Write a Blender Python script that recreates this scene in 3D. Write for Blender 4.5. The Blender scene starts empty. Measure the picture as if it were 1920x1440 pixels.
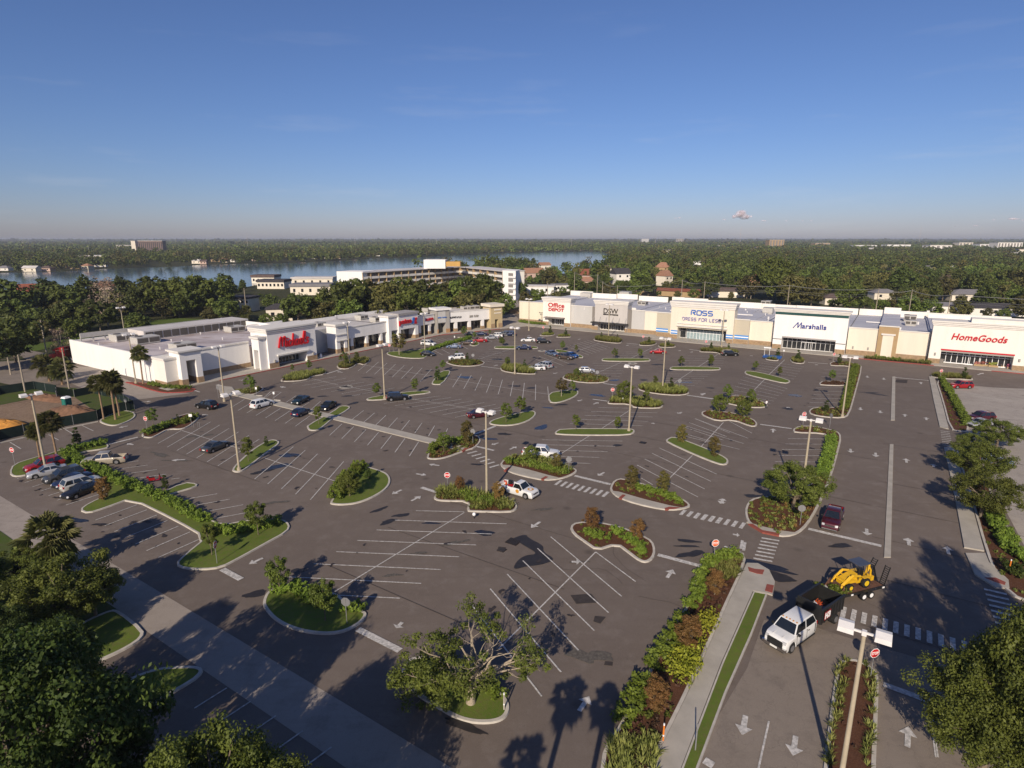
import bpy, math, random
import numpy as np
from mathutils import Vector, Matrix
R=math.radians
rnd=random.Random(7)
scene=bpy.context.scene
COL=scene.collection
# ---------------------------------------------------------------- camera model
FOC=1109.0; CAMH=33.0; PIT=math.atan(271/FOC)
cp,sp=math.cos(PIT),math.sin(PIT)
def G(x,y,z=0.0):
    "ground (or height z) point seen at photo position x,y"
    u=(x-960)/FOC; v=(720-y)/FOC
    d=(u,cp+v*sp,-sp+v*cp); t=(z-CAMH)/d[2]
    return (d[0]*t,d[1]*t)
def ray(x,y):
    u=(x-960)/FOC; v=(720-y)/FOC
    return (u,cp+v*sp,-sp+v*cp)
def proj(X,Y,Z):
    z=Z-CAMH; zc=Y*cp-z*sp; yc=Y*sp+z*cp
    return 960+FOC*X/zc, 720-FOC*yc/zc
def hgt(bx,by,ty):
    g=G(bx,by); lo,hi=0.,45.
    for _ in range(40):
        m=(lo+hi)/2
        if proj(g[0],g[1],m)[1]>ty: lo=m
        else: hi=m
    return lo
CR=dict(c5=(0,620,4,4),c6=(440,620,4,4),c7=(880,620,4,4),c8=(1300,600,3.097,3.097),c3=(0,940,2.88,2.88),c4=(440,940,2.88,2.88),
  c5b=(900,940,2.88,2.88),c6b=(1380,940,2.88,2.88),p1=(120,580,6.4,6.4),p2=(420,560,6.4,6.4),p3=(700,540,6.857,6.857),
  p4=(960,540,6.857,6.857),p5=(1180,540,6.857,6.857),p6=(1420,560,6.857,6.857),p7=(1640,570,6.857,6.857),
  c1=(0,420,4,4),c2=(480,420,4,4),cc3=(960,420,4,4),cc4=(1440,420,4,4),px=(0,0,1,1))
def K(t,x,y):
    c=CR[t]; return c[0]+x/c[2], c[1]+y/c[3]
def W(t,x,y,z=0.0):
    return G(*K(t,x,y),z)
AX=(math.cos(R(33)),-math.sin(R(33))); BX=(math.sin(R(33)),math.cos(R(33)))   # the site's two directions
# ---------------------------------------------------------------- objects
def tag(o,label=None,cat=None,group=None,kind=None):
    if label: o['label']=label
    if cat: o['category']=cat
    if group: o['group']=group
    if kind: o['kind']=kind
    return o
def link(o,parent=None):
    COL.objects.link(o)
    if parent: o.parent=parent
    return o
def empty(name,loc=(0,0,0),rz=0):
    o=bpy.data.objects.new(name,None); o.location=loc; o.rotation_euler=(0,0,rz); o.empty_display_size=.5
    return link(o)
def inst(name,me,parent=None,loc=(0,0,0),rz=0,sc=None,mat=None):
    o=bpy.data.objects.new(name,me); o.location=loc; o.rotation_euler=(0,0,rz)
    if sc is not None: o.scale=sc if hasattr(sc,'__len__') else (sc,sc,sc)
    link(o,parent)
    if mat is not None:
        o.material_slots[0].link='OBJECT'; o.material_slots[0].material=mat
    return o
class MB:
    def __init__(s): s.v=[];s.f=[];s.m=[];s.M=None;s.mi=0
    def add(s,vs,fs):
        n=len(s.v)
        if s.M is not None: vs=[tuple(s.M@Vector(p)) for p in vs]
        s.v+=[tuple(p) for p in vs]; s.f+=[tuple(n+i for i in f) for f in fs]; s.m+=[s.mi]*len(fs)
        return s
    def box(s,x0,x1,y0,y1,z0,z1):
        return s.add([(x0,y0,z0),(x1,y0,z0),(x1,y1,z0),(x0,y1,z0),(x0,y0,z1),(x1,y0,z1),(x1,y1,z1),(x0,y1,z1)],
          [(0,3,2,1),(4,5,6,7),(0,1,5,4),(1,2,6,5),(2,3,7,6),(3,0,4,7)])
    def hexa(s,b,t):
        "b,t: four points each"
        return s.add(list(b)+list(t),[(0,3,2,1),(4,5,6,7),(0,1,5,4),(1,2,6,5),(2,3,7,6),(3,0,4,7)])
    def prism(s,poly,z0,z1,bottom=False):
        n=len(poly); vs=[(p[0],p[1],z0) for p in poly]+[(p[0],p[1],z1) for p in poly]
        fs=[tuple(range(n,2*n))]+[(i,(i+1)%n,n+(i+1)%n,n+i) for i in range(n)]
        if bottom: fs.append(tuple(range(n-1,-1,-1)))
        return s.add(vs,fs)
    def sheet(s,poly,z):
        return s.add([(p[0],p[1],z) for p in poly],[tuple(range(len(poly)))])
    def tube(s,pts,rad,n=8,cap=True):
        if not hasattr(rad,'__len__'): rad=[rad]*len(pts)
        P=[Vector(p) for p in pts]; vs=[];fs=[]
        for i,p in enumerate(P):
            d=(P[min(i+1,len(P)-1)]-P[max(i-1,0)]).normalized()
            a=d.cross(Vector((0,0,1)) if abs(d.z)<.95 else Vector((1,0,0))).normalized(); b=d.cross(a)
            for k in range(n):
                t=2*math.pi*k/n; vs.append(p+(a*math.cos(t)+b*math.sin(t))*rad[i])
        for i in range(len(P)-1):
            for k in range(n):
                k2=(k+1)%n; fs.append((i*n+k,(i+1)*n+k,(i+1)*n+k2,i*n+k2))
        if cap: fs.append(tuple(range(n))); fs.append(tuple(range(len(P)*n-1,(len(P)-1)*n-1,-1)))
        return s.add(vs,fs)
    def line(s,a,b,w,z):
        dx,dy=b[0]-a[0],b[1]-a[1]; l=math.hypot(dx,dy) or 1; nx,ny=-dy/l*w/2,dx/l*w/2
        return s.sheet([(a[0]-nx,a[1]-ny),(b[0]-nx,b[1]-ny),(b[0]+nx,b[1]+ny),(a[0]+nx,a[1]+ny)],z)
    def mesh(s,name,mats,smooth=None):
        me=bpy.data.meshes.new(name); me.from_pydata(s.v,[],s.f)
        for m in (mats if isinstance(mats,(list,tuple)) else [mats]): me.materials.append(m)
        if any(s.m): me.polygons.foreach_set('material_index',s.m)
        if smooth is not None:
            me.shade_smooth()
            try: me.set_sharp_from_angle(angle=R(smooth))
            except Exception: pass
        me.update(); return me
    def build(s,name,mats,parent=None,smooth=None,loc=(0,0,0),rz=0):
        return inst(name,s.mesh(name,mats,smooth),parent,loc,rz)
# ---------------------------------------------------------------- materials
MATS={}
def nt(name):
    m=bpy.data.materials.new(name); m.use_nodes=True; t=m.node_tree; t.nodes.clear()
    out=t.nodes.new('ShaderNodeOutputMaterial'); return m,t,out
def N(t,typ,**kw):
    n=t.nodes.new(typ)
    for k,v in kw.items():
        if k in n.inputs.keys(): n.inputs[k].default_value=v
        else: setattr(n,k,v)
    return n
def mixc(t,fac,a,b,blend='MIX'):
    n=t.nodes.new('ShaderNodeMix'); n.data_type='RGBA'; n.blend_type=blend
    for i,v in ((0,fac),(6,a),(7,b)):
        if hasattr(v,'links') or isinstance(v,bpy.types.NodeSocket): t.links.new(v,n.inputs[i])
        elif i==0: n.inputs[0].default_value=v
        else: n.inputs[i].default_value=(*v,1)
    return n.outputs[2]
def noise(t,scale,detail=4,rough=.55,vec=None,dim='3D'):
    n=t.nodes.new('ShaderNodeTexNoise'); n.inputs['Scale'].default_value=scale; n.inputs['Detail'].default_value=detail; n.inputs['Roughness'].default_value=rough
    if vec is not None: t.links.new(vec,n.inputs['Vector'])
    return n.outputs['Fac']
def ramp(t,fac,a,b,ca=(0,0,0),cb=(1,1,1)):
    n=t.nodes.new('ShaderNodeValToRGB'); n.color_ramp.elements[0].position=a; n.color_ramp.elements[1].position=b
    n.color_ramp.elements[0].color=(*ca,1); n.color_ramp.elements[1].color=(*cb,1); t.links.new(fac,n.inputs[0]); return n.outputs[0]
def objvec(t,world=True):
    g=t.nodes.new('ShaderNodeNewGeometry'); return g.outputs['Position']
def mat(name,col,rough=.7,var=.0,scale=1.0,spec=.3,metal=0.0,bump=0.0,bscale=30,col2=None,coat=0):
    if name in MATS: return MATS[name]
    m,t,out=nt(name); b=t.nodes.new('ShaderNodeBsdfPrincipled')
    b.inputs['Roughness'].default_value=rough; b.inputs['Metallic'].default_value=metal; b.inputs['Specular IOR Level'].default_value=spec
    b.inputs['Coat Weight'].default_value=coat
    v=objvec(t)
    if 'stucco' in name:
        var=.07; mp=t.nodes.new('ShaderNodeMapping'); mp.inputs['Scale'].default_value=(1,1,.12); t.links.new(v,mp.inputs[0]); v=mp.outputs[0]
    c2=col2 or tuple(c*(1-var) for c in col)
    f=noise(t,scale,5,.6,v)
    t.links.new(mixc(t,ramp(t,f,.35,.65),col,c2),b.inputs['Base Color'])
    if bump:
        n=noise(t,bscale,3,.6,v); bu=t.nodes.new('ShaderNodeBump'); bu.inputs['Strength'].default_value=bump; bu.inputs['Distance'].default_value=.02
        t.links.new(n,bu.inputs['Height']); t.links.new(bu.outputs[0],b.inputs['Normal'])
    t.links.new(b.outputs[0],out.inputs[0]); MATS[name]=m; return m
def asphalt(name,c1,c2,patch,crack=0.0,streak=0.0,speck=.25):
    m,t,out=nt(name); b=t.nodes.new('ShaderNodeBsdfPrincipled'); b.inputs['Roughness'].default_value=.88; b.inputs['Specular IOR Level'].default_value=.25
    v=objvec(t)
    c=mixc(t,ramp(t,noise(t,.09,6,.62,v),.3,.7),c1,c2)
    c=mixc(t,ramp(t,noise(t,.5,7,.7,v),.50,.72),c,patch)
    c=mixc(t,ramp(t,noise(t,.022,5,.6,v),.4,.62,(0,0,0),(.5,)*3),c,tuple(x*.78 for x in c1))
    # rotated, stretched tyre-track streaks along the drive lanes
    mp=t.nodes.new('ShaderNodeMapping'); mp.inputs['Rotation'].default_value=(0,0,R(33)); mp.inputs['Scale'].default_value=(.05,.9,1); t.links.new(v,mp.inputs[0])
    st=noise(t,1.0,4,.6,mp.outputs[0]); dk=tuple(x*.72 for x in c1)
    c=mixc(t,ramp(t,st,.55,.75,(0,0,0),(.35+streak,)*3),c,dk)
    g=noise(t,9,3,.8,v); c=mixc(t,ramp(t,g,.3,.72,(speck,)*3,(0,0,0)),c,tuple(x*.6 for x in c1))
    g2=noise(t,26,2,.8,v); c=mixc(t,ramp(t,g2,.58,.75,(0,0,0),(.5,)*3),c,tuple(min(1,x*1.8) for x in c2))
    # oil drips / small dark stains
    vo=t.nodes.new('ShaderNodeTexVoronoi'); vo.inputs['Scale'].default_value=.16; vo.inputs['Randomness'].default_value=1; t.links.new(v,vo.inputs['Vector'])
    c=mixc(t,ramp(t,vo.outputs['Distance'],.03,.11,(.55,)*3,(0,0,0)),c,tuple(x*.45 for x in c1))
    if crack:
        vv=t.nodes.new('ShaderNodeTexVoronoi'); vv.feature='DISTANCE_TO_EDGE'; vv.inputs['Scale'].default_value=.5
        w=t.nodes.new('ShaderNodeVectorMath'); w.operation='ADD'; nn=t.nodes.new('ShaderNodeTexNoise'); nn.inputs['Scale'].default_value=.8; nn.inputs['Detail'].default_value=5
        t.links.new(v,nn.inputs['Vector']); ms=t.nodes.new('ShaderNodeVectorMath'); ms.operation='SCALE'; ms.inputs['Scale'].default_value=2.2
        t.links.new(nn.outputs['Color'],ms.inputs[0]); t.links.new(ms.outputs[0],w.inputs[0]); t.links.new(v,w.inputs[1]); t.links.new(w.outputs[0],vv.inputs['Vector'])
        c=mixc(t,ramp(t,vv.outputs['Distance'],.002,.010,(crack,)*3,(0,0,0)),c,tuple(x*.4 for x in c1))
    t.links.new(c,b.inputs['Base Color'])
    bu=t.nodes.new('ShaderNodeBump'); bu.inputs['Strength'].default_value=.35; bu.inputs['Distance'].default_value=.01; t.links.new(noise(t,40,2,.7,v),bu.inputs['Height']); t.links.new(bu.outputs[0],b.inputs['Normal'])
    t.links.new(b.outputs[0],out.inputs[0]); MATS[name]=m; return m
def foliage(name,c1,c2,c3=None,trans=.25):
    "leaf colour varies leaf by leaf (face attribute), clump by clump and plant by plant"
    m,t,out=nt(name)
    at=t.nodes.new('ShaderNodeAttribute'); at.attribute_name='shade'
    oi=t.nodes.new('ShaderNodeObjectInfo')
    c=mixc(t,at.outputs['Fac'],c1,c2)
    f=noise(t,.8 if 'wood' not in name else .05,3,.6,objvec(t))
    c=mixc(t,ramp(t,f,.4,.62,(0,0,0),(.55,)*3),c,c3 or tuple(x*.6 for x in c1))
    hs=t.nodes.new('ShaderNodeHueSaturation'); t.links.new(c,hs.inputs['Color'])
    mr=t.nodes.new('ShaderNodeMapRange'); mr.inputs[3].default_value=.75; mr.inputs[4].default_value=1.25; t.links.new(oi.outputs['Random'],mr.inputs[0]); t.links.new(mr.outputs[0],hs.inputs['Value'])
    mh=t.nodes.new('ShaderNodeMapRange'); mh.inputs[3].default_value=.485; mh.inputs[4].default_value=.512; t.links.new(oi.outputs['Random'],mh.inputs[0]); t.links.new(mh.outputs[0],hs.inputs['Hue'])
    d=t.nodes.new('ShaderNodeBsdfPrincipled'); d.inputs['Roughness'].default_value=.6; d.inputs['Specular IOR Level'].default_value=.25; tr=t.nodes.new('ShaderNodeBsdfTranslucent')
    t.links.new(hs.outputs[0],d.inputs['Base Color']); t.links.new(hs.outputs[0],tr.inputs[0])
    mx=t.nodes.new('ShaderNodeMixShader'); mx.inputs[0].default_value=trans
    t.links.new(d.outputs[0],mx.inputs[1]); t.links.new(tr.outputs[0],mx.inputs[2]); t.links.new(mx.outputs[0],out.inputs[0])
    MATS[name]=m; return m
def ground_mat(name,c1,c2,c3,s1=.15,s2=2.5,bump=.6,bs=14):
    m,t,out=nt(name); b=t.nodes.new('ShaderNodeBsdfPrincipled'); b.inputs['Roughness'].default_value=.95; b.inputs['Specular IOR Level'].default_value=.1
    v=objvec(t)
    c=mixc(t,ramp(t,noise(t,s1,5,.6,v),.35,.65),c1,c2)
    c=mixc(t,ramp(t,noise(t,s2,6,.75,v),.42,.68),c,c3)
    t.links.new(c,b.inputs['Base Color'])
    bu=t.nodes.new('ShaderNodeBump'); bu.inputs['Strength'].default_value=bump; bu.inputs['Distance'].default_value=.08; t.links.new(noise(t,bs,4,.7,v),bu.inputs['Height']); t.links.new(bu.outputs[0],b.inputs['Normal'])
    t.links.new(b.outputs[0],out.inputs[0]); MATS[name]=m; return m
M_asph=asphalt('asphalt',(.148,.118,.098),(.192,.156,.130),(.215,.18,.155),crack=.22)
M_road=asphalt('old_asphalt',(.23,.19,.155),(.275,.232,.19),(.165,.137,.115),crack=.4,streak=.25)
M_conc=asphalt('worn_concrete',(.31,.265,.225),(.37,.32,.275),(.24,.205,.175),crack=.25,streak=.1,speck=.15)
M_lot=asphalt('pale_lot',(.34,.30,.26),(.42,.375,.325),(.28,.245,.215),crack=.5,streak=.15,speck=.1)
M_walk=mat('sidewalk',(.42,.385,.33),.9,.18,.5,bump=.2)
M_kerb=mat('kerb_concrete',(.52,.48,.42),.9,.22,1.2,bump=.2)
M_redk=mat('red_kerb',(.34,.055,.045),.8,.3,2)
M_paint=mat('road_paint',(.64,.61,.57),.8,.5,4,bump=.1)
M_paintold=mat('worn_paint',(.33,.31,.30),.85,.35,2.5)
M_white=mat('white_stucco',(.82,.80,.77),.85,.06,.6)
M_offw=mat('warm_white_stucco',(.80,.76,.69),.85,.05,.5)
M_cream=mat('cream_stucco',(.75,.68,.56),.85,.05,.5)
M_cream2=mat('pale_yellow_stucco',(.76,.69,.54),.85,.05,.5)
M_khaki=mat('khaki_stucco',(.50,.45,.35),.85,.05,.5)
M_lgrey=mat('light_grey_stucco',(.50,.49,.47),.85,.05,.5)
M_greige=mat('greige_stucco',(.52,.49,.46),.85,.05,.5)
M_dgrey=mat('dark_grey_stucco',(.22,.20,.18),.85,.06,.5)
M_mgrey=mat('mid_grey_stucco',(.36,.34,.31),.85,.06,.5)
M_ochre=mat('ochre_stucco',(.50,.40,.23),.85,.06,.5)
M_brick=mat('tan_block',(.36,.25,.15),.9,.3,1.7,bump=.3,bscale=6)
M_tan=mat('tan_panel',(.40,.28,.15),.85,.1,.6)
M_trim=mat('pale_trim',(.70,.67,.62),.8,.06,.8)
M_tgrey=mat('grey_trim',(.36,.34,.33),.8,.1,.8)
def roofmat(name,a,b,c):
    m,t,out=nt(name); s=t.nodes.new('ShaderNodeBsdfPrincipled'); s.inputs['Roughness'].default_value=.75; v=objvec(t)
    mp=t.nodes.new('ShaderNodeMapping'); mp.inputs['Rotation'].default_value=(0,0,R(33)); mp.inputs['Scale'].default_value=(.35,1,1); t.links.new(v,mp.inputs[0])
    k=mixc(t,ramp(t,noise(t,.12,6,.65,mp.outputs[0]),.42,.58),a,b); k=mixc(t,ramp(t,noise(t,.35,6,.7,mp.outputs[0]),.54,.68),k,c)
    t.links.new(k,s.inputs['Base Color']); t.links.new(s.outputs[0],out.inputs[0]); MATS[name]=m; return m
M_roofL=roofmat('weathered_roof',(.56,.50,.49),(.38,.33,.33),(.24,.15,.10))
M_roofR=roofmat('grey_membrane_roof',(.50,.50,.53),(.43,.43,.47),(.36,.36,.40))
M_roofW=roofmat('white_membrane_roof',(.62,.58,.55),(.53,.50,.47),(.45,.42,.39))
M_unit=mat('hvac_metal',(.50,.48,.44),.6,.15,2)
M_dark=mat('dark_metal',(.03,.03,.032),.5,.2,2)
M_louver=mat('louver',(.10,.09,.08),.6,.2,3)
M_glass=mat('store_glass',(.02,.022,.025),.08,.2,.5,spec=.9)
M_frame=mat('window_frame',(.55,.54,.52),.5,.1,2)
M_pole=mat('concrete_pole',(.42,.36,.26),.85,.15,1.5)
M_lampw=mat('lamp_housing',(.72,.70,.68),.5,.08,2)
M_steel=mat('galvanised',(.34,.34,.34),.5,.15,3,metal=.4)
M_signred=mat('sign_red',(.55,.02,.02),.5,.1,3)
M_signorange=mat('bleached_sign_red',(.72,.13,.03),.5,.1,3)
M_signwhite=mat('sign_white',(.85,.85,.85),.5,.03,3)
M_signback=mat('sign_back',(.33,.33,.34),.45,.1,3,metal=.5)
M_lred=mat('letter_red',(.50,.012,.02),.4,.05,3)
M_lred2=mat('letter_bright_red',(.52,.018,.028),.4,.05,3)
M_lblue=mat('letter_blue',(.05,.16,.50),.4,.05,3)
M_lnavy=mat('letter_navy',(.03,.05,.26),.4,.05,3)
M_lpurp=mat('letter_violet_blue',(.16,.15,.42),.4,.05,3)
M_lblack=mat('letter_black',(.03,.025,.02),.4,.05,3)
M_skyblue=mat('band_blue',(.07,.25,.60),.6,.05,3)
M_green=mat('dark_green_band',(.02,.07,.065),.7,.1,3)
M_bark=mat('grey_bark',(.20,.16,.115),.95,.4,5,bump=.5,bscale=12)
M_pbark=mat('pale_bark',(.40,.34,.26),.95,.35,4,bump=.4,bscale=12)
M_palmt=mat('palm_trunk',(.30,.20,.125),.95,.35,6,bump=.5,bscale=10)
M_grass=ground_mat('lawn_grass',(.095,.145,.022),(.13,.175,.03),(.135,.135,.045),.5,3)
M_field=ground_mat('field_grass',(.055,.085,.018),(.075,.11,.022),(.09,.085,.04),.05,.6)
M_mulch=ground_mat('red_mulch',(.10,.045,.026),(.075,.034,.02),(.15,.075,.045),.8,9,bs=22)
M_dirt=ground_mat('bare_dirt',(.24,.165,.11),(.17,.115,.075),(.30,.22,.155),.12,1.5)
M_earth=ground_mat('woodland_floor',(.035,.045,.016),(.05,.055,.02),(.07,.06,.035),.02,.2)
F_oak=foliage('oak_leaves',(.095,.12,.02),(.165,.19,.036))
F_dark=foliage('dark_leaves',(.04,.066,.012),(.085,.115,.022))
F_wood=foliage('woodland_leaves',(.062,.085,.017),(.13,.155,.033),trans=.15)
F_wood2=foliage('woodland_leaves_warm',(.085,.085,.024),(.16,.145,.042),trans=.15)
F_young=foliage('young_leaves',(.11,.155,.025),(.17,.22,.04))
F_cyp=foliage('cypress_leaves',(.13,.11,.03),(.20,.15,.05),(.09,.10,.02))
F_aut=foliage('russet_leaves',(.19,.10,.035),(.26,.15,.05),(.12,.09,.025))
F_hedge=foliage('hedge_leaves',(.125,.18,.022),(.21,.28,.04))
F_flax=foliage('flax_blades',(.20,.21,.05),(.33,.33,.10),(.10,.13,.02))
F_lime=foliage('lime_leaves',(.25,.27,.02),(.38,.38,.04),(.17,.20,.02))
F_purple=foliage('purple_leaves',(.085,.04,.028),(.13,.06,.036),(.055,.045,.02))
F_palm=foliage('palm_fronds',(.10,.12,.03),(.18,.18,.06),(.12,.10,.04))
F_dead=foliage('bare_twigs',(.19,.13,.10),(.26,.19,.14),(.14,.10,.08),trans=.1)
F_lake=foliage('shore_leaves',(.085,.12,.02),(.17,.21,.042),trans=.15)
# ---------------------------------------------------------------- foliage meshes (many small leaf faces)
def np_mesh(name,V,nper,shade,mats,matidx=None,extra=None):
    "V: (n*nper,3) array of independent nper-sided faces; extra: MB with wood (material slot 1)"
    V=np.asarray(V,dtype=np.float32); nf=len(V)//nper
    ev=[];ef=[]
    if extra is not None: ev=extra.v; ef=extra.f
    nv=len(V)+len(ev); nl=len(V)+sum(len(f) for f in ef)
    me=bpy.data.meshes.new(name); me.vertices.add(nv)
    co=V.reshape(-1)
    if ev: co=np.concatenate([co,np.array(ev,dtype=np.float32).reshape(-1)])
    me.vertices.foreach_set('co',co)
    me.loops.add(nl); li=np.arange(len(V),dtype=np.int32); ls=np.arange(nf,dtype=np.int32)*nper
    if ef:
        li=np.concatenate([li,np.array([i+len(V) for f in ef for i in f],dtype=np.int32)])
        cnt=np.array([len(f) for f in ef]); st=len(V)+np.concatenate([[0],np.cumsum(cnt)[:-1]])
        ls=np.concatenate([ls,st.astype(np.int32)])
    me.loops.foreach_set('vertex_index',li)
    me.polygons.add(len(ls)); me.polygons.foreach_set('loop_start',ls)
    for m in mats: me.materials.append(m)
    mi=np.zeros(len(ls),dtype=np.int32)
    if matidx is not None: mi[:nf]=matidx
    if ef: mi[nf:]=1
    me.polygons.foreach_set('material_index',mi)
    me.update(calc_edges=True)
    a=me.attributes.new('shade','FLOAT','FACE'); sh=np.zeros(len(ls),dtype=np.float32); sh[:nf]=shade; a.data.foreach_set('value',sh)
    return me
def unit(a): return a/np.maximum(np.linalg.norm(a,axis=1,keepdims=True),1e-6)
def leafquads(C,Nn,size,rg,asp=.55):
    n=len(C); a=unit(np.cross(Nn,rg.normal(size=(n,3)))); b=np.cross(unit(Nn),a); s=np.asarray(size).reshape(-1,1)*rg.uniform(.45,1.5,(n,1))
    return np.stack([C+a*s,C+b*s*asp,C-a*s,C-b*s*asp],1).reshape(-1,3)
def clump_leaves(cent,rad,npc,ls,rg,up=.35,flat=.75):
    "leaf faces on and in balls round each clump centre"
    cent=np.asarray(cent); rad=np.asarray(rad); n=len(cent)*npc
    i=np.repeat(np.arange(len(cent)),npc); d=unit(rg.normal(size=(n,3))); r=rad[i]*rg.uniform(.45,1.08,n)
    off=d*r[:,None]; off[:,2]*=flat; C=cent[i]+off
    Nn=unit(d+rg.normal(size=(n,3))*.55+np.array([0,0,up]))
    sh=np.clip(rg.normal(.5,.25,n)+rg.normal(0,.2,len(cent))[i],0,1)
    return leafquads(C,Nn,np.full(n,ls),rg),sh
def crown_clumps(rg,n,prof,z0,z1,shell=.6):
    "clump centres filling a crown whose radius at relative height t is prof(t)"
    t=rg.uniform(0,1,n*3); w=np.array([prof(x) for x in t]); keep=rg.uniform(0,w.max(),n*3)<w; t=t[keep][:n]; w=w[keep][:n]
    a=rg.uniform(0,2*np.pi,len(t)); q=rg.uniform(shell*shell,1,len(t))**.5*w*rg.uniform(.85,1.08,len(t))
    return np.stack([np.cos(a)*q,np.sin(a)*q,z0+t*(z1-z0)],1)
def wood(mb,base_r,h0,cent,rg,k=9,trunk_top=None,n=7):
    tt=trunk_top or h0
    mb.tube([(0,0,-.3),(base_r*.3,0,h0*.4),(0,base_r*.2,tt)],[base_r*1.25,base_r,base_r*.65],n)
    idx=rg.choice(len(cent),min(k,len(cent)),replace=False)
    for i in idx:
        c=cent[i]; z=tt*rg.uniform(.7,1.0); mid=(c[0]*.45+rg.normal()*.2,c[1]*.45+rg.normal()*.2,z+(c[2]-z)*.6)
        mb.tube([(0,0,z),mid,tuple(c)],[base_r*.5,base_r*.3,base_r*.08],5,cap=False)
TREES={}
def make_tree(key,h,w,kind,leafm,barkm,nc,npc,ls,cr,trunk=.25,tr=.12,seed=1,joined=False,k=9,shell=.5):
    rg=np.random.default_rng(seed)
    profs=dict(oval=lambda t:math.sin(math.pi*min(1,(t*.92+.06)))**.6,cone=lambda t:(1-t)**.75*min(1,t*6+.35),
      round=lambda t:math.sqrt(max(0,1-(2*t*.95-.9)**2)),flat=lambda t:math.sqrt(max(0,1-t**2*.92))*min(1,.55+t*2),
      narrow=lambda t:(1-t)**.5*min(1,t*8+.5),top=lambda t:math.sqrt(max(.02,math.sin(math.pi*(t*.9+.08)))))
    pr=profs[kind]; z0=h*trunk; cen=crown_clumps(rg,nc,lambda t:pr(t)*w/2,z0,h-cr*.4,shell)
    cen+=rg.normal(size=cen.shape)*cr*.25
    V,sh=clump_leaves(cen,rg.uniform(.65,1.2,len(cen))*cr,npc,ls,rg)
    mb=MB(); wood(mb,tr,z0,cen,rg,k,trunk_top=z0*1.25+.1)
    if joined: TREES[key]=(np_mesh(key,V,4,sh,[leafm,barkm],extra=mb),)
    else: TREES[key]=(np_mesh(key+'_crown',V,4,sh,[leafm]),mb.mesh(key+'_trunk',barkm,50))
    TREES[key+'_h']=h
def place_tree(key,x,y,h,label,name='tree',cat='tree',group=None,rz=None,z=0,wide=1.0):
    s=h/TREES[key+'_h']; rz=rnd.uniform(0,6.28) if rz is None else rz
    d=TREES[key]
    if len(d)==1:
        o=inst(name,d[0],None,(x,y,z),rz,(s*wide,s*wide,s))
    else:
        o=empty(name,(x,y,z),rz); o.scale=(s*wide,s*wide,s)
        inst('crown',d[0],o); inst('trunk',d[1],o)
    return tag(o,label,cat,group)
# small lot trees
make_tree('young_a',5,2.6,'oval',F_young,M_bark,40,75,.12,.40,.34,.06,1)
make_tree('young_b',5,2.2,'oval',F_oak,M_bark,36,75,.12,.38,.3,.06,2)
make_tree('young_c',5,2.9,'round',F_young,M_bark,40,90,.11,.42,.36,.06,3)
make_tree('holly',4,1.6,'narrow',F_dark,M_bark,36,70,.11,.33,.08,.05,4)
make_tree('cypress_a',5,2.7,'oval',F_cyp,M_bark,75,90,.09,.42,.1,.08,5,shell=.3)
make_tree('cypress_b',5,2.6,'oval',F_aut,M_bark,72,90,.09,.42,.12,.08,6,shell=.3)
make_tree('cypress_far',5,2.9,'oval',F_oak,M_bark,44,45,.17,.45,.15,.08,7)
make_tree('multi',7,4.4,'round',F_cyp,M_pbark,40,45,.2,.62,.35,.12,8)
make_tree('bushy',6,4.6,'round',F_oak,M_bark,80,80,.13,.58,.2,.12,9)
# big trees
make_tree('oak_near',9.5,12,'flat',F_oak,M_bark,260,230,.10,.9,.28,.36,11,k=22)
make_tree('oak_near_dark',10,13,'round',F_dark,M_bark,300,230,.11,.95,.15,.36,12,k=20)
make_tree('oak_mid',8,9,'round',F_oak,M_bark,130,190,.115,.75,.3,.25,13,k=16)
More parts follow.
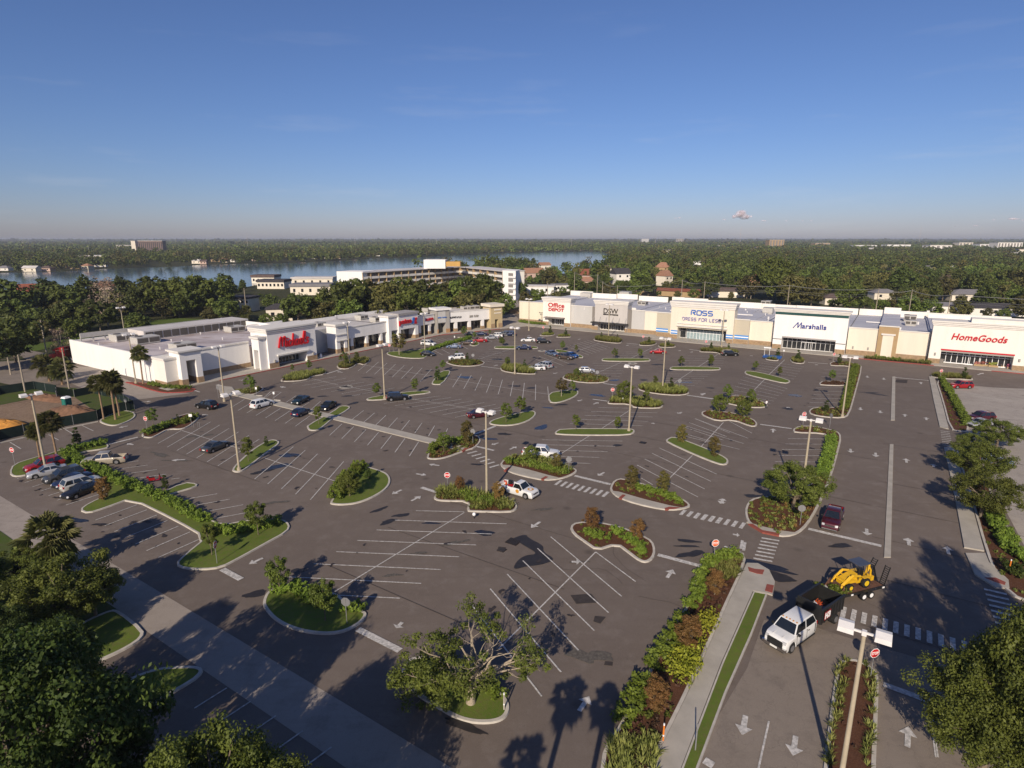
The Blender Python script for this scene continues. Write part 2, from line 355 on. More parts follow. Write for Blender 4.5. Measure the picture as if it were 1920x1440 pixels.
# woodland trees, joined trunk and crown (small in the photo)
for i,(kd,fm,w_) in enumerate([('round',F_wood,11),('flat',F_wood,13),('oval',F_wood2,9),('round',F_lake,12),('top',F_wood,8),('flat',F_wood2,12)]):
    make_tree('wood_%d'%i,13,w_,kd,fm,M_bark,70,34,.55,1.5,.22,.25,30+i,joined=True,k=8)
make_tree('bare',14,9,'top',F_dead,M_pbark,60,30,.22,1.4,.2,.2,41,joined=True,k=30)
def make_palm(key,h,seed,fm=F_palm,nf=95,fr=1.3):
    rg=np.random.default_rng(seed); mb=MB()
    lx,ly=rg.normal(0,.25,2); zs=np.linspace(0,h,9)
    pts=[(lx*(z/h)**2,ly*(z/h)**2,z if z else -.3) for z in zs]
    rad=[.26,.2,.18,.17,.17,.17,.18,.2,.24]; mb.tube(pts,rad,9)
    for z in np.arange(.5,h,.35): # leaf scars
        f=(z/h)**2; mb.tube([(lx*f,ly*f,z-.03),(lx*f,ly*f,z+.03)],.195,9,cap=False)
    T=[];sh=[]; top=np.array([pts[-1][0],pts[-1][1],h])
    for i in range(nf):
        az=rg.uniform(0,6.28); el=rg.uniform(-1.0,1.35); L=fr*rg.uniform(.85,1.15)
        d=np.array([math.cos(az)*math.cos(el),math.sin(az)*math.cos(el),math.sin(el)]); side=np.array([-math.sin(az),math.cos(az),0])
        c=top+d*L*.9; T+= [top+side*.03,c,top-side*.03]; sh.append(.3)
        s0=rg.uniform(.1,.9)
        for j in range(15):
            th=(j-7)/7*1.45; q=d*math.cos(th)+side*math.sin(th); q/=np.linalg.norm(q)
            l=L*(.95-.25*abs(th)); e=c+q*l+np.array([0,0,-.32*l*rg.uniform(.6,1.5)]); m=c+q*l*.55; w=.075*L; sd=np.cross(q,[0,0,1]); sd=sd/max(np.linalg.norm(sd),1e-3)*w
            T+=[c,m+sd,e]; T+=[c,e,m-sd]; sh+=[s0+rg.uniform(-.15,.15)]*2
    TREES[key]=(np_mesh(key+'_crown',np.array(T),3,np.clip(sh,0,1),[fm]),mb.mesh(key+'_trunk',M_palmt,50)); TREES[key+'_h']=h
make_palm('palm_a',9,51); make_palm('palm_b',8,52); make_palm('palm_c',7,53); make_palm('palm_tall',10.5,57,nf=60,fr=.78); make_palm('palm_low',3.2,54,nf=80,fr=1.35)
def inside(x,y,poly):
    c=False; n=len(poly); j=n-1
    for i in range(n):
        xi,yi=poly[i][0],poly[i][1]; xj,yj=poly[j][0],poly[j][1]
        if (yi>y)!=(yj>y) and x<(xj-xi)*(y-yi)/(yj-yi)+xi: c=not c
        j=i
    return c
def area(p): return sum(p[i][0]*p[(i+1)%len(p)][1]-p[(i+1)%len(p)][0]*p[i][1] for i in range(len(p)))/2
def ccw(p): return p if area(p)>0 else p[::-1]
def chaikin(p,n=2,closed=True):
    for _ in range(n):
        q=[]
        m=len(p) if closed else len(p)-1
        for i in range(m):
            a=p[i]; b=p[(i+1)%len(p)]
            q.append((a[0]*.75+b[0]*.25,a[1]*.75+b[1]*.25)); q.append((a[0]*.25+b[0]*.75,a[1]*.25+b[1]*.75))
        p=q if closed else [p[0]]+q+[p[-1]]
    return p
def offset(p,d):
    n=len(p); out=[]
    for i in range(n):
        a=p[i-1]; b=p[i]; c=p[(i+1)%n]
        e1=(b[0]-a[0],b[1]-a[1]); e2=(c[0]-b[0],c[1]-b[1]); l1=math.hypot(*e1) or 1e-6; l2=math.hypot(*e2) or 1e-6
        n1=(-e1[1]/l1,e1[0]/l1); n2=(-e2[1]/l2,e2[0]/l2); nx,ny=n1[0]+n2[0],n1[1]+n2[1]; q=nx*nx+ny*ny
        if q<.3: nx,ny=n1; k=1
        else: k=2/q
        k=min(k,1.8); out.append((b[0]+nx*d*k,b[1]+ny*d*k))
    return out
def scatter(poly,n,rg):
    xs=[p[0] for p in poly]; ys=[p[1] for p in poly]; out=[]
    for _ in range(n*12):
        x=rg.uniform(min(xs),max(xs)); y=rg.uniform(min(ys),max(ys))
        if inside(x,y,poly): out.append((x,y))
        if len(out)>=n: break
    return out
CSEED=[100]
def cover(poly,kind,dens,h,label,name='ground_cover'):
    "low planting filling a bed; nobody could count it"
    CSEED[0]+=1; rg=np.random.default_rng(CSEED[0]); n=int(min(1400,abs(area(poly))*dens)); P=scatter(poly,n,rg)
    if not P: return None
    P=np.array(P); n=len(P)
    if kind=='flax':
        k=14; i=np.repeat(np.arange(n),k); az=rg.uniform(0,6.28,n*k); el=rg.uniform(.5,1.35,n*k); L=h*rg.uniform(.7,1.3,n*k)
        base=np.stack([P[i,0],P[i,1],np.full(n*k,.12)],1); d=np.stack([np.cos(az)*np.cos(el),np.sin(az)*np.cos(el),np.sin(el)],1)
        sd=np.stack([-np.sin(az),np.cos(az),np.zeros(n*k)],1)*(.02+h*.03); tip=base+d*L[:,None]*1.2; tip[:,2]-=L*.12; mid=base+d*L[:,None]*.6
        V=np.stack([base,mid+sd,tip,mid-sd],1).reshape(-1,3); sh=np.clip(rg.normal(.5,.3,n*k),0,1)
        me=np_mesh(name,V,4,sh,[F_flax])
    else:
        fm=dict(shrub=F_hedge,red=F_purple,lime=F_lime,oak=F_oak,mixed=F_oak)[kind]
        cen=np.stack([P[:,0],P[:,1],rg.uniform(.25,.6,n)*h],1); V,sh=clump_leaves(cen,np.full(n,h*.5),26,.12,rg,flat=.9)
        mats=[fm,F_flax,F_aut]; mi=None
        if kind=='mixed': mi=np.repeat(rg.choice(3,n,p=[.5,.32,.18]),26)
        me=np_mesh(name,V,4,sh,mats if kind=='mixed' else [fm],matidx=mi)
    return tag(inst(name,me),label,'ground cover',kind='stuff')
def hedge(path,w,h,label,name='hedge',fm=None,dens=9,ls=.13,group=None,cat='hedge'):
    CSEED[0]+=1; rg=np.random.default_rng(CSEED[0]); C=[]; Rr=[]
    pp=chaikin(path,1,False)
    for a,b in zip(pp[:-1],pp[1:]):
        l=math.hypot(b[0]-a[0],b[1]-a[1]); n=max(1,int(l*dens*w))
        t=rg.uniform(0,1,n); o=rg.uniform(-.5,.5,n)*w; nx,ny=-(b[1]-a[1])/max(l,.01),(b[0]-a[0])/max(l,.01)
        C.append(np.stack([a[0]+(b[0]-a[0])*t+nx*o,a[1]+(b[1]-a[1])*t+ny*o,rg.uniform(.2,.8,n)*h+rg.normal(0,.08,n)+.12],1))
    C=np.concatenate(C); V,sh=clump_leaves(C,np.full(len(C),.3)*rg.uniform(.7,1.3,len(C)),34,ls,rg,flat=.95)
    o=inst(name,np_mesh(name,V,4,sh,[fm or F_hedge])); return tag(o,label,cat,group)
# ---------------------------------------------------------------- setting: ground sheets
def structure(o): o['kind']='structure'; return o
def pix(t,pts): return [W(t,*p) if not isinstance(p[0],str) else W(*p) for p in pts]
mb=MB()
g=[-30000,-8000,-2500,-900,-300,0,300,900,2500,8000,30000]; gy=[-300,0,300,900,2500,8000,20000,38000]
n=len(g)
mb.add([(x,y,-.12) for y in gy for x in g],[(j*n+i,j*n+i+1,(j+1)*n+i+1,(j+1)*n+i) for j in range(len(gy)-1) for i in range(n-1)])
structure(mb.build('ground',M_earth))
mb=MB(); mb.sheet(pix('px',[(-1500,1000),(-400,870),(-100,780),(60,720),(90,668),(170,668),(420,690),(900,600),(975,585),(1300,600),(1950,680),(2500,760),(4200,1440),(3500,3600),(-3000,3600)]),-.01)
structure(mb.build('parking_lot_surface',M_asph))
LAY=[0.0]
def sheet(name,m,poly,z=None):
    LAY[0]+=.0015
    b=MB(); b.sheet(poly,LAY[0] if z is None else z); return structure(b.build(name,m))
# concrete strip at lower left (a worn lane of older paving), driveway, right lot, old entry road
sheet('concrete_lane',M_conc,pix('px',[(-700,545+0),(28,940),(153,1015),(253,1074),(399,1166),(640,1315),(857,1440),(1300,1690),(1100,1750),(700,1440),(640,1405),(486,1318),(323,1225),(257,1162),(110,1075),(-40,985),(-760,560)]) if False else
 (lambda a,b:[a,b,(b[0]-BX[0]*3.7,b[1]-BX[1]*3.7),(a[0]-BX[0]*3.7,a[1]-BX[1]*3.7)])((G(640,1315)[0]-AX[0]*95,G(640,1315)[1]-AX[1]*95),(G(640,1315)[0]+AX[0]*30,G(640,1315)[1]+AX[1]*30)))
sheet('driveway',M_conc,pix('c5',[(560,265),(700,275),(900,350),(1100,425),(1200,462),(1440,470),(1500,462),(1000,520),(1000,540),(900,500),(640,440),(420,350),(380,300),(420,240)]))
sheet('service_road',M_road,pix('c5',[(-300,330),(150,420),(380,390),(560,300),(560,262),(400,180),(180,140),(100,150),(200,220),(-300,250)]))
sheet('right_lot',M_lot,[W('c8',1480,370),W('c8',1740,392),W('c8',2200,410),W('c8',3400,1000),W('c8',3000,1700),W('c8',2020,1500),W('c8',1800,1080),W('c8',1560,600)])
ROADP=pix('c6b',[(-300,1500),(60,900),(150,640),(430,680),(600,735),(760,780),(1060,870),(1500,960),(2200,1100),(2500,2000),(1200,2600),(-500,2600)])
sheet('entry_road',M_road,ROADP)
# patches of newer, wet and plain darker surface
def blob(cx,cy,rx,ry,rg,rot=0,n=26,rough=.35):
    ph=rg.uniform(0,6.28,4); out=[]
    for i in range(n):
        a=2*math.pi*i/n; r=1+rough*(.5*math.sin(2*a+ph[0])+.35*math.sin(3*a+ph[1])+.25*math.sin(5*a+ph[2])+.15*math.sin(9*a+ph[3]))
        x,y=rx*r*math.cos(a),ry*r*math.sin(a); out.append((cx+x*math.cos(rot)-y*math.sin(rot),cy+x*math.sin(rot)+y*math.cos(rot)))
    return out
M_wet=mat('wet_asphalt',(.022,.02,.02),.22,.4,1.2,spec=.55)
M_darkasph=mat('dark_asphalt',(.033,.028,.026),.55,.3,1.5,spec=.4)  # even darker tone, a little smoother than the lot around it
M_iron=mat('drain_iron',(.03,.022,.018),.7,.3,6)
M_rust=mat('old_patch',(.055,.045,.042),.9,.3,2)
rg=np.random.default_rng(5)
wet=MB(); dark_mb=MB()
for (t,x,y,rx,ry,rot,w_) in [('c4',1350,170,1.3,.55,-.4,1),
  ('c4',830,110,1.0,.55,.6,0),('c4',780,45,1.2,.35,.7,0),('c4',900,75,1.0,.45,.4,0),('c4',1060,118,1.0,.25,0,1),('c4',345,375,.8,.5,.6,0),('c4',110,500,1.2,.5,.5,0),
  ('c7',540,725,1.9,.8,.8,1),('c7',260,775,1.2,.6,0,0),('c7',1110,860,1.0,.45,.2,0),('c7',340,415,1.4,.7,0,0),('c7',465,430,1.3,.6,.2,0),('c7',1090,372,1.3,.8,0,1),('c7',60,1003,.9,.4,0,0),('c7',150,812,1.4,.5,0,1),('c7',960,485,2.0,.7,-.4,1),
  ('c7',1620,388,1.8,.8,0,1),('c7',1310,370,1.1,.6,0,0),('c7',690,555,1.3,.6,.3,0),('c7',590,578,1.2,.4,-.4,1),('c7',210,215,1.8,.9,0,0),('c6',1730,350,1.8,1.2,0,1),('c6',850,490,1.3,.5,0,0),('c6',660,492,1.2,.5,0,0),('c6',800,450,.9,.4,0,0),
  ('c6',890,545,1.6,.5,.9,0),('c6',995,350,1.2,.5,0,0),('c6',1460,300,1.3,.6,0,0),('c6',415,935,1.6,.9,-.3,1),('c6',320,1020,2.2,.7,.5,1),('c6',1640,295,1.5,.7,.5,0),('c8',590,438,1.4,1.0,0,1),('c8',550,515,1.1,.8,0,0),
  ('c8',350,1022,1.1,.6,-.1,0),('c8',100,395,1.0,.5,0,0),('c8',1055,430,2.4,.5,-.6,0),('c8',1040,422,1.2,.4,0,0),('c5b',1140,285,1.5,.6,.3,0),('c5b',1125,215,1.3,.35,-.1,0),('c5b',1120,243,1.3,.25,-.1,0),('c6b',565,240,1.2,.5,0,0),('c5b',1540,350,3.2,.6,-.5,1),
  ('c5b',1620,410,1.4,.8,-.3,0),('c3',395,100,1.8,.6,-.3,1),('c3',545,125,1.0,.3,0,0),('c6',200,1060,1.6,.5,.5,0),('c4',1240,1215,1.8,.3,-.4,0),('p4',770,980,1.6,.6,0,0),('p5',370,985,1.6,.9,0,0),('c8',900,345,2,.7,0,0)]:
    c=W(t,x,y); LAY[0]+=.0004; (wet if w_ else dark_mb).sheet(blob(c[0],c[1],rx,ry,rg,rot),LAY[0])
LAY[0]+=.0004; dark_mb.sheet(chaikin(pix('c5b',[(245,175),(262,200),(345,240),(338,275),(412,315),(330,345),(250,352),(178,372),(192,330),(240,292),(318,285),(235,238),(200,215),(150,212)]),2),LAY[0])
structure(wet.build('wet_patches',M_wet)); structure(dark_mb.build('dark_patches',M_darkasph))
b=MB()
for t,pts in [('c5b',[(488,508),(600,500),(640,548),(520,555)]),('c5b',[(620,620),(680,625),(650,662),(612,650)]),('c5b',[(675,865),(718,868),(715,890),(670,885)]),('c5b',[(870,848),(893,845),(896,862),(875,862)]),('c8',[(1180,345),(1245,350),(1240,367),(1170,362)]),('c5b',[(100,245),(140,250),(130,275),(92,270)])]:
    LAY[0]+=.0004; b.sheet(pix(t,pts),LAY[0])
structure(b.build('asphalt_patches',M_rust))
pale=mat('pale_scuff',(.13,.115,.10),.95,.45,4)
b=MB()
for (t,x,y,rx,ry,rot) in [('c5b',585,835,1.6,.8,-.3),('c5b',530,328,1.0,.2,0),('c7',560,1340,1.4,.3,.3),('c5',1200,930,2.2,.5,-.4),('c5',1330,975,2.0,.3,0),('c5',1500,790,2.0,.7,.5),('c6',830,420,1.3,1.0,0),('c4',1000,280,1.0,.2,0),('c4',850,400,.8,.3,0),('c4',1190,225,1.6,.3,.5),('c3',350,330,1,.5,0),('c6',300,1290,1.6,.4,.2)]:
    c=W(t,x,y); LAY[0]+=.0004; b.sheet(blob(c[0],c[1],rx,ry,rg,rot,rough=.6),LAY[0])
structure(b.build('pale_scuffs',pale))
LAY[0]+=.001
# ---------------------------------------------------------------- kerbed islands
def island(t,pts,fill='grass',smooth=2,kw=.28,kmat=None,plants=None):
    P=ccw(chaikin(pix(t,pts),smooth)); root=empty('planting_island',(0,0,0)); root['kind']='structure'
    q=offset(P,kw); n=len(P)
    b=MB(); b.add([(p[0],p[1],-.02) for p in P]+[(p[0],p[1],.15) for p in offset(P,.03)]+[(p[0],p[1],.15) for p in q]+[(p[0],p[1],.02) for p in q],
       [(i,(i+1)%n,n+(i+1)%n,n+i) for i in range(n)]+[(n+i,n+(i+1)%n,2*n+(i+1)%n,2*n+i) for i in range(n)]+[(2*n+i,2*n+(i+1)%n,3*n+(i+1)%n,3*n+i) for i in range(n)])
    b.build('kerb',kmat or M_kerb,root)
    c=MB(); c.sheet(q,.12); c.build('lawn' if fill=='grass' else 'mulch_bed',M_grass if fill=='grass' else M_mulch,root)
    if plants:
        for kind,dens,h,lab in plants: cover(offset(P,kw+.15),kind,dens,h,lab)
    return P
FL=lambda d,h,l:('flax',d,h,l)
g_='grass'; m_='mulch'
island('c5',[(735,682),(790,708),(850,718),(920,702),(1000,665),(1022,637),(1005,612),(930,600),(860,618),(780,655)],g_)
island('c5',[(1058,780),(1070,803),(1130,808),(1180,790),(1262,740),(1360,745),(1430,715),(1500,655),(1485,625),(1400,622),(1250,680),(1110,745)],m_)
# long L-shaped island on the left, with its three noses
island('px',[(17,888),(24,872),(60,860),(105,848),(150,830),(190,826),(206,836),(200,842),(150,849),(142,858),(165,872),(188,888),(225,903),(262,920),(290,931),(345,905),(372,908),(368,914),(330,925),(303,933),(340,950),(385,972),(420,985),(470,975),(530,974),(545,985),(540,998),(500,1020),(450,1048),(415,1066),(380,1070),(345,1068),(328,1060),(345,1042),(385,1010),(330,978),(245,936),(200,953),(165,964),(148,958),(165,945),(208,926),(160,895),(128,879),(80,885),(45,893),(25,895)],g_,1,.22)
island('px',[(434,881),(438,886),(452,886),(470,874),(500,850),(526,832),(521,826),(506,825),(478,840),(452,862)],g_)
island('c6',[(-30,455),(0,462),(30,475),(60,486),(160,480),(222,440),(208,422),(80,440)],m_,plants=[FL(5,.5,'low grassy planting at the left end of the lot walkway')])
island('c6',[(545,735),(560,752),(622,752),(665,725),(735,665),(868,588),(862,568),(790,566),(735,610),(540,715)],g_,1)
island('c6',[(1438,950),(1452,966),(1525,968),(1600,952),(1700,915),(1740,900),(1800,885),(1845,840),(1845,812),(1825,788),(1740,795),(1580,815),(1500,825),(1480,850)],m_,1,plants=[('mixed',3,.6,'mixed low planting at the right end of the lot walkway')])
island('c6',[(712,1292),(722,1306),(805,1313),(925,1300),(1052,1250),(1150,1185),(1175,1125),(1150,1078),(1100,1055),(1020,1030),(960,1020),(880,1060),(800,1170)],g_)
island('c6',[(343,372),(352,384),(480,380),(562,365),(575,345),(690,327),(682,303),(560,308),(400,338)],m_,1,plants=[FL(6,.9,'pale grassy planting in the bed facing the white store with red cursive sign')])
island('c6',[(763,265),(775,286),(842,291),(895,272),(925,246),(975,262),(1022,225),(1005,208),(900,216),(800,245)],m_,1,plants=[FL(6,.8,'grassy planting in the bed by the tall pole near the column row')])
island('c6',[(983,515),(1000,526),(1130,520),(1290,490),(1472,470),(1462,453),(1300,458),(1040,498)],g_,1)
island('c6',[(1473,396),(1490,407),(1560,406),(1622,315),(1612,301),(1550,304),(1508,350)],g_,1)
island('p3',[(160,848),(250,882),(450,908),(640,908),(690,885),(800,795),(1000,735),(1170,692),(1250,745),(1320,748),(1372,725),(1340,690),(1250,655),(1270,600),(1180,640),(1050,630),(1180,655),(1000,690),(800,745),(640,790),(400,815),(200,820)],g_,1,.25)
island('p3',[(932,950),(950,972),(1050,1002),(1200,1012),(1350,1002),(1442,972),(1410,945),(1300,925),(1100,915)],m_,1,plants=[('mixed',4,.6,'brownish low planting in the oval bed right of the white suv')])
island('c7',[(183,125),(190,136),(350,139),(510,137),(519,126),(480,117),(200,117)],g_,1)
island('c7',[(230,285),(245,306),(350,323),(490,330),(505,318),(480,285),(300,262),(240,272)],m_,1,plants=[FL(7,1.0,'tufted yellow-green planting round the central far lamp pole')])
island('c7',[(638,150),(660,166),(790,200),(850,208),(858,195),(820,178),(720,150),(650,141)],g_,1)
island('c7',[(695,350),(710,367),(850,394),(1000,394),(1052,375),(1040,353),(900,328),(740,328)],m_,1,plants=[('mixed',5,.7,'green and brown low planting in the bed before the silver hatchback')])
island('c7',[(590,470),(594,536),(640,546),(700,536),(780,506),(820,477),(817,453),(790,446),(700,452)],g_,1)
island('c7',[(143,690),(160,707),(250,717),(350,710),(442,682),(497,642),(500,613),(470,602),(400,612),(200,662)],g_,1)
island('c7',[(637,765),(650,782),(900,789),(1200,787),(1243,765),(1237,746),(1200,738),(690,736)],g_,1)
island('c7',[(1032,540),(1045,552),(1200,553),(1235,582),(1420,586),(1458,570),(1440,548),(1300,515),(1070,508)],m_,1,plants=[FL(8,.9,'grassy planting in the stepped bed with a stop sign in mid lot')])
island('c7',[(1260,430),(1275,450),(1400,477),(1560,489),(1645,478),(1648,458),(1600,438),(1400,415),(1280,415)],m_,1,plants=[FL(8,1.0,'bright tufted planting round the lamp pole in front of the store with a blue sign')])
island('c7',[(988,218),(1000,230),(1180,233),(1350,231),(1364,222),(1340,210),(1010,208)],g_,1)
island('c7',[(1498,283),(1510,295),(1700,298),(1872,298),(1889,288),(1870,275),(1530,270)],g_,1)
island('c7',[(928,65),(940,76),(1050,92),(1130,97),(1150,85),(1130,66),(960,50)],m_,1,plants=[FL(7,1.0,'tufted planting round the pole in front of the grey store')])
island('c7',[(1268,105),(1280,113),(1370,113),(1412,98),(1385,90),(1300,92)],m_,1,plants=[FL(6,.8,'grassy bed left of the two short beds before the blue-sign store')])
island('c7',[(1413,118),(1430,127),(1540,127),(1552,118),(1500,105),(1430,105)],m_,1,plants=[FL(6,.7,'grassy bed right of the two short beds before the blue-sign store')])
island('p5',[(893,818),(920,825),(1120,830),(1160,855),(1380,862),(1412,850),(1380,825),(1200,800),(940,795)],m_,1,plants=[FL(8,1.0,'grassy bed behind the black suv parked near the blue-sign store')])
island('p4',[(352,610),(370,618),(500,618),(560,600),(540,585),(420,580)],m_,1,plants=[FL(6,.7,'small grassy bed left of the zebra path by the red-sign office store')])
island('p4',[(560,632),(600,636),(750,635),(764,625),(730,605),(640,605)],m_,1,plants=[FL(5,.7,'small grassy bed right of the zebra path by the red-sign office store')])
island('c7',[(-60,250),(0,267),(60,266),(120,255),(105,240),(0,225)],m_,1) if False else None
CONC_WALKS=[]
island('c7',[(230,995),(240,1025),(300,1065),(400,1095),(560,1128),(680,1118),(760,1092),(810,1062),(802,1043),(740,1010),(600,960),(450,930),(300,940)],m_,1)
BD=pix('c7',[(255,985),(330,955),(450,945),(600,975),(740,1035),(792,1052),(740,1072),(670,1090),(560,1062),(400,1022),(270,998)])
cover(BD,'mixed',4,.75,'mixed shrubs and grasses in the bed beside the white single cab pickup'); cover(BD,'flax',6,.6,'variegated grassy edging of the bed beside the white single cab pickup')
island('c7',[(1052,1180),(1062,1212),(1110,1255),(1250,1305),(1450,1348),(1560,1350),(1650,1330),(1658,1308),(1600,1265),(1400,1180),(1150,1110),(1085,1125)],m_,1)
cover(pix('c7',[(1070,1180),(1150,1130),(1400,1200),(1600,1290),(1635,1310),(1600,1322),(1400,1275),(1120,1205)]),'mixed',2,.5,'low planting and mulch of the bed between the two zebra crossings')
island('px',[(1248,825),(1250,830),(1300,853),(1345,871),(1361,873),(1367,867),(1363,860),(1340,848),(1290,828),(1262,819)],g_,1)
island('c8',[(43,545),(60,560),(140,590),(230,582),(330,620),(365,620),(374,604),(350,578),(250,543),(100,527),(55,532)],m_,1,plants=[('mixed',3,.5,'brownish planting in the notched bed with two small trees')])
island('c8',[(188,480),(210,491),(330,511),(420,511),(434,495),(410,476),(300,445),(200,440)],m_,1,plants=[('mixed',3,.7,'brown and yellow planting in the bed where a pedestrian walks')])
island('c8',[(293,305),(310,319),(420,346),(530,371),(565,363),(556,349),(400,308),(310,296)],g_,1)
island('c8',[(558,235),(580,251),(640,256),(652,240),(620,222),(570,222)],m_,1,plants=[FL(7,.8,'small grassy bed in front of the navy-sign store, right of the path')])
island('c8',[(415,225),(425,232),(490,240),(500,228),(470,218),(430,216)],m_,1,plants=[FL(6,.8,'small grassy bed behind the blue cart corral')])
island('c8',[(788,255),(800,267),(900,268),(925,287),(905,360),(880,440),(862,500),(820,512),(700,508),(666,530),(680,550),(760,566),(870,572),(908,552),(942,430),(982,275),(967,260),(880,241),(810,243)],m_,1,plants=[('mixed',2.5,.6,'long strip of shrubs along the left kerb of the divided avenue, far part')])
island('c8',[(727,370),(740,380),(885,384),(893,370),(870,360),(750,356)],m_,1,plants=[('red',4,.5,'brownish low planting in the small bed among far right stalls')])
island('c8',[(573,640),(590,657),(750,660),(778,680),(755,780),(715,880),(660,985),(560,1025),(400,1028),(330,1045),(300,1090),(300,1140),(320,1185),(400,1232),(500,1262),(580,1256),(640,1222),(695,1150),(745,1050),(800,920),(845,760),(862,680),(840,650),(780,635),(700,618),(610,618)],m_,1,plants=[('mixed',2.2,.6,'shrubs and ground cover round the oak beside the maroon pickup and up the strip')])
island('c4',[(148,545),(160,585),(220,652),(330,702),(460,724),(580,717),(680,667),(717,620),(707,598),(620,560),(540,492),(400,470),(250,465),(180,485)],g_)
island('c4',[(893,900),(918,980),(980,1052),(1080,1112),(1200,1182),(1300,1205),(1410,1202),(1472,1170),(1489,1110),(1462,1060),(1400,960),(1280,890),(1100,845),(960,840)],g_)
island('c5b',[(483,140),(500,178),(560,222),(630,270),(740,236),(800,282),(860,327),(902,335),(938,312),(950,270),(935,220),(880,188),(760,140),(640,115),(520,115)],m_,1,plants=[('mixed',2,.35,'low planting of the notched bed with two russet trees')])
# planted verge with hedge between the lot and the exit road
island('c5b',[(1180,345),(1140,520),(1060,660),(920,900),(740,1235),(690,1295),(650,1390),(640,1700),(820,1750),(925,1445),(1150,985),(1300,640),(1440,335),(1420,270),(1300,275),(1215,300)],m_,1,plants=[('red',2.4,.5,'purple-leaved ground cover in the long verge bed'),('oak',.7,.5,'small green shoots among the purple ground cover of the verge bed')])
cover(pix('c5b',[(700,1290),(960,1290),(960,1440),(900,1600),(680,1600),(680,1370)]),'flax',9,.62,'big tufted striped grasses at the near end of the verge bed')
cover(pix('c5b',[(1240,340),(1430,300),(1400,410),(1340,440),(1290,420)]),'flax',9,.55,'pale tufted grasses at the far corner of the verge bed')
cover(pix('c5b',[(1195,640),(1275,640),(1230,740),(1190,800),(1170,700)]),'lime',8,1.5,'bright yellow-green shrubs, upper clump in the verge bed')
cover(pix('c5b',[(1050,820),(1190,815),(1130,1015),(1040,980),(1000,920)]),'lime',8,1.5,'bright yellow-green shrubs, lower clump in the verge bed')
# median at the bottom right
MED=island('c6b',[(538,905),(560,868),(620,852),(700,878),(760,925),(772,965),(768,1100),(755,1440),(745,2100),(400,2100),(470,1440),(500,1180)],m_,1,plants=[('red',.6,.3,'sparse low plants on the mulch of the near median')])
for pts,l in [([(545,900),(590,860),(615,870),(590,1000),(570,1150),(545,1300),(520,1440),(480,1440),(510,1200)],'striped grasses along the left kerb of the near median'),([(690,880),(750,930),(760,970),(750,1200),(735,1440),(680,1440),(720,1150)],'striped grasses along the right kerb of the near median')]:
    cover(pix('c6b',pts),'flax',9,.42,l)
# right-hand verge beside the avenue
walkpoly=lambda t,pts,nm='sidewalk',h=.15,m=M_walk:(lambda b:structure(b.build(nm,m)))(MB().prism(ccw(pix(t,pts)),-.02,h))
walkpoly('c8',[(1368,330),(1400,335),(1440,470),(1482,635),(1465,632),(1430,622),(1395,470)])
island('c8',[(1402,335),(1480,345),(1560,345),(1625,352),(1620,335),(1480,318),(1390,320),(1372,328)],m_,1,plants=[FL(6,.9,'grassy bed facing the store with a red serif sign')])
island('c8',[(1405,345),(1470,350),(1520,450),(1570,560),(1610,650),(1550,650),(1487,637),(1445,470)],m_,1,plants=[('oak',.8,.4,'sparse ground cover on the dirt strip behind the sidewalk')])
walkpoly('c8',[(1455,742),(1512,738),(1545,850),(1600,1020),(1688,1345),(1572,1325),(1520,1040),(1480,850)])
island('c8',[(1520,740),(1620,745),(1700,900),(1760,1080),(1860,1260),(2020,1500),(2050,1640),(1900,1640),(1770,1530),(1695,1350),(1605,1020),(1550,850)],m_,1,plants=[('oak',.8,.5,'ground cover under the right-hand trees')])
walkpoly('c6b',[(1238,285),(1345,285),(1365,335),(1470,430),(1475,475),(1400,470),(1290,400)],h=.157)
island('c3',[(380,700),(480,640),(600,590),(645,592),(782,700),(772,742),(700,792),(600,842),(480,892),(200,1000),(-100,900),(100,700)],g_,1)
island('c3',[(560,1060),(700,958),(850,905),(1000,893),(1085,898),(1102,925),(1040,982),(830,1095),(700,1165),(560,1210)],g_,1)
sheet('verge_soil',M_field,pix('c3',[(-700,-40),(0,160),(240,330),(430,450),(640,590),(600,592),(480,640),(380,700),(100,700),(-100,900),(-700,1000)]))
# sidewalk and grass strip by the exit road, walkway across the lot
walkpoly('c5b',[(1440,338),(1500,340),(1560,375),(1592,440),(1580,512),(1552,502),(1474,488),(1300,880),(1085,1445),(950,1800),(770,1800),(927,1440),(1150,985),(1300,640)])
island('c5b',[(1476,490),(1552,505),(1470,720),(1330,1040),(1180,1445),(1060,1800),(955,1800),(1088,1440),(1303,880)],g_,0,.15)
walkpoly('c6',[(-130,415),(-20,425),(0,450),(760,640),(1530,824),(1765,884),(1702,912),(1480,852),(740,668),(-5,488),(-110,470)],h=.14)
walkpoly('c7',[(236,1012),(300,1015),(450,1050),(600,1092),(668,1108),(560,1124),(400,1090),(300,1062)],'sidewalk',.165)
walkpoly('c7',[(1062,1208),(1120,1215),(1300,1268),(1500,1318),(1600,1336),(1550,1346),(1450,1344),(1250,1300),(1110,1250)],'sidewalk',.165)
walkpoly('c8',[(308,1178),(400,1205),(500,1228),(590,1240),(570,1252),(500,1257),(400,1228),(325,1186)],'sidewalk',.165)
M_tile=mat('red_tactile_tile',(.27,.075,.055),.85,.15,3)
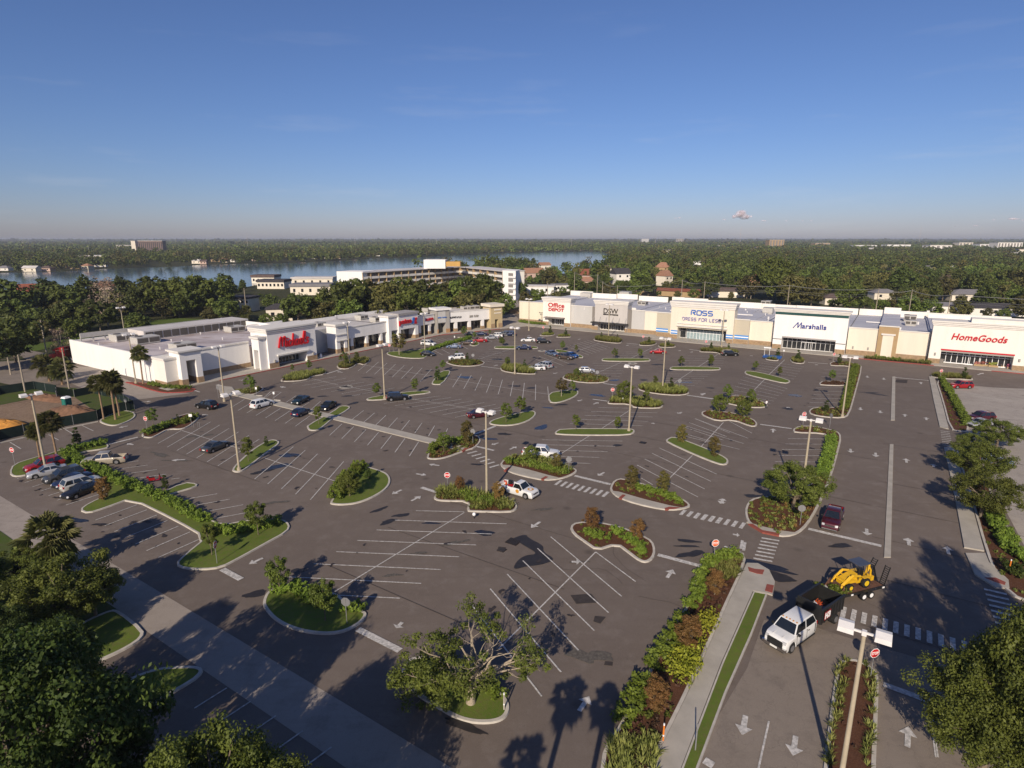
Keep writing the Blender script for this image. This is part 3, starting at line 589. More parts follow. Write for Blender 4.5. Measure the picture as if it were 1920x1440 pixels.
for t,pts in [('c6',[(1702,908),(1725,888),(1765,884),(1712,914)]),('c7',[(258,1055),(295,1032),(315,1035),(278,1060)]),('c7',[(536,1120),(570,1100),(592,1105),(556,1126)]),('c7',[(1120,1262),(1150,1237),(1172,1243),(1142,1270)]),
  ('c7',[(1462,1340),(1500,1330),(1580,1335),(1550,1345),(1470,1350)]),('c5b',[(1446,362),(1480,372),(1535,378),(1525,402),(1495,398),(1452,384)]),('c5b',[(1538,490),(1548,455),(1586,462),(1578,502)]),('c8',[(318,1190),(345,1192),(400,1228),(498,1246),(497,1260),(400,1240)]),('c6b',[(1340,420),(1400,420),(1455,445),(1450,460),(1390,440)])]:
    b=MB(); b.prism(ccw(pix(t,pts)),.0,.19); structure(b.build('tactile_tile',M_tile))
# concrete separator strips on the avenue
for t,pts in [('c8',[(1155,330),(1173,330),(1170,583),(1146,583)]),('c8',[(1140,724),(1162,724),(1146,1380),(1107,1380)])]:
    b=MB(); b.prism(ccw(pix(t,pts)),-.02,.1); structure(b.build('separator_strip',M_walk))
# ---------------------------------------------------------------- hedges
HD=lambda t,pts,w,h,l,**k: hedge(pix(t,pts),w,h,l,**k)
HD('c5',[(1090,785),(1180,755),(1255,715)],1.6,1.0,'clipped green hedge, near left half of the bed by the bike rack')
HD('c5',[(1262,712),(1360,705),(1470,655)],1.6,1.0,'clipped green hedge, far right half of the bed by the bike rack')
HD('c5',[(790,850),(650,885),(510,905)],1.8,1.0,'green hedge stretching up to the kerb nose behind the tan pickup')
HD('c5',[(500,915),(570,980),(720,1050),(860,1120),(1000,1185),(1150,1240),(1300,1310),(1450,1390),(1560,1440)],1.5,.95,'long clipped hedge running diagonally past the tan pickup and red scooter')
HD('c3',[(1130,165),(1200,175),(1290,170),(1400,145),(1520,115)],1.7,1.0,'green hedge on the big grass nose at the near end of the long hedge')
HD('c6',[(745,1275),(800,1200),(860,1110),(950,1030)],1.9,1.3,'tall hedge along the left edge of the leaf-shaped grass island')
HD('c6',[(1465,930),(1500,880),(1560,850)],1.2,1.1,'hedge clump at the near end of the walkway')
HD('c6',[(1600,840),(1680,840),(1720,830)],1.2,1.0,'hedge clump behind the near end of the walkway')
HD('p3',[(640,850),(700,820),(850,770),(1000,720),(1150,680),(1250,650)],1.6,1.1,'green hedge curving between the grass nose and the parked sedans')
HD('c7',[(260,1000),(400,1000),(560,1050),(740,1080)],1.3,.9,'dense green shrubs behind the curved walk next to the white pickup')
HD('c7',[(1240,1185),(1340,1210),(1450,1235),(1600,1300)],1.3,.8,'green hedge linking the two conical trees between zebra crossings')
HD('c7',[(-60,1250),(60,1290),(180,1310)],1.6,1.0,'leafy shrubs round the lamp pole in the stepped bed')
cover(pix('c6',[(1510,1230),(1760,1275),(1900,1330),(1900,1240),(1700,1200),(1540,1195)]),'flax',5,.9,'yellow-green shrubs by the stop sign in the stepped bed')
island('c6',[(1492,1250),(1500,1272),(1560,1283),(1755,1285),(1738,1355),(1780,1362),(2060,1368),(2110,1350),(2125,1320),(2100,1280),(2000,1240),(1760,1205),(1540,1195)],m_,1,plants=[('mixed',3,.8,'mixed yellow and green shrubs round the near central lamp pole'),FL(4,.7,'grassy tufts round the near central lamp pole')])
HD('c5b',[(575,175),(620,205),(700,215)],1.0,.8,'short green hedge on the left half of the notched bed')
HD('c5b',[(715,155),(780,205),(850,255),(900,300)],1.1,.9,'bright green hedge on the right half of the notched bed')
HD('c4',[(210,480),(300,480),(400,510),(480,560)],1.6,.9,'dark hedge behind the two small trees on the near left island')
HD('c4',[(580,600),(640,590),(690,610)],1.0,.8,'small bright hedge by the back of a sign on the near left island')
HD('c4',[(1330,960),(1380,1020),(1440,1090)],1.2,1.0,'bright green hedge beside the trunk of the gnarled oak')
HD('c5b',[(1400,300),(1300,320),(1235,345),(1195,420),(1165,520),(1130,590)],1.3,1.0,'clipped hedge on the far half of the long verge, by the stop sign')
HD('c5b',[(1110,640),(1060,720),(1000,800),(930,920)],1.4,1.0,'clipped hedge along the middle of the long verge')
HD('c5b',[(890,970),(850,1060),(790,1160),(760,1220)],1.5,1.0,'clipped hedge along the near part of the long verge')
HD('c8',[(940,275),(920,350),(895,440),(870,520)],1.5,1.0,'long hedge beside the avenue behind the far lamp pole')
HD('c8',[(800,690),(795,740),(775,830),(740,930)],1.6,1.1,'hedge beside the avenue behind the middle lamp pole')
HD('c8',[(1440,350),(1490,430),(1540,520),(1590,620)],1.2,1.0,'hedge between the far sidewalk and the pale lot on the right')
HD('c8',[(1690,1080),(1750,1190),(1830,1310)],1.6,1.3,'hedge between the near sidewalk and the pale lot on the right')
HD('c6b',[(1380,90),(1440,220),(1500,300),(1620,360)],1.6,1.3,'hedge curving past the orange marker post at the right edge')
HD('p1',[(1030,900),(1180,945),(1380,955),(1530,950)],1.2,.7,'low shrubs in the red-kerbed bed at the corner of the white building')
HD('p7',[(0,700),(150,725),(330,745)],1.3,1.0,'shrubs along the wall beside the tan panel')
HD('p7',[(570,755),(700,765)],1.0,.9,'shrubs at the corner of the cream wall')
HD('p4',[(100,440),(250,465),(440,478)],2.0,1.0,'yellowish shrubs along the blank cream wall')
HD('c3',[(0,470),(120,420),(260,430)],5,2.2,'rough thicket at the left edge behind a fallen branch',fm=F_dark,dens=1.2,ls=.2)
HD('c3',[(0,380),(90,330),(180,340)],4,2.5,'rough thicket at the left edge near the fan palm',fm=F_oak,dens=1.2,ls=.2)
HD('c6b',[(1440,380),(1500,395),(1560,420)],2.2,1.2,'dark shrubs beyond the near right sidewalk corner',fm=F_dark)
# paving joints of the lot
bj=MB(); rg=np.random.default_rng(21); z_=LAY[0]+.002
for k in range(15):
    bb0=36+k*9.5
    for q in range(9):
        if rg.uniform()<.45: continue
        a0_=-95+q*24; c0_=(AX[0]*a0_+BX[0]*bb0,AX[1]*a0_+BX[1]*bb0); c1_=(AX[0]*(a0_+23.5)+BX[0]*(bb0+rg.normal()*.05),AX[1]*(a0_+23.5)+BX[1]*(bb0+rg.normal()*.05))
        z_+=.000004; bj.line(c0_,c1_,.07,z_)
for k in range(7):
    P=[(rg.uniform(-60,45),rg.uniform(45,120))]
    an=rg.uniform(0,6.28)
    for s_ in range(14): an+=rg.normal()*.35; P.append((P[-1][0]+math.cos(an)*.9,P[-1][1]+math.sin(an)*.9))
    for a_,b_ in zip(P[:-1],P[1:]): z_+=.000004; bj.line(a_,b_,.035,z_)
structure(bj.build('paving_joints',mat('tar_sealant',(.075,.06,.053),.7,.3,3)))
# bike rack and lot markings
M=MB()
def row(t1,a,b,t2,c,d,n,w=.135,cl=None,mb=M):
    A,B,C,D=W(t1,*a),W(t1,*b),W(t2,*c),W(t2,*d)
    for i in range(n):
        k=i/(n-1) if n>1 else 0
        p=(A[0]+(C[0]-A[0])*k,A[1]+(C[1]-A[1])*k); q=(B[0]+(D[0]-B[0])*k,B[1]+(D[1]-B[1])*k)
        LAY2[0]+=.00002; mb.line(p,q,w,LAY2[0])
        if mb is M and i and p[1]<190:
            for f in (.22,.78):
                if rnd.random()<.75: DR.append((p[0]+(q[0]-p[0])*f+rnd.uniform(-1,1)-1.2*AX[0],p[1]+(q[1]-p[1])*f+rnd.uniform(-1,1),rnd.uniform(.12,.42)))
DR=[]
LAY2=[LAY[0]+.004]
def ln(t,a,b,w=.135,mb=M):
    LAY2[0]+=.00002; mb.line(W(t,*a),W(t,*b),w,LAY2[0])
row('c5',(1255,875),(1580,685),'c5',(1635,1015),(1945,815),6); ln('c5',(1185,847),(1360,750)); ln('c5',(1365,750),(1920,925))
for a,b in [((490,742),(555,780)),((615,712),(700,753)),((365,782),(440,822)),((75,838),(158,888))]: ln('c5',a,b,.14)
row('c5',(720,1020),(1040,978),'c5',(970,1117),(1250,1078),4); ln('c5',(620,955),(705,945)); ln('c5',(1285,1115),(1348,1107))
row('c5',(1290,1283),(1630,1225),'px',(429,985),(509,969.5),5)
row('c5',(130,1112),(400,1030),'c5',(495,1310),(740,1230),7)
row('c3',(515,103),(740,20),'c3',(855,305),(1090,200),7)
row('c6',(25,600),(140,533),'c6',(455,718),(565,640),7); ln('c5',(1730,580),(1835,515))
row('c6',(712,787),(805,700),'c6',(1310,942),(1380,835),7)
row('c6',(880,668),(967,600),'c6',(1560,815),(1598,735),8)
for a,b in [((385,540),(460,490)),((500,575),(560,540)),((565,600),(645,530)),((200,520),(270,458)),((270,458),(350,462)),((350,462),(285,510)),((235,500),(300,455))]: ln('c6',a,b)
row('c6',(435,400),(765,345),'c6',(880,490),(1200,430),7); ln('c6',(580,362),(780,410)); ln('c6',(870,425),(1110,470))
row('c6',(985,318),(1080,235),'c6',(1390,385),(1475,290),7); ln('c6',(975,260),(1500,345)); ln('c6',(925,303),(980,260))
row('c6',(1635,425),(1700,325),'c7',(495,522),(498,405),8); ln('c6',(1605,362),(1760,388)); ln('c7',(0,388),(590,478)); ln('c7',(592,480),(588,420))
row('c6',(1120,547),(1545,490),'c7',(-105,652),(285,567),7); ln('c6',(1300,508),(1790,590)); ln('c7',(200,605),(340,588)); ln('c7',(0,660),(160,640))
row('c6',(150,1115),(440,872),'c6',(568,1270),(818,982),5); ln('c6',(220,955),(790,1142))
row('c4',(865,103),(1468,123),'c4',(295,410),(1007,445),6); ln('c4',(980,52),(1240,58)); ln('c4',(545,508),(893,525)); ln('c4',(1240,62),(540,490))
row('c5b',(382,193),(765,515),'c5b',(-45,560),(333,1055),6); ln('c5b',(625,275),(840,435)); ln('c5b',(625,275),(395,505)); ln('c5b',(395,505),(100,800))
row('c7',(545,820),(1150,830),'c7',(330,975),(910,998),5); ln('c7',(900,790),(640,955))
row('c7',(915,608),(1410,618),'c7',(755,698),(1305,715),4); ln('c7',(965,578),(1215,583)); ln('c7',(1215,590),(985,740))
row('c7',(1690,660),(1954,769),'c7',(1560,757),(1880,852),4); ln('c7',(1905,690),(1730,880))
row('c8',(8,573),(318,688),'c8',(-95,665),(268,752),3); ln('c8',(210,590),(340,658))
row('c7',(1422,880),(1855,1078),'c7',(1258,1010),(1715,1250),4); ln('c7',(1672,938),(1500,1110)); ln('c7',(1290,1108),(1375,1157))
row('c8',(550,690),(775,692),'c8',(430,903),(720,905),7,.12)
row('c8',(760,290),(915,292),'c8',(735,350),(895,352),4); row('c8',(715,395),(885,395),'c8',(665,505),(850,507),6)
row('c8',(290,330),(545,400),'c8',(190,450),(450,488),7); ln('c8',(415,345),(355,405),.14); row('c8',(410,240),(640,272),'c8',(330,300),(585,345),6); ln('c8',(530,232),(435,322),.14)
row('p4',(960,670),(1260,770),'p4',(700,750),(990,865),7); ln('p4',(1130,710),(790,830)); row('p4',(410,850),(735,975),'p4',(280,910),(580,1025),3); ln('p4',(580,905),(420,960))
row('c7',(925,246),(1200,248),'c7',(985,362),(1110,364),7); ln('c7',(1140,238),(900,345),.14)
row('c7',(1170,160),(1370,163),'c7',(1100,203),(1345,205),4); ln('c7',(1370,130),(1210,208),.14)
row('c7',(1510,310),(1830,312),'c7',(1400,410),(1690,413),7); ln('c7',(1680,297),(1540,390),.14); row('c7',(1640,190),(1920,192),'c7',(1590,262),(1900,264),5); ln('c7',(1865,178),(1720,270),.14)
row('p3',(1480,795),(1800,800),'p3',(1300,930),(1660,965),7); ln('p3',(1760,790),(1340,920),.14)
for a,b in [((780,805),(890,862)),((880,790),(980,845)),((1115,730),(1220,788)),((1430,650),(1530,690)),((1570,660),(1650,690)),((960,765),(1050,800))]: ln('p3',a,b)
row('p3',(730,650),(850,690),'p3',(950,650),(1040,680),4)
row('p7',(1540,1080),(1700,1090),'p7',(1240,1050),(1290,1055),2)
for x in (1500,1600,1700): ln('p4',(x,760),(x+200,763)); ln('p4',(x-30,735),(x+90,738))
structure(M.build('stall_markings',M_paint))
bo=MB(); LAY2[0]+=.0005
rg=np.random.default_rng(8)
for x,y,r_ in DR: LAY2[0]+=.000005; bo.sheet(blob(x,y,r_,r_*.8,rg,rg.uniform(0,3),9,.8),LAY2[0])
structure(bo.build('oil_spots',mat('oil_stained_asphalt',(.05,.04,.036),.6,.3,2,spec=.3)))
BL=MB()
row('c3',(1050,1120),(1225,1010),'c3',(1640,1440),(1790,1330),5,.12,mb=BL)
ln('c5b',(1560,1190),(1500,1460),.13,BL); ln('c6b',(1047,1140),(1078,1385),.1,BL); ln('c6b',(1056,1138),(1090,1385),.1,BL)
# stop bars
SB=[('c7',(790,1090),(1060,1155),.6),('c6',(1400,1178),(1520,1215),.6),('c4',(665,692),(893,808),.65),('c3',(1200,368),(1302,423),.65),('c5b',(960,290),(1185,350),.6),('c6b',(390,150),(785,243),.6),('c8',(388,607),(570,632),.5),('c8',(0,443),(110,460),.5),
 ('c8',(1172,335),(1365,352),.5),('c7',(55,870),(185,900),.5),('c7',(40,778),(195,718),.6),('c7',(925,515),(1035,530),.5),('c7',(1005,397),(1115,412),.5),('c7',(1630,485),(1830,512),.5),('c5',(800,858),(1035,800),.5),('c6b',(795,990),(1050,1083),.6),('c8',(668,247),(780,255),.5),('c6',(690,325),(800,290),.5),('p1',(1840,905),(1920,930),.6),('c5',(1625,410),(1700,425),.6),('c7',(1180,95),(1265,103),.5),('c7',(1650,142),(1735,152),.5),('c7',(90,268),(230,286),.4),('c5b',(1210,1400),(1260,1430),.6)]
for t,a,b_,w in SB: ln(t,a,b_,w,BL)
# zebra crossings: n bars from first to last
def zebra(t,c0,c1,n,vec,w):
    A,B=W(t,*c0),W(t,*c1); V0=W(t,c0[0]+vec[0],c0[1]+vec[1]); v=(V0[0]-A[0],V0[1]-A[1])
    for i in range(n):
        k=i/(n-1); p=(A[0]+(B[0]-A[0])*k,A[1]+(B[1]-A[1])*k); LAY2[0]+=.00002
        BL.line((p[0]-v[0],p[1]-v[1]),(p[0]+v[0],p[1]+v[1]),w,LAY2[0])
zebra('c7',(667,1142),(1022,1229),9,(23,-17),.42); zebra('c7',(1602,1365),(1870,1425),6,(18,-18),.42); zebra('c8',(22,1138),(285,1195),7,(14,-15),.42)
zebra('c5b',(1568,207),(1527,318),7,(48,8),.3); zebra('c7',(22,915),(188,1018),6,(35,-9),.4); zebra('c6b',(580,600),(1235,790),12,(6,-28),.4); zebra('c6b',(1400,490),(1490,740),9,(62,14),.35)
zebra('c8',(1462,648),(1475,730),9,(27,3),.25); zebra('p1',(1480,960),(1600,985),3,(30,10),.3); zebra('c6b',(30,235),(45,245),2,(4,-22),.3)
# lane arrows
def arrow(t,tail,tip,L=None,w=1.1):
    A,B=W(t,*tail),W(t,*tip); dx,dy=B[0]-A[0],B[1]-A[1]; l=math.hypot(dx,dy); dx/=l; dy/=l
    if L: mx,my=(A[0]+B[0])/2,(A[1]+B[1])/2; A=(mx-dx*L/2,my-dy*L/2); l=L
    q=lambda s,o:(A[0]+dx*s-dy*o,A[1]+dy*s+dx*o); LAY2[0]+=.00003
    BL.sheet([q(0,-.17),q(l*.58,-.17),q(l*.58,-w/2),q(l,0),q(l*.58,w/2),q(l*.58,.17),q(0,.17)],LAY2[0])
for t,a,b_ in [('c6',(1535,1014),(1458,1003)),('c6',(1360,1075),(1438,1086)),('c6',(1252,1196),(1180,1229)),('c6',(1325,1279),(1397,1242)),('c7',(218,843),(166,859)),('c7',(303,892),(355,871)),('c7',(1012,1065),(963,1090)),('c7',(847,520),(812,530)),('c7',(930,553),(970,539)),
  ('c7',(660,317),(630,324)),('c7',(1595,612),(1562,624)),('c7',(1770,470),(1735,482)),('c7',(1910,1265),(1880,1300)),('c5',(960,716),(890,730)),('c5',(1000,858),(955,848)),('c5',(1390,968),(1285,975)),('c5',(1060,538),(1140,530)),('c5',(1560,635),(1515,630)),('c3',(1420,308),(1343,342)),
  ('c4',(905,655),(872,688)),('c5b',(1365,180),(1403,186)),('c5b',(1320,245),(1355,262)),('c5b',(1010,415),(1042,370)),('c5b',(535,1135),(590,1055)),('c5b',(325,112),(275,145)),('c7',(1365,697),(1390,697)),('c6',(380,425),(340,420)),('c6',(30,372),(70,372)),('c6',(810,315),(770,308)),
  ('c5b',(1435,1160),(1418,1265)),('c5b',(1705,1270),(1690,1378)),('c6b',(50,1160),(30,1262)),('c6b',(322,1270),(305,1375)),('c6b',(925,1330),(930,1218)),('c6b',(1305,1430),(1270,1340)),('c6b',(1148,288),(1140,245)),('c6b',(705,150),(707,186)),('c6b',(935,240),(930,200)),
  ('c8',(170,1068),(168,1038)),('c8',(1005,1215),(1008,1252)),('c8',(1250,1300),(1246,1268)),('c8',(913,750),(913,772)),('c8',(1058,772),(1059,797)),('c8',(1238,830),(1235,806)),('c8',(1397,855),(1394,838)),('c8',(970,509),(971,525)),('c8',(1085,527),(1086,542)),('c8',(1228,562),(1228,548)),('c8',(1353,582),(1352,567)),
  ('c8',(1010,325),(1011,336)),('c8',(1105,337),(1106,348)),('c8',(1322,373),(1321,362)),('c8',(462,655),(464,632)),('c8',(50,438),(62,426)),('c8',(540,510),(560,508)),('c8',(1650,320),(1685,308)),('p4',(880,655),(850,665)),('p4',(1500,735),(1470,745)),('p4',(230,610),(200,618)),('p5',(660,803),(635,812)),('p5',(815,820),(790,830)),('p5',(1550,875),(1585,872)),('p6',(740,855),(775,850)),('p3',(1550,1005),(1600,990)),('p2',(740,1065),(680,1070)),('c5b',(495,328),(540,330))]:
    arrow(t,a,b_)
structure(BL.build('road_markings',M_paint))
# drains and manholes
for i,(t,x,y,sx,sy) in enumerate([('c4',1505,218,1.3,1.1),('c7',1302,840,.9,.8),('c5b',118,262,.7,.6)]):
    c=W(t,x,y); b=MB(); b.M=Matrix.Translation((c[0],c[1],0))@Matrix.Rotation(R(-33),4,'Z')
    b.box(-sx/2,sx/2,-sy/2,sy/2,-.02,.03); b.box(-sx/2-.1,sx/2+.1,-sy/2-.1,sy/2+.1,-.03,.024); b.mi=1
    for k in range(6): b.box(-sx/2+.1+k*sx/6.6,-sx/2+.16+k*sx/6.6,-sy/2+.05,sy/2-.05,.02,.036)
    tag(b.build('storm_drain',[M_iron,M_dark]),['square storm drain grate in the wet patch of the near lot','storm drain grate in the drive aisle right of the long grass island','round-edged small grate left of the square drain'][i],'drain')
for i,(t,x,y,r) in enumerate([('c6',835,422,1.5),('p4',1550,968,1.3),('p4',385,808,1.3)]):
    c=W(t,x,y); b=MB(); b.tube([(c[0],c[1],-.02),(c[0],c[1],.03)],r,20); b.mi=1; b.tube([(c[0],c[1],.0),(c[0],c[1],.045)],r*.4,16)
    tag(b.build('manhole',[M_walk,M_iron]),['manhole in a pale concrete ring in the lot near the cursive-sign store','manhole in a pale ring behind the middle lamp pole heads','pale manhole ring left of the grey-blue sedan'][i],'manhole')
# ---------------------------------------------------------------- lettering
def text_mesh(s,bold=0.0,shear=0.0,ext=.04):
    cu=bpy.data.curves.new('t','FONT'); cu.body=s; cu.extrude=ext; cu.offset=bold; cu.shear=shear; cu.space_character=1.0+bold*1.5; cu.resolution_u=3
    o=bpy.data.objects.new('t',cu); COL.objects.link(o); bpy.context.view_layer.update()
    me=bpy.data.meshes.new_from_object(o.evaluated_get(bpy.context.evaluated_depsgraph_get())); bpy.data.objects.remove(o); bpy.data.curves.remove(cu)
    V=np.array([v.co[:] for v in me.vertices]); Fc=[tuple(p.vertices) for p in me.polygons]; bpy.data.meshes.remove(me)
    return V,Fc
def stroke_mesh(lines,w,n=8):
    b=MB()
    for L in lines:
        for a,c in zip(L[:-1],L[1:]):
            dx,dy=c[0]-a[0],c[1]-a[1]; l=math.hypot(dx,dy) or 1; nx,ny=-dy/l*w/2,dx/l*w/2
            q=[(a[0]-nx,a[1]-ny),(c[0]-nx,c[1]-ny),(c[0]+nx,c[1]+ny),(a[0]+nx,a[1]+ny)]
            b.hexa([(x,y,-.04) for x,y in q],[(x,y,.04) for x,y in q])
        if n:
            for k,a in enumerate(L):
                q=[(a[0]+w/2*math.cos(2*math.pi*i/n),a[1]+w/2*math.sin(2*math.pi*i/n)) for i in range(n)]
                e=.041+.0005*(k%5); b.prism(q,-e,e,True)
    return np.array(b.v),b.f
def marks(n,w,gap=None):
    'small upright strokes: lettering too small to read in the photograph'
    L=[];r_=random.Random(n)
    for i in range(n):
        if i==gap: continue
        x=i*.9; L.append([(x,0),(x,1)]); L.append([(x,r_.choice([0,.5,1])),(x+.5,r_.choice([0,.5,1])),(x+.5,r_.choice([.2,.8]))])
    return stroke_mesh(L,w,0)
class Fac:
    "a vertical facade plane through O along U with outward normal Nn; d is depth in front of it"
    def __init__(s,O,U,Nn): s.O=O;s.U=U;s.N=Nn; s.M=Matrix(((U[0],Nn[0],0,O[0]),(U[1],Nn[1],0,O[1]),(0,0,1,0),(0,0,0,1)))
    def sx(s,px,z,d=0):
        k=(px-960)/FOC; X0=s.O[0]+s.N[0]*d; Y0=s.O[1]+s.N[1]*d
        return (k*(Y0*cp-(z-CAMH)*sp)-X0)/(s.U[0]-k*s.U[1]*cp)
    def pick(s,t,x,y,d=0):
        r=ray(*K(t,x,y)); X0=s.O[0]+s.N[0]*d; Y0=s.O[1]+s.N[1]*d
        # X0+U s = r t
        det=s.U[0]*(-r[1])+r[0]*s.U[1]; 
        S=((-X0)*(-r[1])+r[0]*(-Y0))/det; X=X0+s.U[0]*S; T=X/r[0] if abs(r[0])>abs(r[1])*.2 else (Y0+s.U[1]*S)/r[1]
        return S,CAMH+r[2]*T
    def S(s,t,x,z,d=0): return s.sx(K(t,x,0)[0],z,d)
    def mb(s): b=MB(); b.M=s.M; return b
    def sign(s,root,VF,t,xl,xr,yt,yb,d,m,name='sign_lettering',th=.25):
        V,Fc=VF; V=V.copy(); s0,z1=s.pick(t,xl,yt,d); _,z0=s.pick(t,xl,yb,d); s1=s.S(t,xr,(z0+z1)/2,d)
        lo=V.min(0);hi=V.max(0); x=(V[:,0]-lo[0])/(hi[0]-lo[0])*(s1-s0)+s0; z=(V[:,1]-lo[1])/(hi[1]-lo[1])*(z1-z0)+z0
        y=d+.02+(V[:,2]-lo[2])/(hi[2]-lo[2])*th
        b=s.mb(); b.add([(x[i],y[i],z[i]) for i in range(len(x))],Fc); return b.build(name,m,root)
fR=Fac((BX[0]*198,BX[1]*198),AX,(-BX[0],-BX[1]))
def wall(root,f,t,xl,yt,xr,d,m,base=M_brick,bh=1.5,depth=45,roof=M_roofR,par=.8,cap=M_trim,name='wall',zt=None,sideL=None):
    s0,z=f.pick(t,xl,yt,d); z=zt or z; s1=f.S(t,xr,z,d)
    b=f.mb(); b.box(s0,s1,d-.5,d,-.1,z); b.build(name,m,root)
    if cap: b=f.mb(); b.box(s0,s1,d-.62,d+.15,z+.001,z+.28); b.build('parapet_cap',cap,root)
    if base: b=f.mb(); b.box(s0,s1,d+.003,d+.08,-.1,bh); b.build('block_base',base,root)
    if depth:
        b=f.mb(); b.box(s0,s1,d-depth,d-.503,-.1,z-par); b.build('roof',roof,root)
        b=f.mb(); b.box(s0,s1,d-depth-.4,d-depth-.003,-.1,z+(1.3 if depth>30 else .1)); b.build('rear_parapet',M_offw,root)
    return s0,s1,z
def portal(root,f,t,xl,yt,xr,ox0,oy,ox1,d,m,base=M_brick,bh=1.5,thick=4.0,cor=M_trim,corh=.9,rec=2.2,glassd=None,frames=6,soffit=M_mgrey,band=None,glass=M_glass,fm=M_frame,doors=True):
    "tall entrance block with a real opening, recessed shopfront and cornice"
    s0,z=f.pick(t,xl,yt,d); s1=f.S(t,xr,z,d); o0,oz=f.pick(t,ox0,oy,d); o1=f.S(t,ox1,oz,d)
    b=f.mb(); b.box(s0,s1,d-thick,d,oz,z); b.build('entrance_wall',m,root)
    for q0,q1 in ((s0,o0),(o1,s1)): b=f.mb(); b.box(q0,q1,d-thick,d,-.1,oz-.002); b.build('entrance_pier',m,root)
    if f is fR: b=f.mb(); b.box(s0+.01,s1-.01,d-44,d-thick-.003,-.1,7.3); b.build('roof',M_roofR,root); b=f.mb(); b.box(s0,s1,d-44.5,d-44.003,-.1,9.4); b.build('rear_parapet',M_offw,root)
    if cor:
        b=f.mb(); b.box(s0-.35,s1+.35,d-thick-.3,d+.35,z+.001,z+corh*.55); b.box(s0-.15,s1+.15,d-thick-.15,d+.18,z-corh*.45,z-.001) ; b.box(s0-.55,s1+.55,d-thick-.5,d+.55,z+corh*.55+.001,z+corh); b.build('cornice',cor,root)
    if base:
        for q0,q1 in ((s0,o0),(o1,s1)): b=f.mb(); b.box(q0,q1,d+.003,d+.1,-.1,bh); b.build('block_base',base,root)
    g=d-rec
    b=f.mb(); b.box(o0+.003,o1-.003,g-.2,g,-.1,oz-.45); b.build('shop_window',glass,root)
    b=f.mb(); n=frames
    for i in range(n+1):
        x=o0+.05+(o1-o0-.25)*i/n; b.box(x,x+.13,g+.003,g+.1,0,oz-.5)
    b.box(o0+.01,o1-.01,g+.002,g+.09,2.5,2.64); b.box(o0+.01,o1-.01,g+.002,g+.09,0,.35); b.build('window_frame',fm,root)
    b=f.mb(); b.box(o0+.003,o1-.003,g-.2,d-.02,oz-.44,oz-.01); b.build('soffit',soffit,root)
    if doors:
        mid=(o0+o1)/2; b=f.mb(); b.box(mid-2.2,mid+2.2,g+.1,g+.45,0,.15)
        for k in range(4): x=mid-2+k*1.0; b.box(x,x+.09,g+.11,g+.2,.15,2.45)
        b.box(mid-2.05,mid+2.1,g+.105,g+.22,2.45,2.6); b.build('door_frame',M_signwhite,root)
    if band:
        b=f.mb(); b.box(o0-.1,o1+.1,d+.003,d+.12,oz-.02,oz+.33); b.build('opening_trim',band,root)
    return s0,s1,z,o0,o1,oz
def hvac(root,t,x,y,z,w,dp,h,rz=-33,louv=True):
    c=G(*K(t,x,y),z); b=MB(); b.M=Matrix.Translation((c[0],c[1],z))@Matrix.Rotation(R(rz),4,'Z')
    h*=.72; w*=.85
    b.box(-w/2,w/2,-dp/2,dp/2,.25,h); b.box(-w/2+.2,w/2-.2,-dp/2+.2,dp/2-.2,-.3,.25); b.box(-w/2-.06,w/2+.06,-dp/2-.06,dp/2+.06,h,h+.08)
    b.mi=1
    if louv:
        for k in range(2):
            x0=-w/2+.15+k*w/2; b.box(x0,x0+w/2-.3,-dp/2-.02,-dp/2+.01,.45,h-.2)
        b.box(w/2-.01,w/2+.02,-dp/2+.2,dp/2-.2,.45,h-.2)
        b.tube([(-w/4,0,h+.08),(-w/4,0,h+.25)],min(w,dp)*.2,12)
    b.build('rooftop_unit',[M_unit,M_louver],root)
def bump_sconces(root,f,t,pts,d):
    b=f.mb()
    for x,y in pts:
        s,z=f.pick(t,x,y,d); b.box(s-.18,s+.18,d+.003,d+.3,z-.35,z+.35)
    b.build('wall_lamp',M_mgrey,root)
def vents(root,t,pts,z):
    b=MB()
    for x,y in pts:
        c=G(*K(t,x,y),z); b.tube([(c[0],c[1],z-.3),(c[0],c[1],z+.55)],.12,6); b.tube([(c[0],c[1],z+.5),(c[0],c[1],z+.65)],.22,6)
    b.build('roof_vents',M_lampw,root)
# === right row ===
o=tag(empty('store_building'),'pale yellow office supply store with red letters and dark entrance canopy','store')
wall(o,fR,'p4',95,150,410,-7,M_cream2,zt=8.4)
r=portal(o,fR,'p4',400,150,752,470,378,672,-5,M_offw,corh=1.1,rec=2.6,frames=4,fm=M_frame)
b=fR.mb(); b.box(r[3]-1.2,r[4]+.3,-5,-3.2,r[5],r[5]+.35); b.build('canopy',M_dgrey,o)
fR.sign(o,text_mesh('Office',.012),'p4',468,674,186,243,-5,M_lred2); fR.sign(o,text_mesh('DEPOT',.02),'p4',474,668,253,292,-5,M_lred2)
hvac(o,'p4',965,112,7.6,6,4,2.4,louv=False)
o1=o
o=tag(empty('store_building'),'grey shoe store with thin black letters and long black canopy','store')
wall(o,fR,'p4',752,190,1045,-6,M_lgrey,zt=8.2)
r=portal(o,fR,'p4',1070,185,1490,1105,445,1452,-3.5,M_greige,corh=1.0,rec=2.2,frames=9,fm=M_trim)
wall(o,fR,'p4',1035,215,1075,-4.2,M_dgrey,depth=4,zt=8.6,cap=None); wall(o,fR,'p4',1490,240,1540,-4.2,M_dgrey,depth=4,zt=8.4,cap=None)
b=fR.mb(); b.box(r[3]-2.2,r[4]+1.3,-3.5,-1.6,r[5],r[5]+.4); b.build('canopy',M_dark,o)
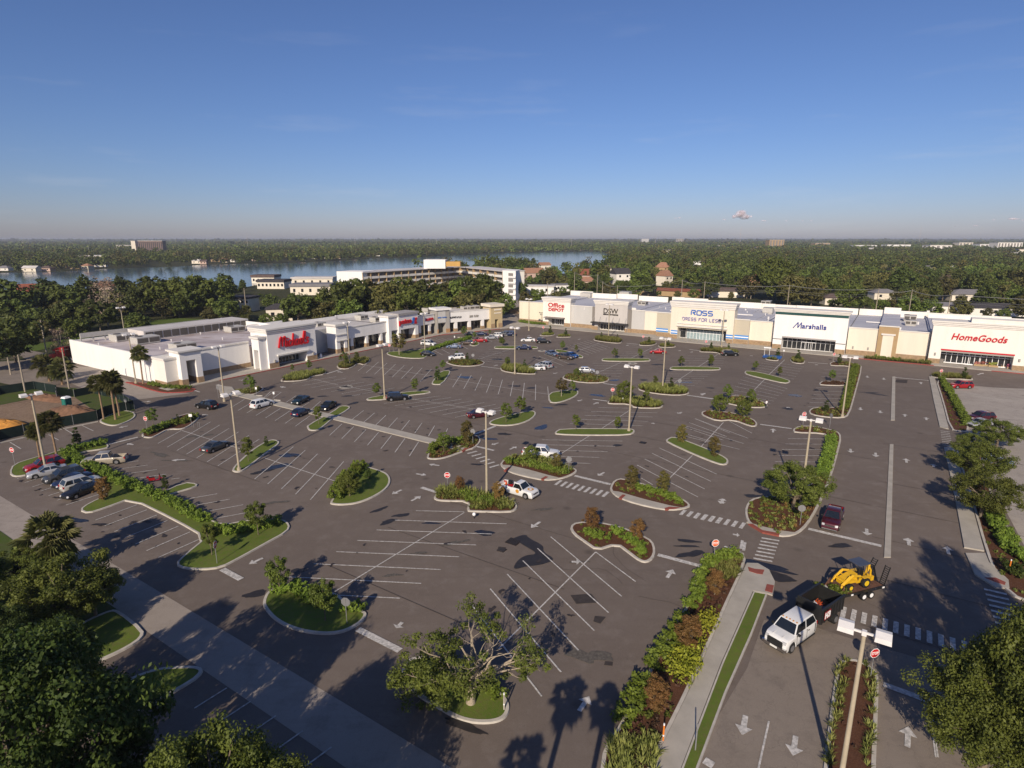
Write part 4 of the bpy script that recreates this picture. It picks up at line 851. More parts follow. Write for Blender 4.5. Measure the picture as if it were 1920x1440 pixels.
for k in range(6): x=r[3]-1.5+(r[4]-r[3]+2)*k/5; b=fR.mb(); b.tube([(x,-3.5,r[5]+2.4),(x,-1.7,r[5]+.4)],.05,5); b.build('canopy_rod',M_mgrey,o)
fR.sign(o,text_mesh('DSW',0),'p4',1182,1365,258,322,-3.5,M_lblack); fR.sign(o,text_mesh('DESIGNER SHOE WAREHOUSE',.01),'p4',1175,1365,328,342,-3.5,M_lblack)
wall(o,fR,'p4',1540,240,1712,-4.5,M_lgrey,zt=8.2); wall(o,fR,'p4',1712,250,1878,-4.6,M_cream,zt=8.1)
hvac(o,'p4',1460,95,7.4,5.5,4,2.4,louv=False); hvac(o,'p4',1680,215,7.4,4,3,1.8); hvac(o,'p4',1850,165,7.4,4,3,1.8)
# discount clothing
o=tag(empty('store_building'),'cream clothing store with blue angular letters and blue and white striped piers','store')
def striped(f,root,s0,s1,d):
    b=f.mb(); b.box(s0-.02,s1+.02,d+.1,d+.16,1.75,2.2); b.box(s0-.02,s1+.02,d+.1,d+.16,2.55,3.0); b.build('blue_band',M_skyblue,root)
    b=f.mb(); b.box(s0-.01,s1+.01,d+.09,d+.14,2.21,2.54); b.build('white_band',M_signwhite,root)
s0,s1,z=wall(o,fR,'p5',362,255,548,-2,M_khaki,zt=8.3); striped(fR,o,s0,s0+4.2,-2)
r=portal(o,fR,'p5',545,215,1362,622,490,1250,0,M_cream,corh=1.3,rec=3,frames=8,soffit=M_khaki)
striped(fR,o,r[3]-2.2,r[3],0); striped(fR,o,r[4],r[1],0)
b=fR.mb(); b.box(r[3]-.3,r[4]+.3,.003,.5,r[5]+.1,r[5]+.5); b.box(r[3]-.1,r[4]+.1,.002,.35,r[5]+.95,r[5]+1.3); b.build('door_cornice',M_trim,o)
b=fR.mb(); b.box(r[3]+2.5,r[4]-1.5,-2.9,-2.75,0,3.2); b.build('glazed_entrance',mat('pale_glazing',(.33,.42,.44),.2,.3,2,spec=.6),o)
b=fR.mb()
for k in range(12): x=r[3]+2.5+k*(r[4]-r[3]-4)/11; b.box(x-.05,x+.05,-2.75,-2.65,0,3.2)
b.box(r[3]+2.5,r[4]-1.5,-2.74,-2.66,2.3,2.42); b.build('entrance_mullions',M_signwhite,o)
s0,s1,z=wall(o,fR,'p5',1362,330,1552,-1,M_khaki,zt=7.9,depth=44); striped(fR,o,s1-4.3,s1,-1)
wall(o,fR,'p5',1552,355,1862,-2,M_cream,zt=7.6)
def RL(ch,x):
    q={'R':[[(0,0),(0,.78)],[(0,1),(.72,1),(.78,.92),(.78,.62),(.7,.55),(.3,.55),(.8,0)]],'O':[[(.1,0),(0,.12),(0,.88),(.1,1),(.75,1),(.85,.88),(.85,.12),(.75,0),(.1,0)]],
     'S':[[(.8,1),(.12,1),(0,.88),(0,.62),(.1,.52),(.7,.48),(.8,.38),(.8,.12),(.7,0),(0,0)]],'D':[[(0,.25),(0,1),(.6,1),(.82,.8),(.82,.2),(.6,0),(.2,0)]],'E':[[(.75,1),(.1,1),(0,.9),(0,.1),(.1,0),(.75,0)],[(.15,.5),(.65,.5)]],
     'F':[[(0,0),(0,.78)],[(0,1),(.75,1)],[(.1,.52),(.6,.52)]],'L':[[(0,1),(0,.1),(.1,0),(.72,0)]]}[ch]
    return [[(x+a,c) for a,c in l] for l in q]
def ross(s,w):
    L=[];x=0
    for ch in s:
        if ch!=' ': L+=RL(ch,x)
        x+=1.1 if ch!=' ' else .7
    return stroke_mesh(L,w,0)
fR.sign(o,ross('ROSS',.2),'p5',795,1078,278,345,0,M_lblue); fR.sign(o,ross('DRESS FOR LESS',.13),'p5',685,1178,370,412,0,M_lpurp)
hvac(o,'p5',1760,225,7,4,4,2.6); hvac(o,'p5',1785,320,7,4,4,2.6,louv=False)
# navy sign
o=tag(empty('store_building'),'white clothing store with navy blue letters and dark green top band','store')
r=portal(o,fR,'p6',238,150,1185,318,480,1010,1.5,M_white,corh=.7,rec=2.2,frames=11,soffit=M_tgrey)
b=fR.mb(); b.box(r[0]+.05,r[1]-.05,1.503,1.6,r[2]-1.1,r[2]-.35); b.build('green_band',M_green,o)
b=fR.mb(); b.box(r[0],r[3],1.503,1.62,3.1,3.25); b.box(r[4],r[1],1.503,1.62,3.1,3.25); b.build('dark_stripe',M_dark,o)
fR.sign(o,stroke_mesh([[(0,0),(.75,1)],[(.75,1),(.78,.1)],[(.78,.1),(1.3,1)],[(1.3,1),(1.3,0)]],.13,0),'p6',465,572,296,376,1.5,M_lnavy); fR.sign(o,text_mesh('arshalls',.012,.0),'p6',580,890,318,380,1.5,M_lnavy)
wall(o,fR,'p6',1185,330,1575,0,M_cream,zt=7.9); s0,s1,z=wall(o,fR,'p6',1572,330,1830,.6,M_tan,depth=44,base=None,zt=9.0)
c0_,c1_=fR.S('p6',1598,4,.6),fR.S('p6',1738,4,.6)
b=fR.mb(); b.box(c0_,c1_,.603,.7,0,6.6); b.build('cream_panel',M_cream,o)
b=fR.mb(); b.box(c0_-.4,c1_+.4,.603,.95,6.601,7.05); b.build('lintel',M_trim,o)
wall(o,fR,'p7',312,300,722,0,M_cream,zt=7.9)
bump_sconces(o,fR,'p6',[(1230,625),(1425,640)],0)
hvac(o,'p7',450,215,7.2,4,4,2.5); hvac(o,'p7',635,170,7.2,3.5,3.5,2.4); hvac(o,'p7',460,270,7.2,3.5,3,2)
# red serif sign
o=tag(empty('store_building'),'cream home store with red italic serif letters and red door trim','store')
wall(o,fR,'p7',722,330,765,-.8,M_mgrey,zt=8.4,base=None)
r=portal(o,fR,'p7',762,250,2100,858,590,1795,2,M_offw,corh=.9,rec=2.6,frames=12,soffit=M_mgrey,band=M_lred2,fm=M_signwhite,bh=1.4)
b=fR.mb(); b.box(r[0]+8,r[1],-2,2.35,r[2]+.9,r[2]+1.9); b.build('raised_parapet',M_offw,o)
fR.sign(o,text_mesh('HomeGoods',.014,.22),'p7',1000,1712,372,455,2,M_lred2)
bump_sconces(o,fR,'p7',[(778,640),(1862,725)],2)
sH0,sH1=r[0],r[1]
b=fR.mb(); b.box(r[0],r[1]+10,-40,-2.003,-.1,8); b.build('roof',M_roofR,o); b=fR.mb(); b.box(r[0],r[1]+10,-40.5,-40.003,-.1,9.2); b.build('rear_parapet',M_offw,o)
# sidewalk in front of the right row
sa=fR.S('p4',60,0,-7)
b=fR.mb(); b.box(fR.S('p4',60,0,-4),fR.S('p5',340,0,0),-8,1.5,-.1,.14); b.box(fR.S('p5',340,0,0)+.002,sH1,-3,5.5,-.1,.14); structure(b.build('store_sidewalk',M_walk))
b=fR.mb(); b.box(fR.S('p6',1200,0,5),fR.S('p7',760,0,5),5.503,5.75,-.1,.15); b.box(fR.S('p7',1500,0,5),sH1,5.503,5.75,-.1,.15); structure(b.build('red_kerb',M_redk))
b=fR.mb(); b.box(fR.S('p6',1370,0,5),fR.S('p7',720,0,5),2.2,5.3,-.1,.17); structure(b.build('mulch_bed',M_mulch))
cover([tuple((fR.M@Vector(p))[:2]) for p in [(fR.S('p6',1370,0,5),2.5,0),(fR.S('p7',720,0,5),2.5,0),(fR.S('p7',720,0,5),5.2,0),(fR.S('p6',1370,0,5),5.2,0)]],'flax',4,.8,'low planting along the wall between navy-sign and red-serif-sign stores')
rv=MB(); rv.M=fR.M
for n_ in range(40):
    s_=rnd.uniform(fR.S('p4',760,7,0),sH0-2); d_=-rnd.uniform(6,38); h_=rnd.choice([.5,.7,.9]); rv.tube([(s_,d_,7),(s_,d_,7.3+h_)],rnd.choice([.1,.15,.3]),6)
for n_ in range(5):
    s_=fR.S('p4',900,7,0)+n_*21; rv.box(s_,s_+.25,-36,-8,7.3,7.62); rv.box(s_+6,s_+14,-18-n_,-17.7-n_,7.3,7.6)
rv.build('roof_pipes',M_lampw,o)
# === left row ===
NL=AX; UL=BX     # facades run along BX and face +AX
fL=Fac((-137.5*AX[0],-137.5*AX[1]),UL,NL)
o=tag(empty('store_building'),'white craft store with bulky red cursive letters and a wide flat roof','store')
# main body
sc=fL.S('p1',1185,6,0) ; c0=W('p1',1185,893); bcorn=c0[0]*BX[0]+c0[1]*BX[1]; 
far=W('px',136,680); dfar=(far[0]*AX[0]+far[1]*AX[1])+137.5
sM=fL.S('c6',160,7,0)
b=fL.mb(); b.box(bcorn,sM+22,dfar,-5.3,-.1,5.6); b.build('roof',M_roofL,o)
b=fL.mb(); b.box(bcorn-.5,bcorn-.003,dfar,-4.8,-.1,6.4); b.box(bcorn-.003,sM+22,dfar-.4,dfar-.003,-.1,6.1); b.build('wall',M_white,o)
# end cap
b=fL.mb(); b.box(bcorn-1.5,bcorn+3.3,-5.1,.0,-.1,6.3); b.build('end_wall',M_offw,o); b=fL.mb(); b.box(bcorn-1.7,bcorn+3.3,-5.3,.15,6.301,6.75); b.build('parapet_cap',M_trim,o)
b=fL.mb(); b.box(bcorn-1.6,bcorn+3.3,-5.15,.08,-.1,1.3); b.build('block_base',M_brick,o)
e0=fL.S('p1',1385,7,1.5); e1=fL.S('p1',1640,7,1.5); q0=fL.S('p1',1470,5,1.5); q1=fL.S('p1',1585,5,1.5)
b=fL.mb(); b.box(e0,q0,-3,1.5,-.1,5.8); b.box(q1,e1,-3,1.5,-.1,5.8); b.box(e0,e1,-3,1.5,5.801,7.6); b.build('entrance_wall',M_white,o)
b=fL.mb(); b.box(e0-.5,e1+.5,-3.5,2,7.9,8.25); b.box(e0-.25,e1+.25,-3.25,1.75,7.601,7.9); b.build('cornice',M_trim,o)
b=fL.mb(); b.box(e0-.1,q0+.02,-2.9,1.58,-.1,1.5); b.box(q1-.02,e1+.1,-2.9,1.58,-.1,1.5); b.build('block_base',M_brick,o)
b=fL.mb(); b.box(q0+.02,q1-.02,-2.9,-2.6,-.1,5.7); b.build('niche_wall',M_tan,o)
# long wall
b=fL.mb(); b.box(bcorn+3.31,sM+1,-5.29,-4.8,-.1,6.6); b.build('wall',M_white,o); b=fL.mb(); b.box(e1,sM+1,-5.4,-4.6,6.601,7.0); b.build('parapet_cap',M_trim,o)
b=fL.mb(); b.box(bcorn+3.31,sM+1,-4.797,-4.7,-.1,1.3); b.build('block_base',M_brick,o)
# tower with the cursive sign
r=portal(o,fL,'c6',238,15,600,328,190,540,2,M_white,corh=.9,rec=3.5,frames=8,thick=7,soffit=M_mgrey,doors=False)
b=fL.mb(); b.box(r[3]-.4,r[4]+.6,2.003,2.5,r[5]+.0,r[5]+.4); b.build('door_lintel',M_trim,o)
b=fL.mb(); b.box(r[0]-2.2,r[0]-.003,-1.5,-.9,-.1,8.2); b.box(r[0]-2.2,r[0]-.003,.9,1.5,-.1,8.2); b.box(r[0]-2.2,r[0]-.003,-.9,.9,5.2,8.2); b.build('side_pier',M_white,o)
b=fL.mb(); b.box(r[0]-2.6,r[0]-.003,-1.9,1.9,8.201,8.7); b.build('pier_cap',M_trim,o)
SCR=[[(0,.1),(.2,1.45),(.42,1.75),(.66,1.5),(.76,.25)],[(.76,.9),(1.0,1.6),(1.25,1.75),(1.42,1.4),(1.4,.3),(1.62,.08)],[(1.62,.08),(1.85,.9),(1.85,.25),(2.05,.1)],[(1.95,1.3),(1.97,1.33)],
 [(2.75,.85),(2.5,1.0),(2.22,.75),(2.2,.3),(2.45,.06),(2.8,.25),(3.05,.9)],[(3.15,2.0),(3.0,.1)],[(3.02,.65),(3.25,.98),(3.5,.85),(3.45,.15),(3.7,.1)],[(4.3,.95),(3.95,1.0),(3.72,.6),(3.82,.15),(4.1,.1),(4.35,.5),(4.38,.95)],[(4.36,.6),(4.42,.12),(4.65,.12),(4.8,.5)],
 [(4.8,.45),(5.2,.65),(5.15,1.0),(4.88,1.0),(4.7,.6),(4.8,.15),(5.1,.05),(5.42,.3)],[(5.42,.3),(5.85,1.4),(5.9,2.1),(5.65,2.15),(5.5,1.3),(5.55,.3),(5.85,.05),(6.1,.2)],[(6.75,.9),(6.45,1.08),(6.22,.8),(6.68,.45),(6.5,.1),(6.1,.12)]]
Vm=stroke_mesh(SCR,.215); Vm[0][:,0]+=Vm[0][:,1]*.12
fL.sign(o,Vm,'p2',632,1012,430,600,2,M_lred,th=.5)
bump_sconces(o,fL,'c6',[(300,228),(588,168)],2)
hvac(o,'p1',700,375,5.6,5.5,4.5,2.6,57); hvac(o,'p1',975,405,5.6,7,4.5,2.6,57); hvac(o,'p1',1430,490,5.6,6,4,2.6,57); hvac(o,'p2',130,395,5.6,5.5,4,2.3,57); hvac(o,'p2',1140,335,6,4,3,1.9,57)
# penthouse with louvres and rear screen
pc=G(*K('p1',970,375),5.6); P0=(pc[0]*BX[0]+pc[1]*BX[1],pc[0]*AX[0]+pc[1]*AX[1]+137.5)
b=fL.mb(); b.box(P0[0],P0[0]+32,P0[1]-9,P0[1],5.5,8.2); b.build('penthouse',M_roofW,o)
b=fL.mb()
for k in range(13): b.box(P0[0]+.4+k*2.42,P0[0]+2.5+k*2.42,P0[1]+.003,P0[1]+.1,5.9,7.8)
b.build('penthouse_louvers',M_louver,o)
b=fL.mb()
for k in range(13): b.box(bcorn+1+k*3,bcorn+1.3+k*3,dfar+3,dfar+3.3,5.5,8.0)
b.box(bcorn+1,bcorn+37.3,dfar+3.31,dfar+3.5,6.9,8.2); b.build('roof_screen',M_unit,o)
b=fL.mb(); b.box(sM+21.6,sM+22,dfar,-12,-.1,7.6); b.build('rear_parapet',M_white,o)
vents(o,'p1',[(1160,370),(1290,385),(1155,480),(1420,395),(1550,420),(1640,300),(1125,265),(1860,260),(1905,365),(625,395),(420,430)],5.6)
# row between
o=tag(empty('store_building'),'low white shop row with dark glazing between piers, beside the cursive-sign store','store')
t0=fL.S('p2',1110,7,-3)
b=fL.mb(); b.box(r[1]+.003,t0+6,-6,-5.5,-.1,7.0); b.build('recessed_wall',M_lgrey,o)
k0=fL.S('p2',1340,8,0.2); k1=fL.S('p2',1465,8,.2)
b=fL.mb(); b.box(k0,k0+1.3,-4,.2,-.1,8.2); b.box(k1-1,k1,-4,.2,-.1,8.2); b.box(k0+1.3,k1-1,-4,.2,3.8,8.2); b.build('corner_tower',M_white,o)
b=fL.mb(); b.box(k0-.5,k1+.5,-4.5,.7,8.201,8.8); b.box(k0-.3,k1+.3,.203,.5,5.5,5.8); b.box(k0-.2,k1+.2,.203,.45,3.7,4.0); b.build('cornice',M_trim,o)
b=fL.mb(); b.box(k0-.1,k0+1.4,-3.9,.3,-.1,1.4); b.box(k1-1.1,k1+.1,-3.9,.3,-.1,1.4); b.build('block_base',M_brick,o)
def rowseg(root,f,s0,s1,d,ztop,zop,npier,pw=.9,sign=None,basem=M_brick,wm=M_white,depth=24):
    b=f.mb(); b.box(s0,s1,d-.5,d,zop,ztop); b.build('fascia_wall',wm,root)
    b=f.mb(); b.box(s0,s1,d-.6,d+.15,ztop+.001,ztop+.3); b.build('parapet_cap',M_trim,root)
    b=f.mb(); b.box(s0,s1,d-3.2,d-3,-.1,zop+.5); b.build('shop_window',M_glass,root)
    b=f.mb(); b.box(s0,s1,d-3,d-.501,zop+.1,zop+.3); b.build('soffit',M_lgrey,root)
    n=npier
    for k in range(n):
        x=s0+(s1-s0)*(k+.5)/n if n>1 else (s0+s1)/2
        b=f.mb(); b.box(x-pw/2,x+pw/2,d-1,d-.05,1.25,zop-.002); b.build('pier',wm,root)
        b=f.mb(); b.box(x-pw/2-.1,x+pw/2+.1,d-1.1,d+.03,-.1,1.249); b.build('pier_base',basem,root)
    b=f.mb(); m_=max(6,int((s1-s0)/1.6))
    for k in range(m_): x=s0+(s1-s0)*k/m_; b.box(x,x+.1,d-2.997,d-2.9,0,zop)
    b.box(s0,s1,d-2.998,d-2.91,2.5,2.6); b.build('window_frame',M_dgrey,root)
    b=f.mb(); b.box(s0,s1,d-depth,d-3.203,-.1,ztop-.8); b.build('roof',M_roofW,root); b=f.mb(); b.box(s0,s1,d-depth-.4,d-depth-.003,-.1,ztop+.2); b.build('rear_parapet',M_white,root)
k2=fL.S('p3',185,7,-1)
rowseg(o,fL,k1+.003,k2,-1,7.0,3.7,3)
b=fL.mb(); b.box(r[1]+.01,k1,-30,-6.003,-.1,6.2); b.build('roof',M_roofW,o); b=fL.mb(); b.box(r[1]+.01,k1,-30.5,-30.003,-.1,7.3); b.build('rear_parapet',M_white,o)
hvac(o,'p2',1650,245,6.4,4,3,1.9,57); hvac(o,'p2',1825,270,6.4,4,3,1.9,57)
o=tag(empty('store_building'),'white pet supply store with red lowercase letters beside a blue and red emblem','store')
m0=fL.S('p3',190,9,0); m1=fL.S('p3',305,9,0); m2=fL.S('p3',572,8,0.5)
b=fL.mb(); b.box(m0,m0+1.2,-4,0,-.1,8.4); b.box(m0+1.2,m1,-4,0,4,8.4); b.build('entrance_wall',M_white,o); b=fL.mb(); b.box(m0-.3,m1,-4.3,.3,8.401,8.9); b.build('pier_cap',M_trim,o)
b=fL.mb(); b.box(m1,m1+1,-5,.5,-.1,3.9); b.box(m2-1.6,m2,-5,.5,-.1,3.9); b.box(m1,m2,-5,.5,3.9,8.6); b.build('tower_wall',M_white,o)
b=fL.mb(); b.box(m1-.3,m2+.3,-5.4,.9,8.601,9.3); b.build('cornice',M_tgrey,o)
b=fL.mb(); b.box(m1+1,m2-1.6,-2.7,-2.5,-.1,4.1); b.build('shop_window',M_glass,o); b=fL.mb(); b.box(m2-1.7,m2+.1,-4.9,.6,-.1,1.3); b.build('block_base',M_brick,o)
fL.sign(o,text_mesh('petco',.05),'p3',325,485,412,492,.5,M_lred,th=.4)
lg=[(0,0),(.35,.1),(.35,.5),(.6,.1),(1.0,0),(.85,.45),(.9,.75),(1.0,.95),(.75,.9),(.55,1.0),(.4,.8),(.2,.9),(.1,.6)]
for nm,mm,poly,xl,xr in [('emblem_blue',M_lblue,[(0,0),(.55,.05),(.8,0),(.75,.5),(1,.75),(.8,1),(.45,.95),(.3,.7),(.35,.4)],485,528),('emblem_red',M_lred,[(0,.1),(.3,0),(1,0),(.75,.4),(.95,.7),(1,1),(.7,.85),(.4,1),(.45,.6)],515,556)]:
    bb=MB(); bb.prism(poly,-.04,.04 if mm is M_lblue else .05,True); fL.sign(o,(np.array(bb.v),bb.f),'p3',xl,xr,380,462,.5,mm,nm,th=.3 if mm is M_lblue else .34)
m3=fL.S('p3',785,7,-1)
rowseg(o,fL,m2+.003,m3,-1,7.0,3.8,2)
b=fL.mb(); b.box(m0,m2,-25,-5.003,-.1,6.2); b.build('roof',M_roofW,o); b=fL.mb(); b.box(m0,m2,-25.5,-25.003,-.1,7.4); b.build('rear_parapet',M_white,o)
fL.sign(o,marks(8,.22),'p3',668,768,392,428,-1,M_lred,th=.2); hvac(o,'p3',700,300,6.3,4,3,1.8,57)
# far turned wing
p0=(fL.M@Vector((m3,-.2,0)))[:2]; p1=G(*K('p3',1640,505)); dx,dy=p1[0]-p0[0],p1[1]-p0[1]; L_=math.hypot(dx,dy); U3=(dx/L_,dy/L_); f3=Fac(p0,U3,(U3[1],-U3[0]))
o=tag(empty('store_building'),'far white shop wing with grey corner tower and tan end tower','store')
a0=0; a1=f3.S('p3',830,7,.5); a2=f3.S('p3',930,7,.5); a3=f3.S('p3',980,7,.5); a4=f3.S('p3',1492,7,0); a5=L_
b=f3.mb(); b.box(a0,a1,-4,.5,-.1,8.4); b.box(a2,a3,-4,.5,-.1,8.4); b.box(a1,a2,-4,.5,3.8,8.4); b.build('corner_tower',M_mgrey,o); b=f3.mb(); b.box(a1+.1,a2-.1,.503,.6,4,8.3); b.build('pale_panel',M_lgrey,o)
b=f3.mb(); b.box(a0-.5,a3+.5,-4.5,1.1,8.401,9.1); b.build('cornice',M_white,o); b=f3.mb(); b.box(a1,a2,-2.2,-2,-.1,3.9); b.build('shop_window',M_glass,o)
b=f3.mb(); b.box(a0,a1+.05,.503,.62,-.1,1.6); b.box(a2-.05,a3,.503,.62,-.1,1.6); b.build('block_base',mat('orange_block',(.42,.24,.12),.9,.25,2),o)
f3.sign(o,marks(10,.2,gap=4),'p3',828,940,375,392,.6,M_lblue,th=.15)
rowseg(o,f3,a3+.003,a4-.003,0,7.3,3.6,3,1.1)
f3.sign(o,marks(6,.16),'p3',985,1060,368,394,0,M_lblack,th=.15); f3.sign(o,marks(4,.16),'p3',1068,1130,362,390,0,M_lblack,th=.15); f3.sign(o,marks(10,.2,gap=4),'p3',1235,1350,348,382,0,M_lgrey if False else M_mgrey,th=.15)
b=f3.mb(); b.box(a4,a4+(a5-a4)*.35,-4.5,1,-.1,8.2); b.box(a4+(a5-a4)*.65,a5,-4.5,1,-.1,8.2); b.box(a4+(a5-a4)*.35,a4+(a5-a4)*.65,-4.5,1,3.4,8.2); b.build('end_tower',M_ochre,o)
b=f3.mb(); b.box(a4-.6,a5+.6,-5.1,1.6,8.201,9.2); b.box(a4+1.5,a5-.6,1.003,1.15,5.6,6.0); b.box(a4+1.5,a5-.6,1.003,1.15,6.8,7.4); b.build('cornice',M_cream,o); b=f3.mb(); b.box(a4+(a5-a4)*.35,a4+(a5-a4)*.65,-.5,-.3,-.1,3.5); b.build('end_door',M_glass,o)
b=f3.mb(); b.box(a4,a4+(a5-a4)*.35,1.003,1.1,-.1,1.8); b.box(a4+(a5-a4)*.65,a5,1.003,1.1,-.1,1.8); b.build('block_base',M_brick,o)
hvac(o,'p3',1190,280,6.5,4,3,1.8,30); hvac(o,'p3',1285,275,6.5,5,3,2,30)
# sidewalks 
b=fL.mb(); b.box(bcorn-3,m3+4,-1.1,2.9,-.1,.14); b.box(e1,r[0],-4.69,-1.103,-.1,.139); structure(b.build('store_sidewalk',M_walk)); b=fL.mb(); b.box(e1+3,m3+4,2.903,3.2,-.1,.15); structure(b.build('red_kerb',M_redk))
b=f3.mb(); b.box(-1,L_+22,-3,3.5,-.1,.142); structure(b.build('store_sidewalk',M_walk)); b=f3.mb(); b.box(-1,L_-3,3.503,3.8,-.1,.152); structure(b.build('red_kerb',M_redk))
island('c5',[(920,385),(1000,405),(1180,462),(1270,470),(1440,460),(1480,440),(1400,430),(1300,425),(1220,410),(1080,395)],m_,1,.3,M_redk)
# pale zone beyond the office store: side drive
sheet('side_drive',M_conc,pix('px',[(935,614),(975,608),(974,600),(960,585),(930,580),(925,600)]))
# ---------------------------------------------------------------- background buildings
def house(x,y,z_,w,dp,h,rz,wallm,roofm,lab,kind='hip',rh=2.2,win=3,name='house',cat='house',group=None,wm=None,rows=1,over=.5,px=None):
    c=G(*K(x[0],x[1],x[2])) if px is None else px
    o=tag(empty(name,(c[0],c[1],0),R(rz)),lab,cat,group); b=MB(); b.box(-w/2,w/2,-dp/2,dp/2,-.3,h); b.build('wall',wallm,o)
    b=MB(); W2,D2=w/2+over,dp/2+over
    if kind=='flat': b.box(-W2,W2,-D2,D2,h+.002,h+rh)
    elif kind=='gable': b.add([(-W2,-D2,h),(W2,-D2,h),(W2,D2,h),(-W2,D2,h),(-W2,0,h+rh),(W2,0,h+rh)],[(0,1,5,4),(2,3,4,5),(0,4,3),(1,2,5),(0,3,2,1)])
    else:
        k=min(W2*.75,D2); b.add([(-W2,-D2,h),(W2,-D2,h),(W2,D2,h),(-W2,D2,h),(-W2+k,0,h+rh),(W2-k,0,h+rh)],[(0,1,5,4),(2,3,4,5),(0,4,3),(1,2,5),(0,3,2,1)])
    b.build('roof',roofm,o)
    for rr in range(rows):
        for i in range(win):
            xx=-w/2+w*(i+.5)/win; z0=h/rows*rr+h/rows*.35; b=MB(); b.box(xx-min(.7,w/win*.3),xx+min(.7,w/win*.3),-dp/2-.04,-dp/2+.02,z0,z0+h/rows*.4); b.build('window',wm or M_glass,o)
    return o
M_redroof=mat('terracotta_roof',(.26,.085,.05),.85,.25,.8); M_orroof=mat('orange_tile_roof',(.36,.19,.12),.85,.2,.8); M_brroof=mat('brown_shingles',(.12,.085,.075),.9,.25,.8)
M_grroof=mat('grey_shingles',(.22,.21,.22),.9,.2,.8); M_dkroof=mat('dark_shingles',(.06,.055,.06),.9,.25,.8); M_pink=mat('pink_stucco',(.55,.40,.33),.9,.1,.3)
# condominium with long balconied wings
hz=16.0
a=G(631,510,hz); bb_=G(680,510.5,hz); c_=G(862,500,hz); d_=G(942,508,hz); e_=G(967,509,hz)
o=tag(empty('apartment_block'),'long white flat-roofed apartment block with rows of brown balconies behind the trees','apartment block')
def bar(root,p,q,h,dp,floors,bays,m=M_offw,face=1,name='wing'):
    dx,dy=q[0]-p[0],q[1]-p[1]; L=math.hypot(dx,dy); u=(dx/L,dy/L); n=(u[1],-u[0]); f=Fac(p,u,n)
    b=f.mb(); b.box(0,L,-dp,-1.6,-.3,h-.4); b.build(name,m,root)
    b=f.mb(); b.box(-.3,L+.3,-dp-.3,.3,h-.39,h); b.build('roof',M_roofW,root)
    fh=(h-.5)/floors; b=f.mb()
    for k in range(floors): b.box(0,L,-1.597,0,k*fh-.1,k*fh+.15); b.box(0,L,-.12,0,k*fh+.15,k*fh+1.15)
    b.build('balcony_parapets',m,root); b=f.mb()
    for k in range(bays+1): x=L*k/bays; b=f.mb(); b.box(x-.15,x+.15,-1.59,.05,-.1,h-.4); b.build('balcony_fin',M_tan,root)
    b=f.mb(); 
    for k in range(floors): b.box(.2,L-.2,-1.597,-1.5,k*fh+1.16,(k+1)*fh-.2)
    b.build('windows',M_dgrey,root); return f,L
bar(o,bb_,c_,hz,14,5,14); f,L=bar(o,c_,d_,hz,14,5,6)
b=MB(); n1=(bb_[0]-a[0],bb_[1]-a[1]); b.add([(a[0],a[1],-.3),(bb_[0],bb_[1],-.3),(bb_[0]+4,bb_[1]+14,-.3),(a[0]+4,a[1]+14,-.3),(a[0],a[1],hz+.3),(bb_[0],bb_[1],hz+.3),(bb_[0]+4,bb_[1]+14,hz+.3),(a[0]+4,a[1]+14,hz+.3)],[(0,1,5,4),(1,2,6,5),(2,3,7,6),(3,0,4,7),(4,5,6,7)]); b.build('end_wall',M_white,o)
b=MB(); b.add([(d_[0],d_[1],-.3),(e_[0],e_[1],-.3),(e_[0]+3,e_[1]+15,-.3),(d_[0]+3,d_[1]+15,-.3),(d_[0],d_[1],hz+.3),(e_[0],e_[1],hz+.3),(e_[0]+3,e_[1]+15,hz+.3),(d_[0]+3,d_[1]+15,hz+.3)],[(0,1,5,4),(1,2,6,5),(2,3,7,6),(3,0,4,7),(4,5,6,7)]); b.build('end_wall',M_white,o)
fe=Fac(d_,((e_[0]-d_[0])/math.dist(d_,e_),(e_[1]-d_[1])/math.dist(d_,e_)),(0,-1)); le=math.dist(d_,e_)
for k in range(5):
    b=fe.mb(); b.box(le*.45,le*.8,.02,.25,k*3.1+1.1,k*3.1+2.6); b.build('window',M_dgrey,o); b=fe.mb(); b.box(le*.42,le*.98,.02,1.1,k*3.1+.1,k*3.1+1.0); b.build('balcony',M_white,o)
c=G(818,503,hz); b=MB(); b.box(c[0]-7,c[0]+6,c[1]-4,c[1]+8,hz,hz+5.2); b.build('stair_head',M_white,o)
c=G(845,503,hz); b=MB(); b.box(c[0]-7,c[0]+6,c[1]-3,c[1]+6,hz+1.2,hz+4); b.build('cooling_tower',mat('yellow_screen',(.55,.33,.10),.8,.1,.5),o)
g1='flat-roofed apartments by the lake'
house(('px',447,582),0,0,17,9,6.0,-8,M_cream,M_dkroof,'cream two storey apartment house with dark roof, behind the cursive-sign store roof','flat',.9,8,'apartment_house','apartment house',rows=2)
house(('px',515,540),0,0,19,12,4.5,-3,M_cream,M_dkroof,'flat dark-roofed apartment house, nearest of the lakeside group','flat',1.6,7,'apartment_house','apartment house',rows=1)
house(('px',500,530),0,0,18,12,4.5,-3,M_cream,M_brroof,'long apartment house with brown mansard roof at the water','flat',1.8,5,'apartment_house','apartment house')
house(('px',588,551),0,0,24,14,5,4,M_cream,M_grroof,'apartment house with pale flat roof left of the big white block','flat',1.6,5,'apartment_house','apartment house')
house(('px',590,533),0,0,30,14,4.5,4,M_cream,M_roofW,'white-roofed apartment house near the shore beside the big white block','flat',1.2,5,'apartment_house','apartment house')
house(('px',525,600),0,0,10,8,5,20,M_cream,M_dkroof,'small cream house among bushes behind the cursive-sign store','hip',2,2)
house(('px',78,588),0,0,19,11,4.5,-25,M_khaki,M_redroof,'red tiled villa among dark trees at left','gable',4,4)
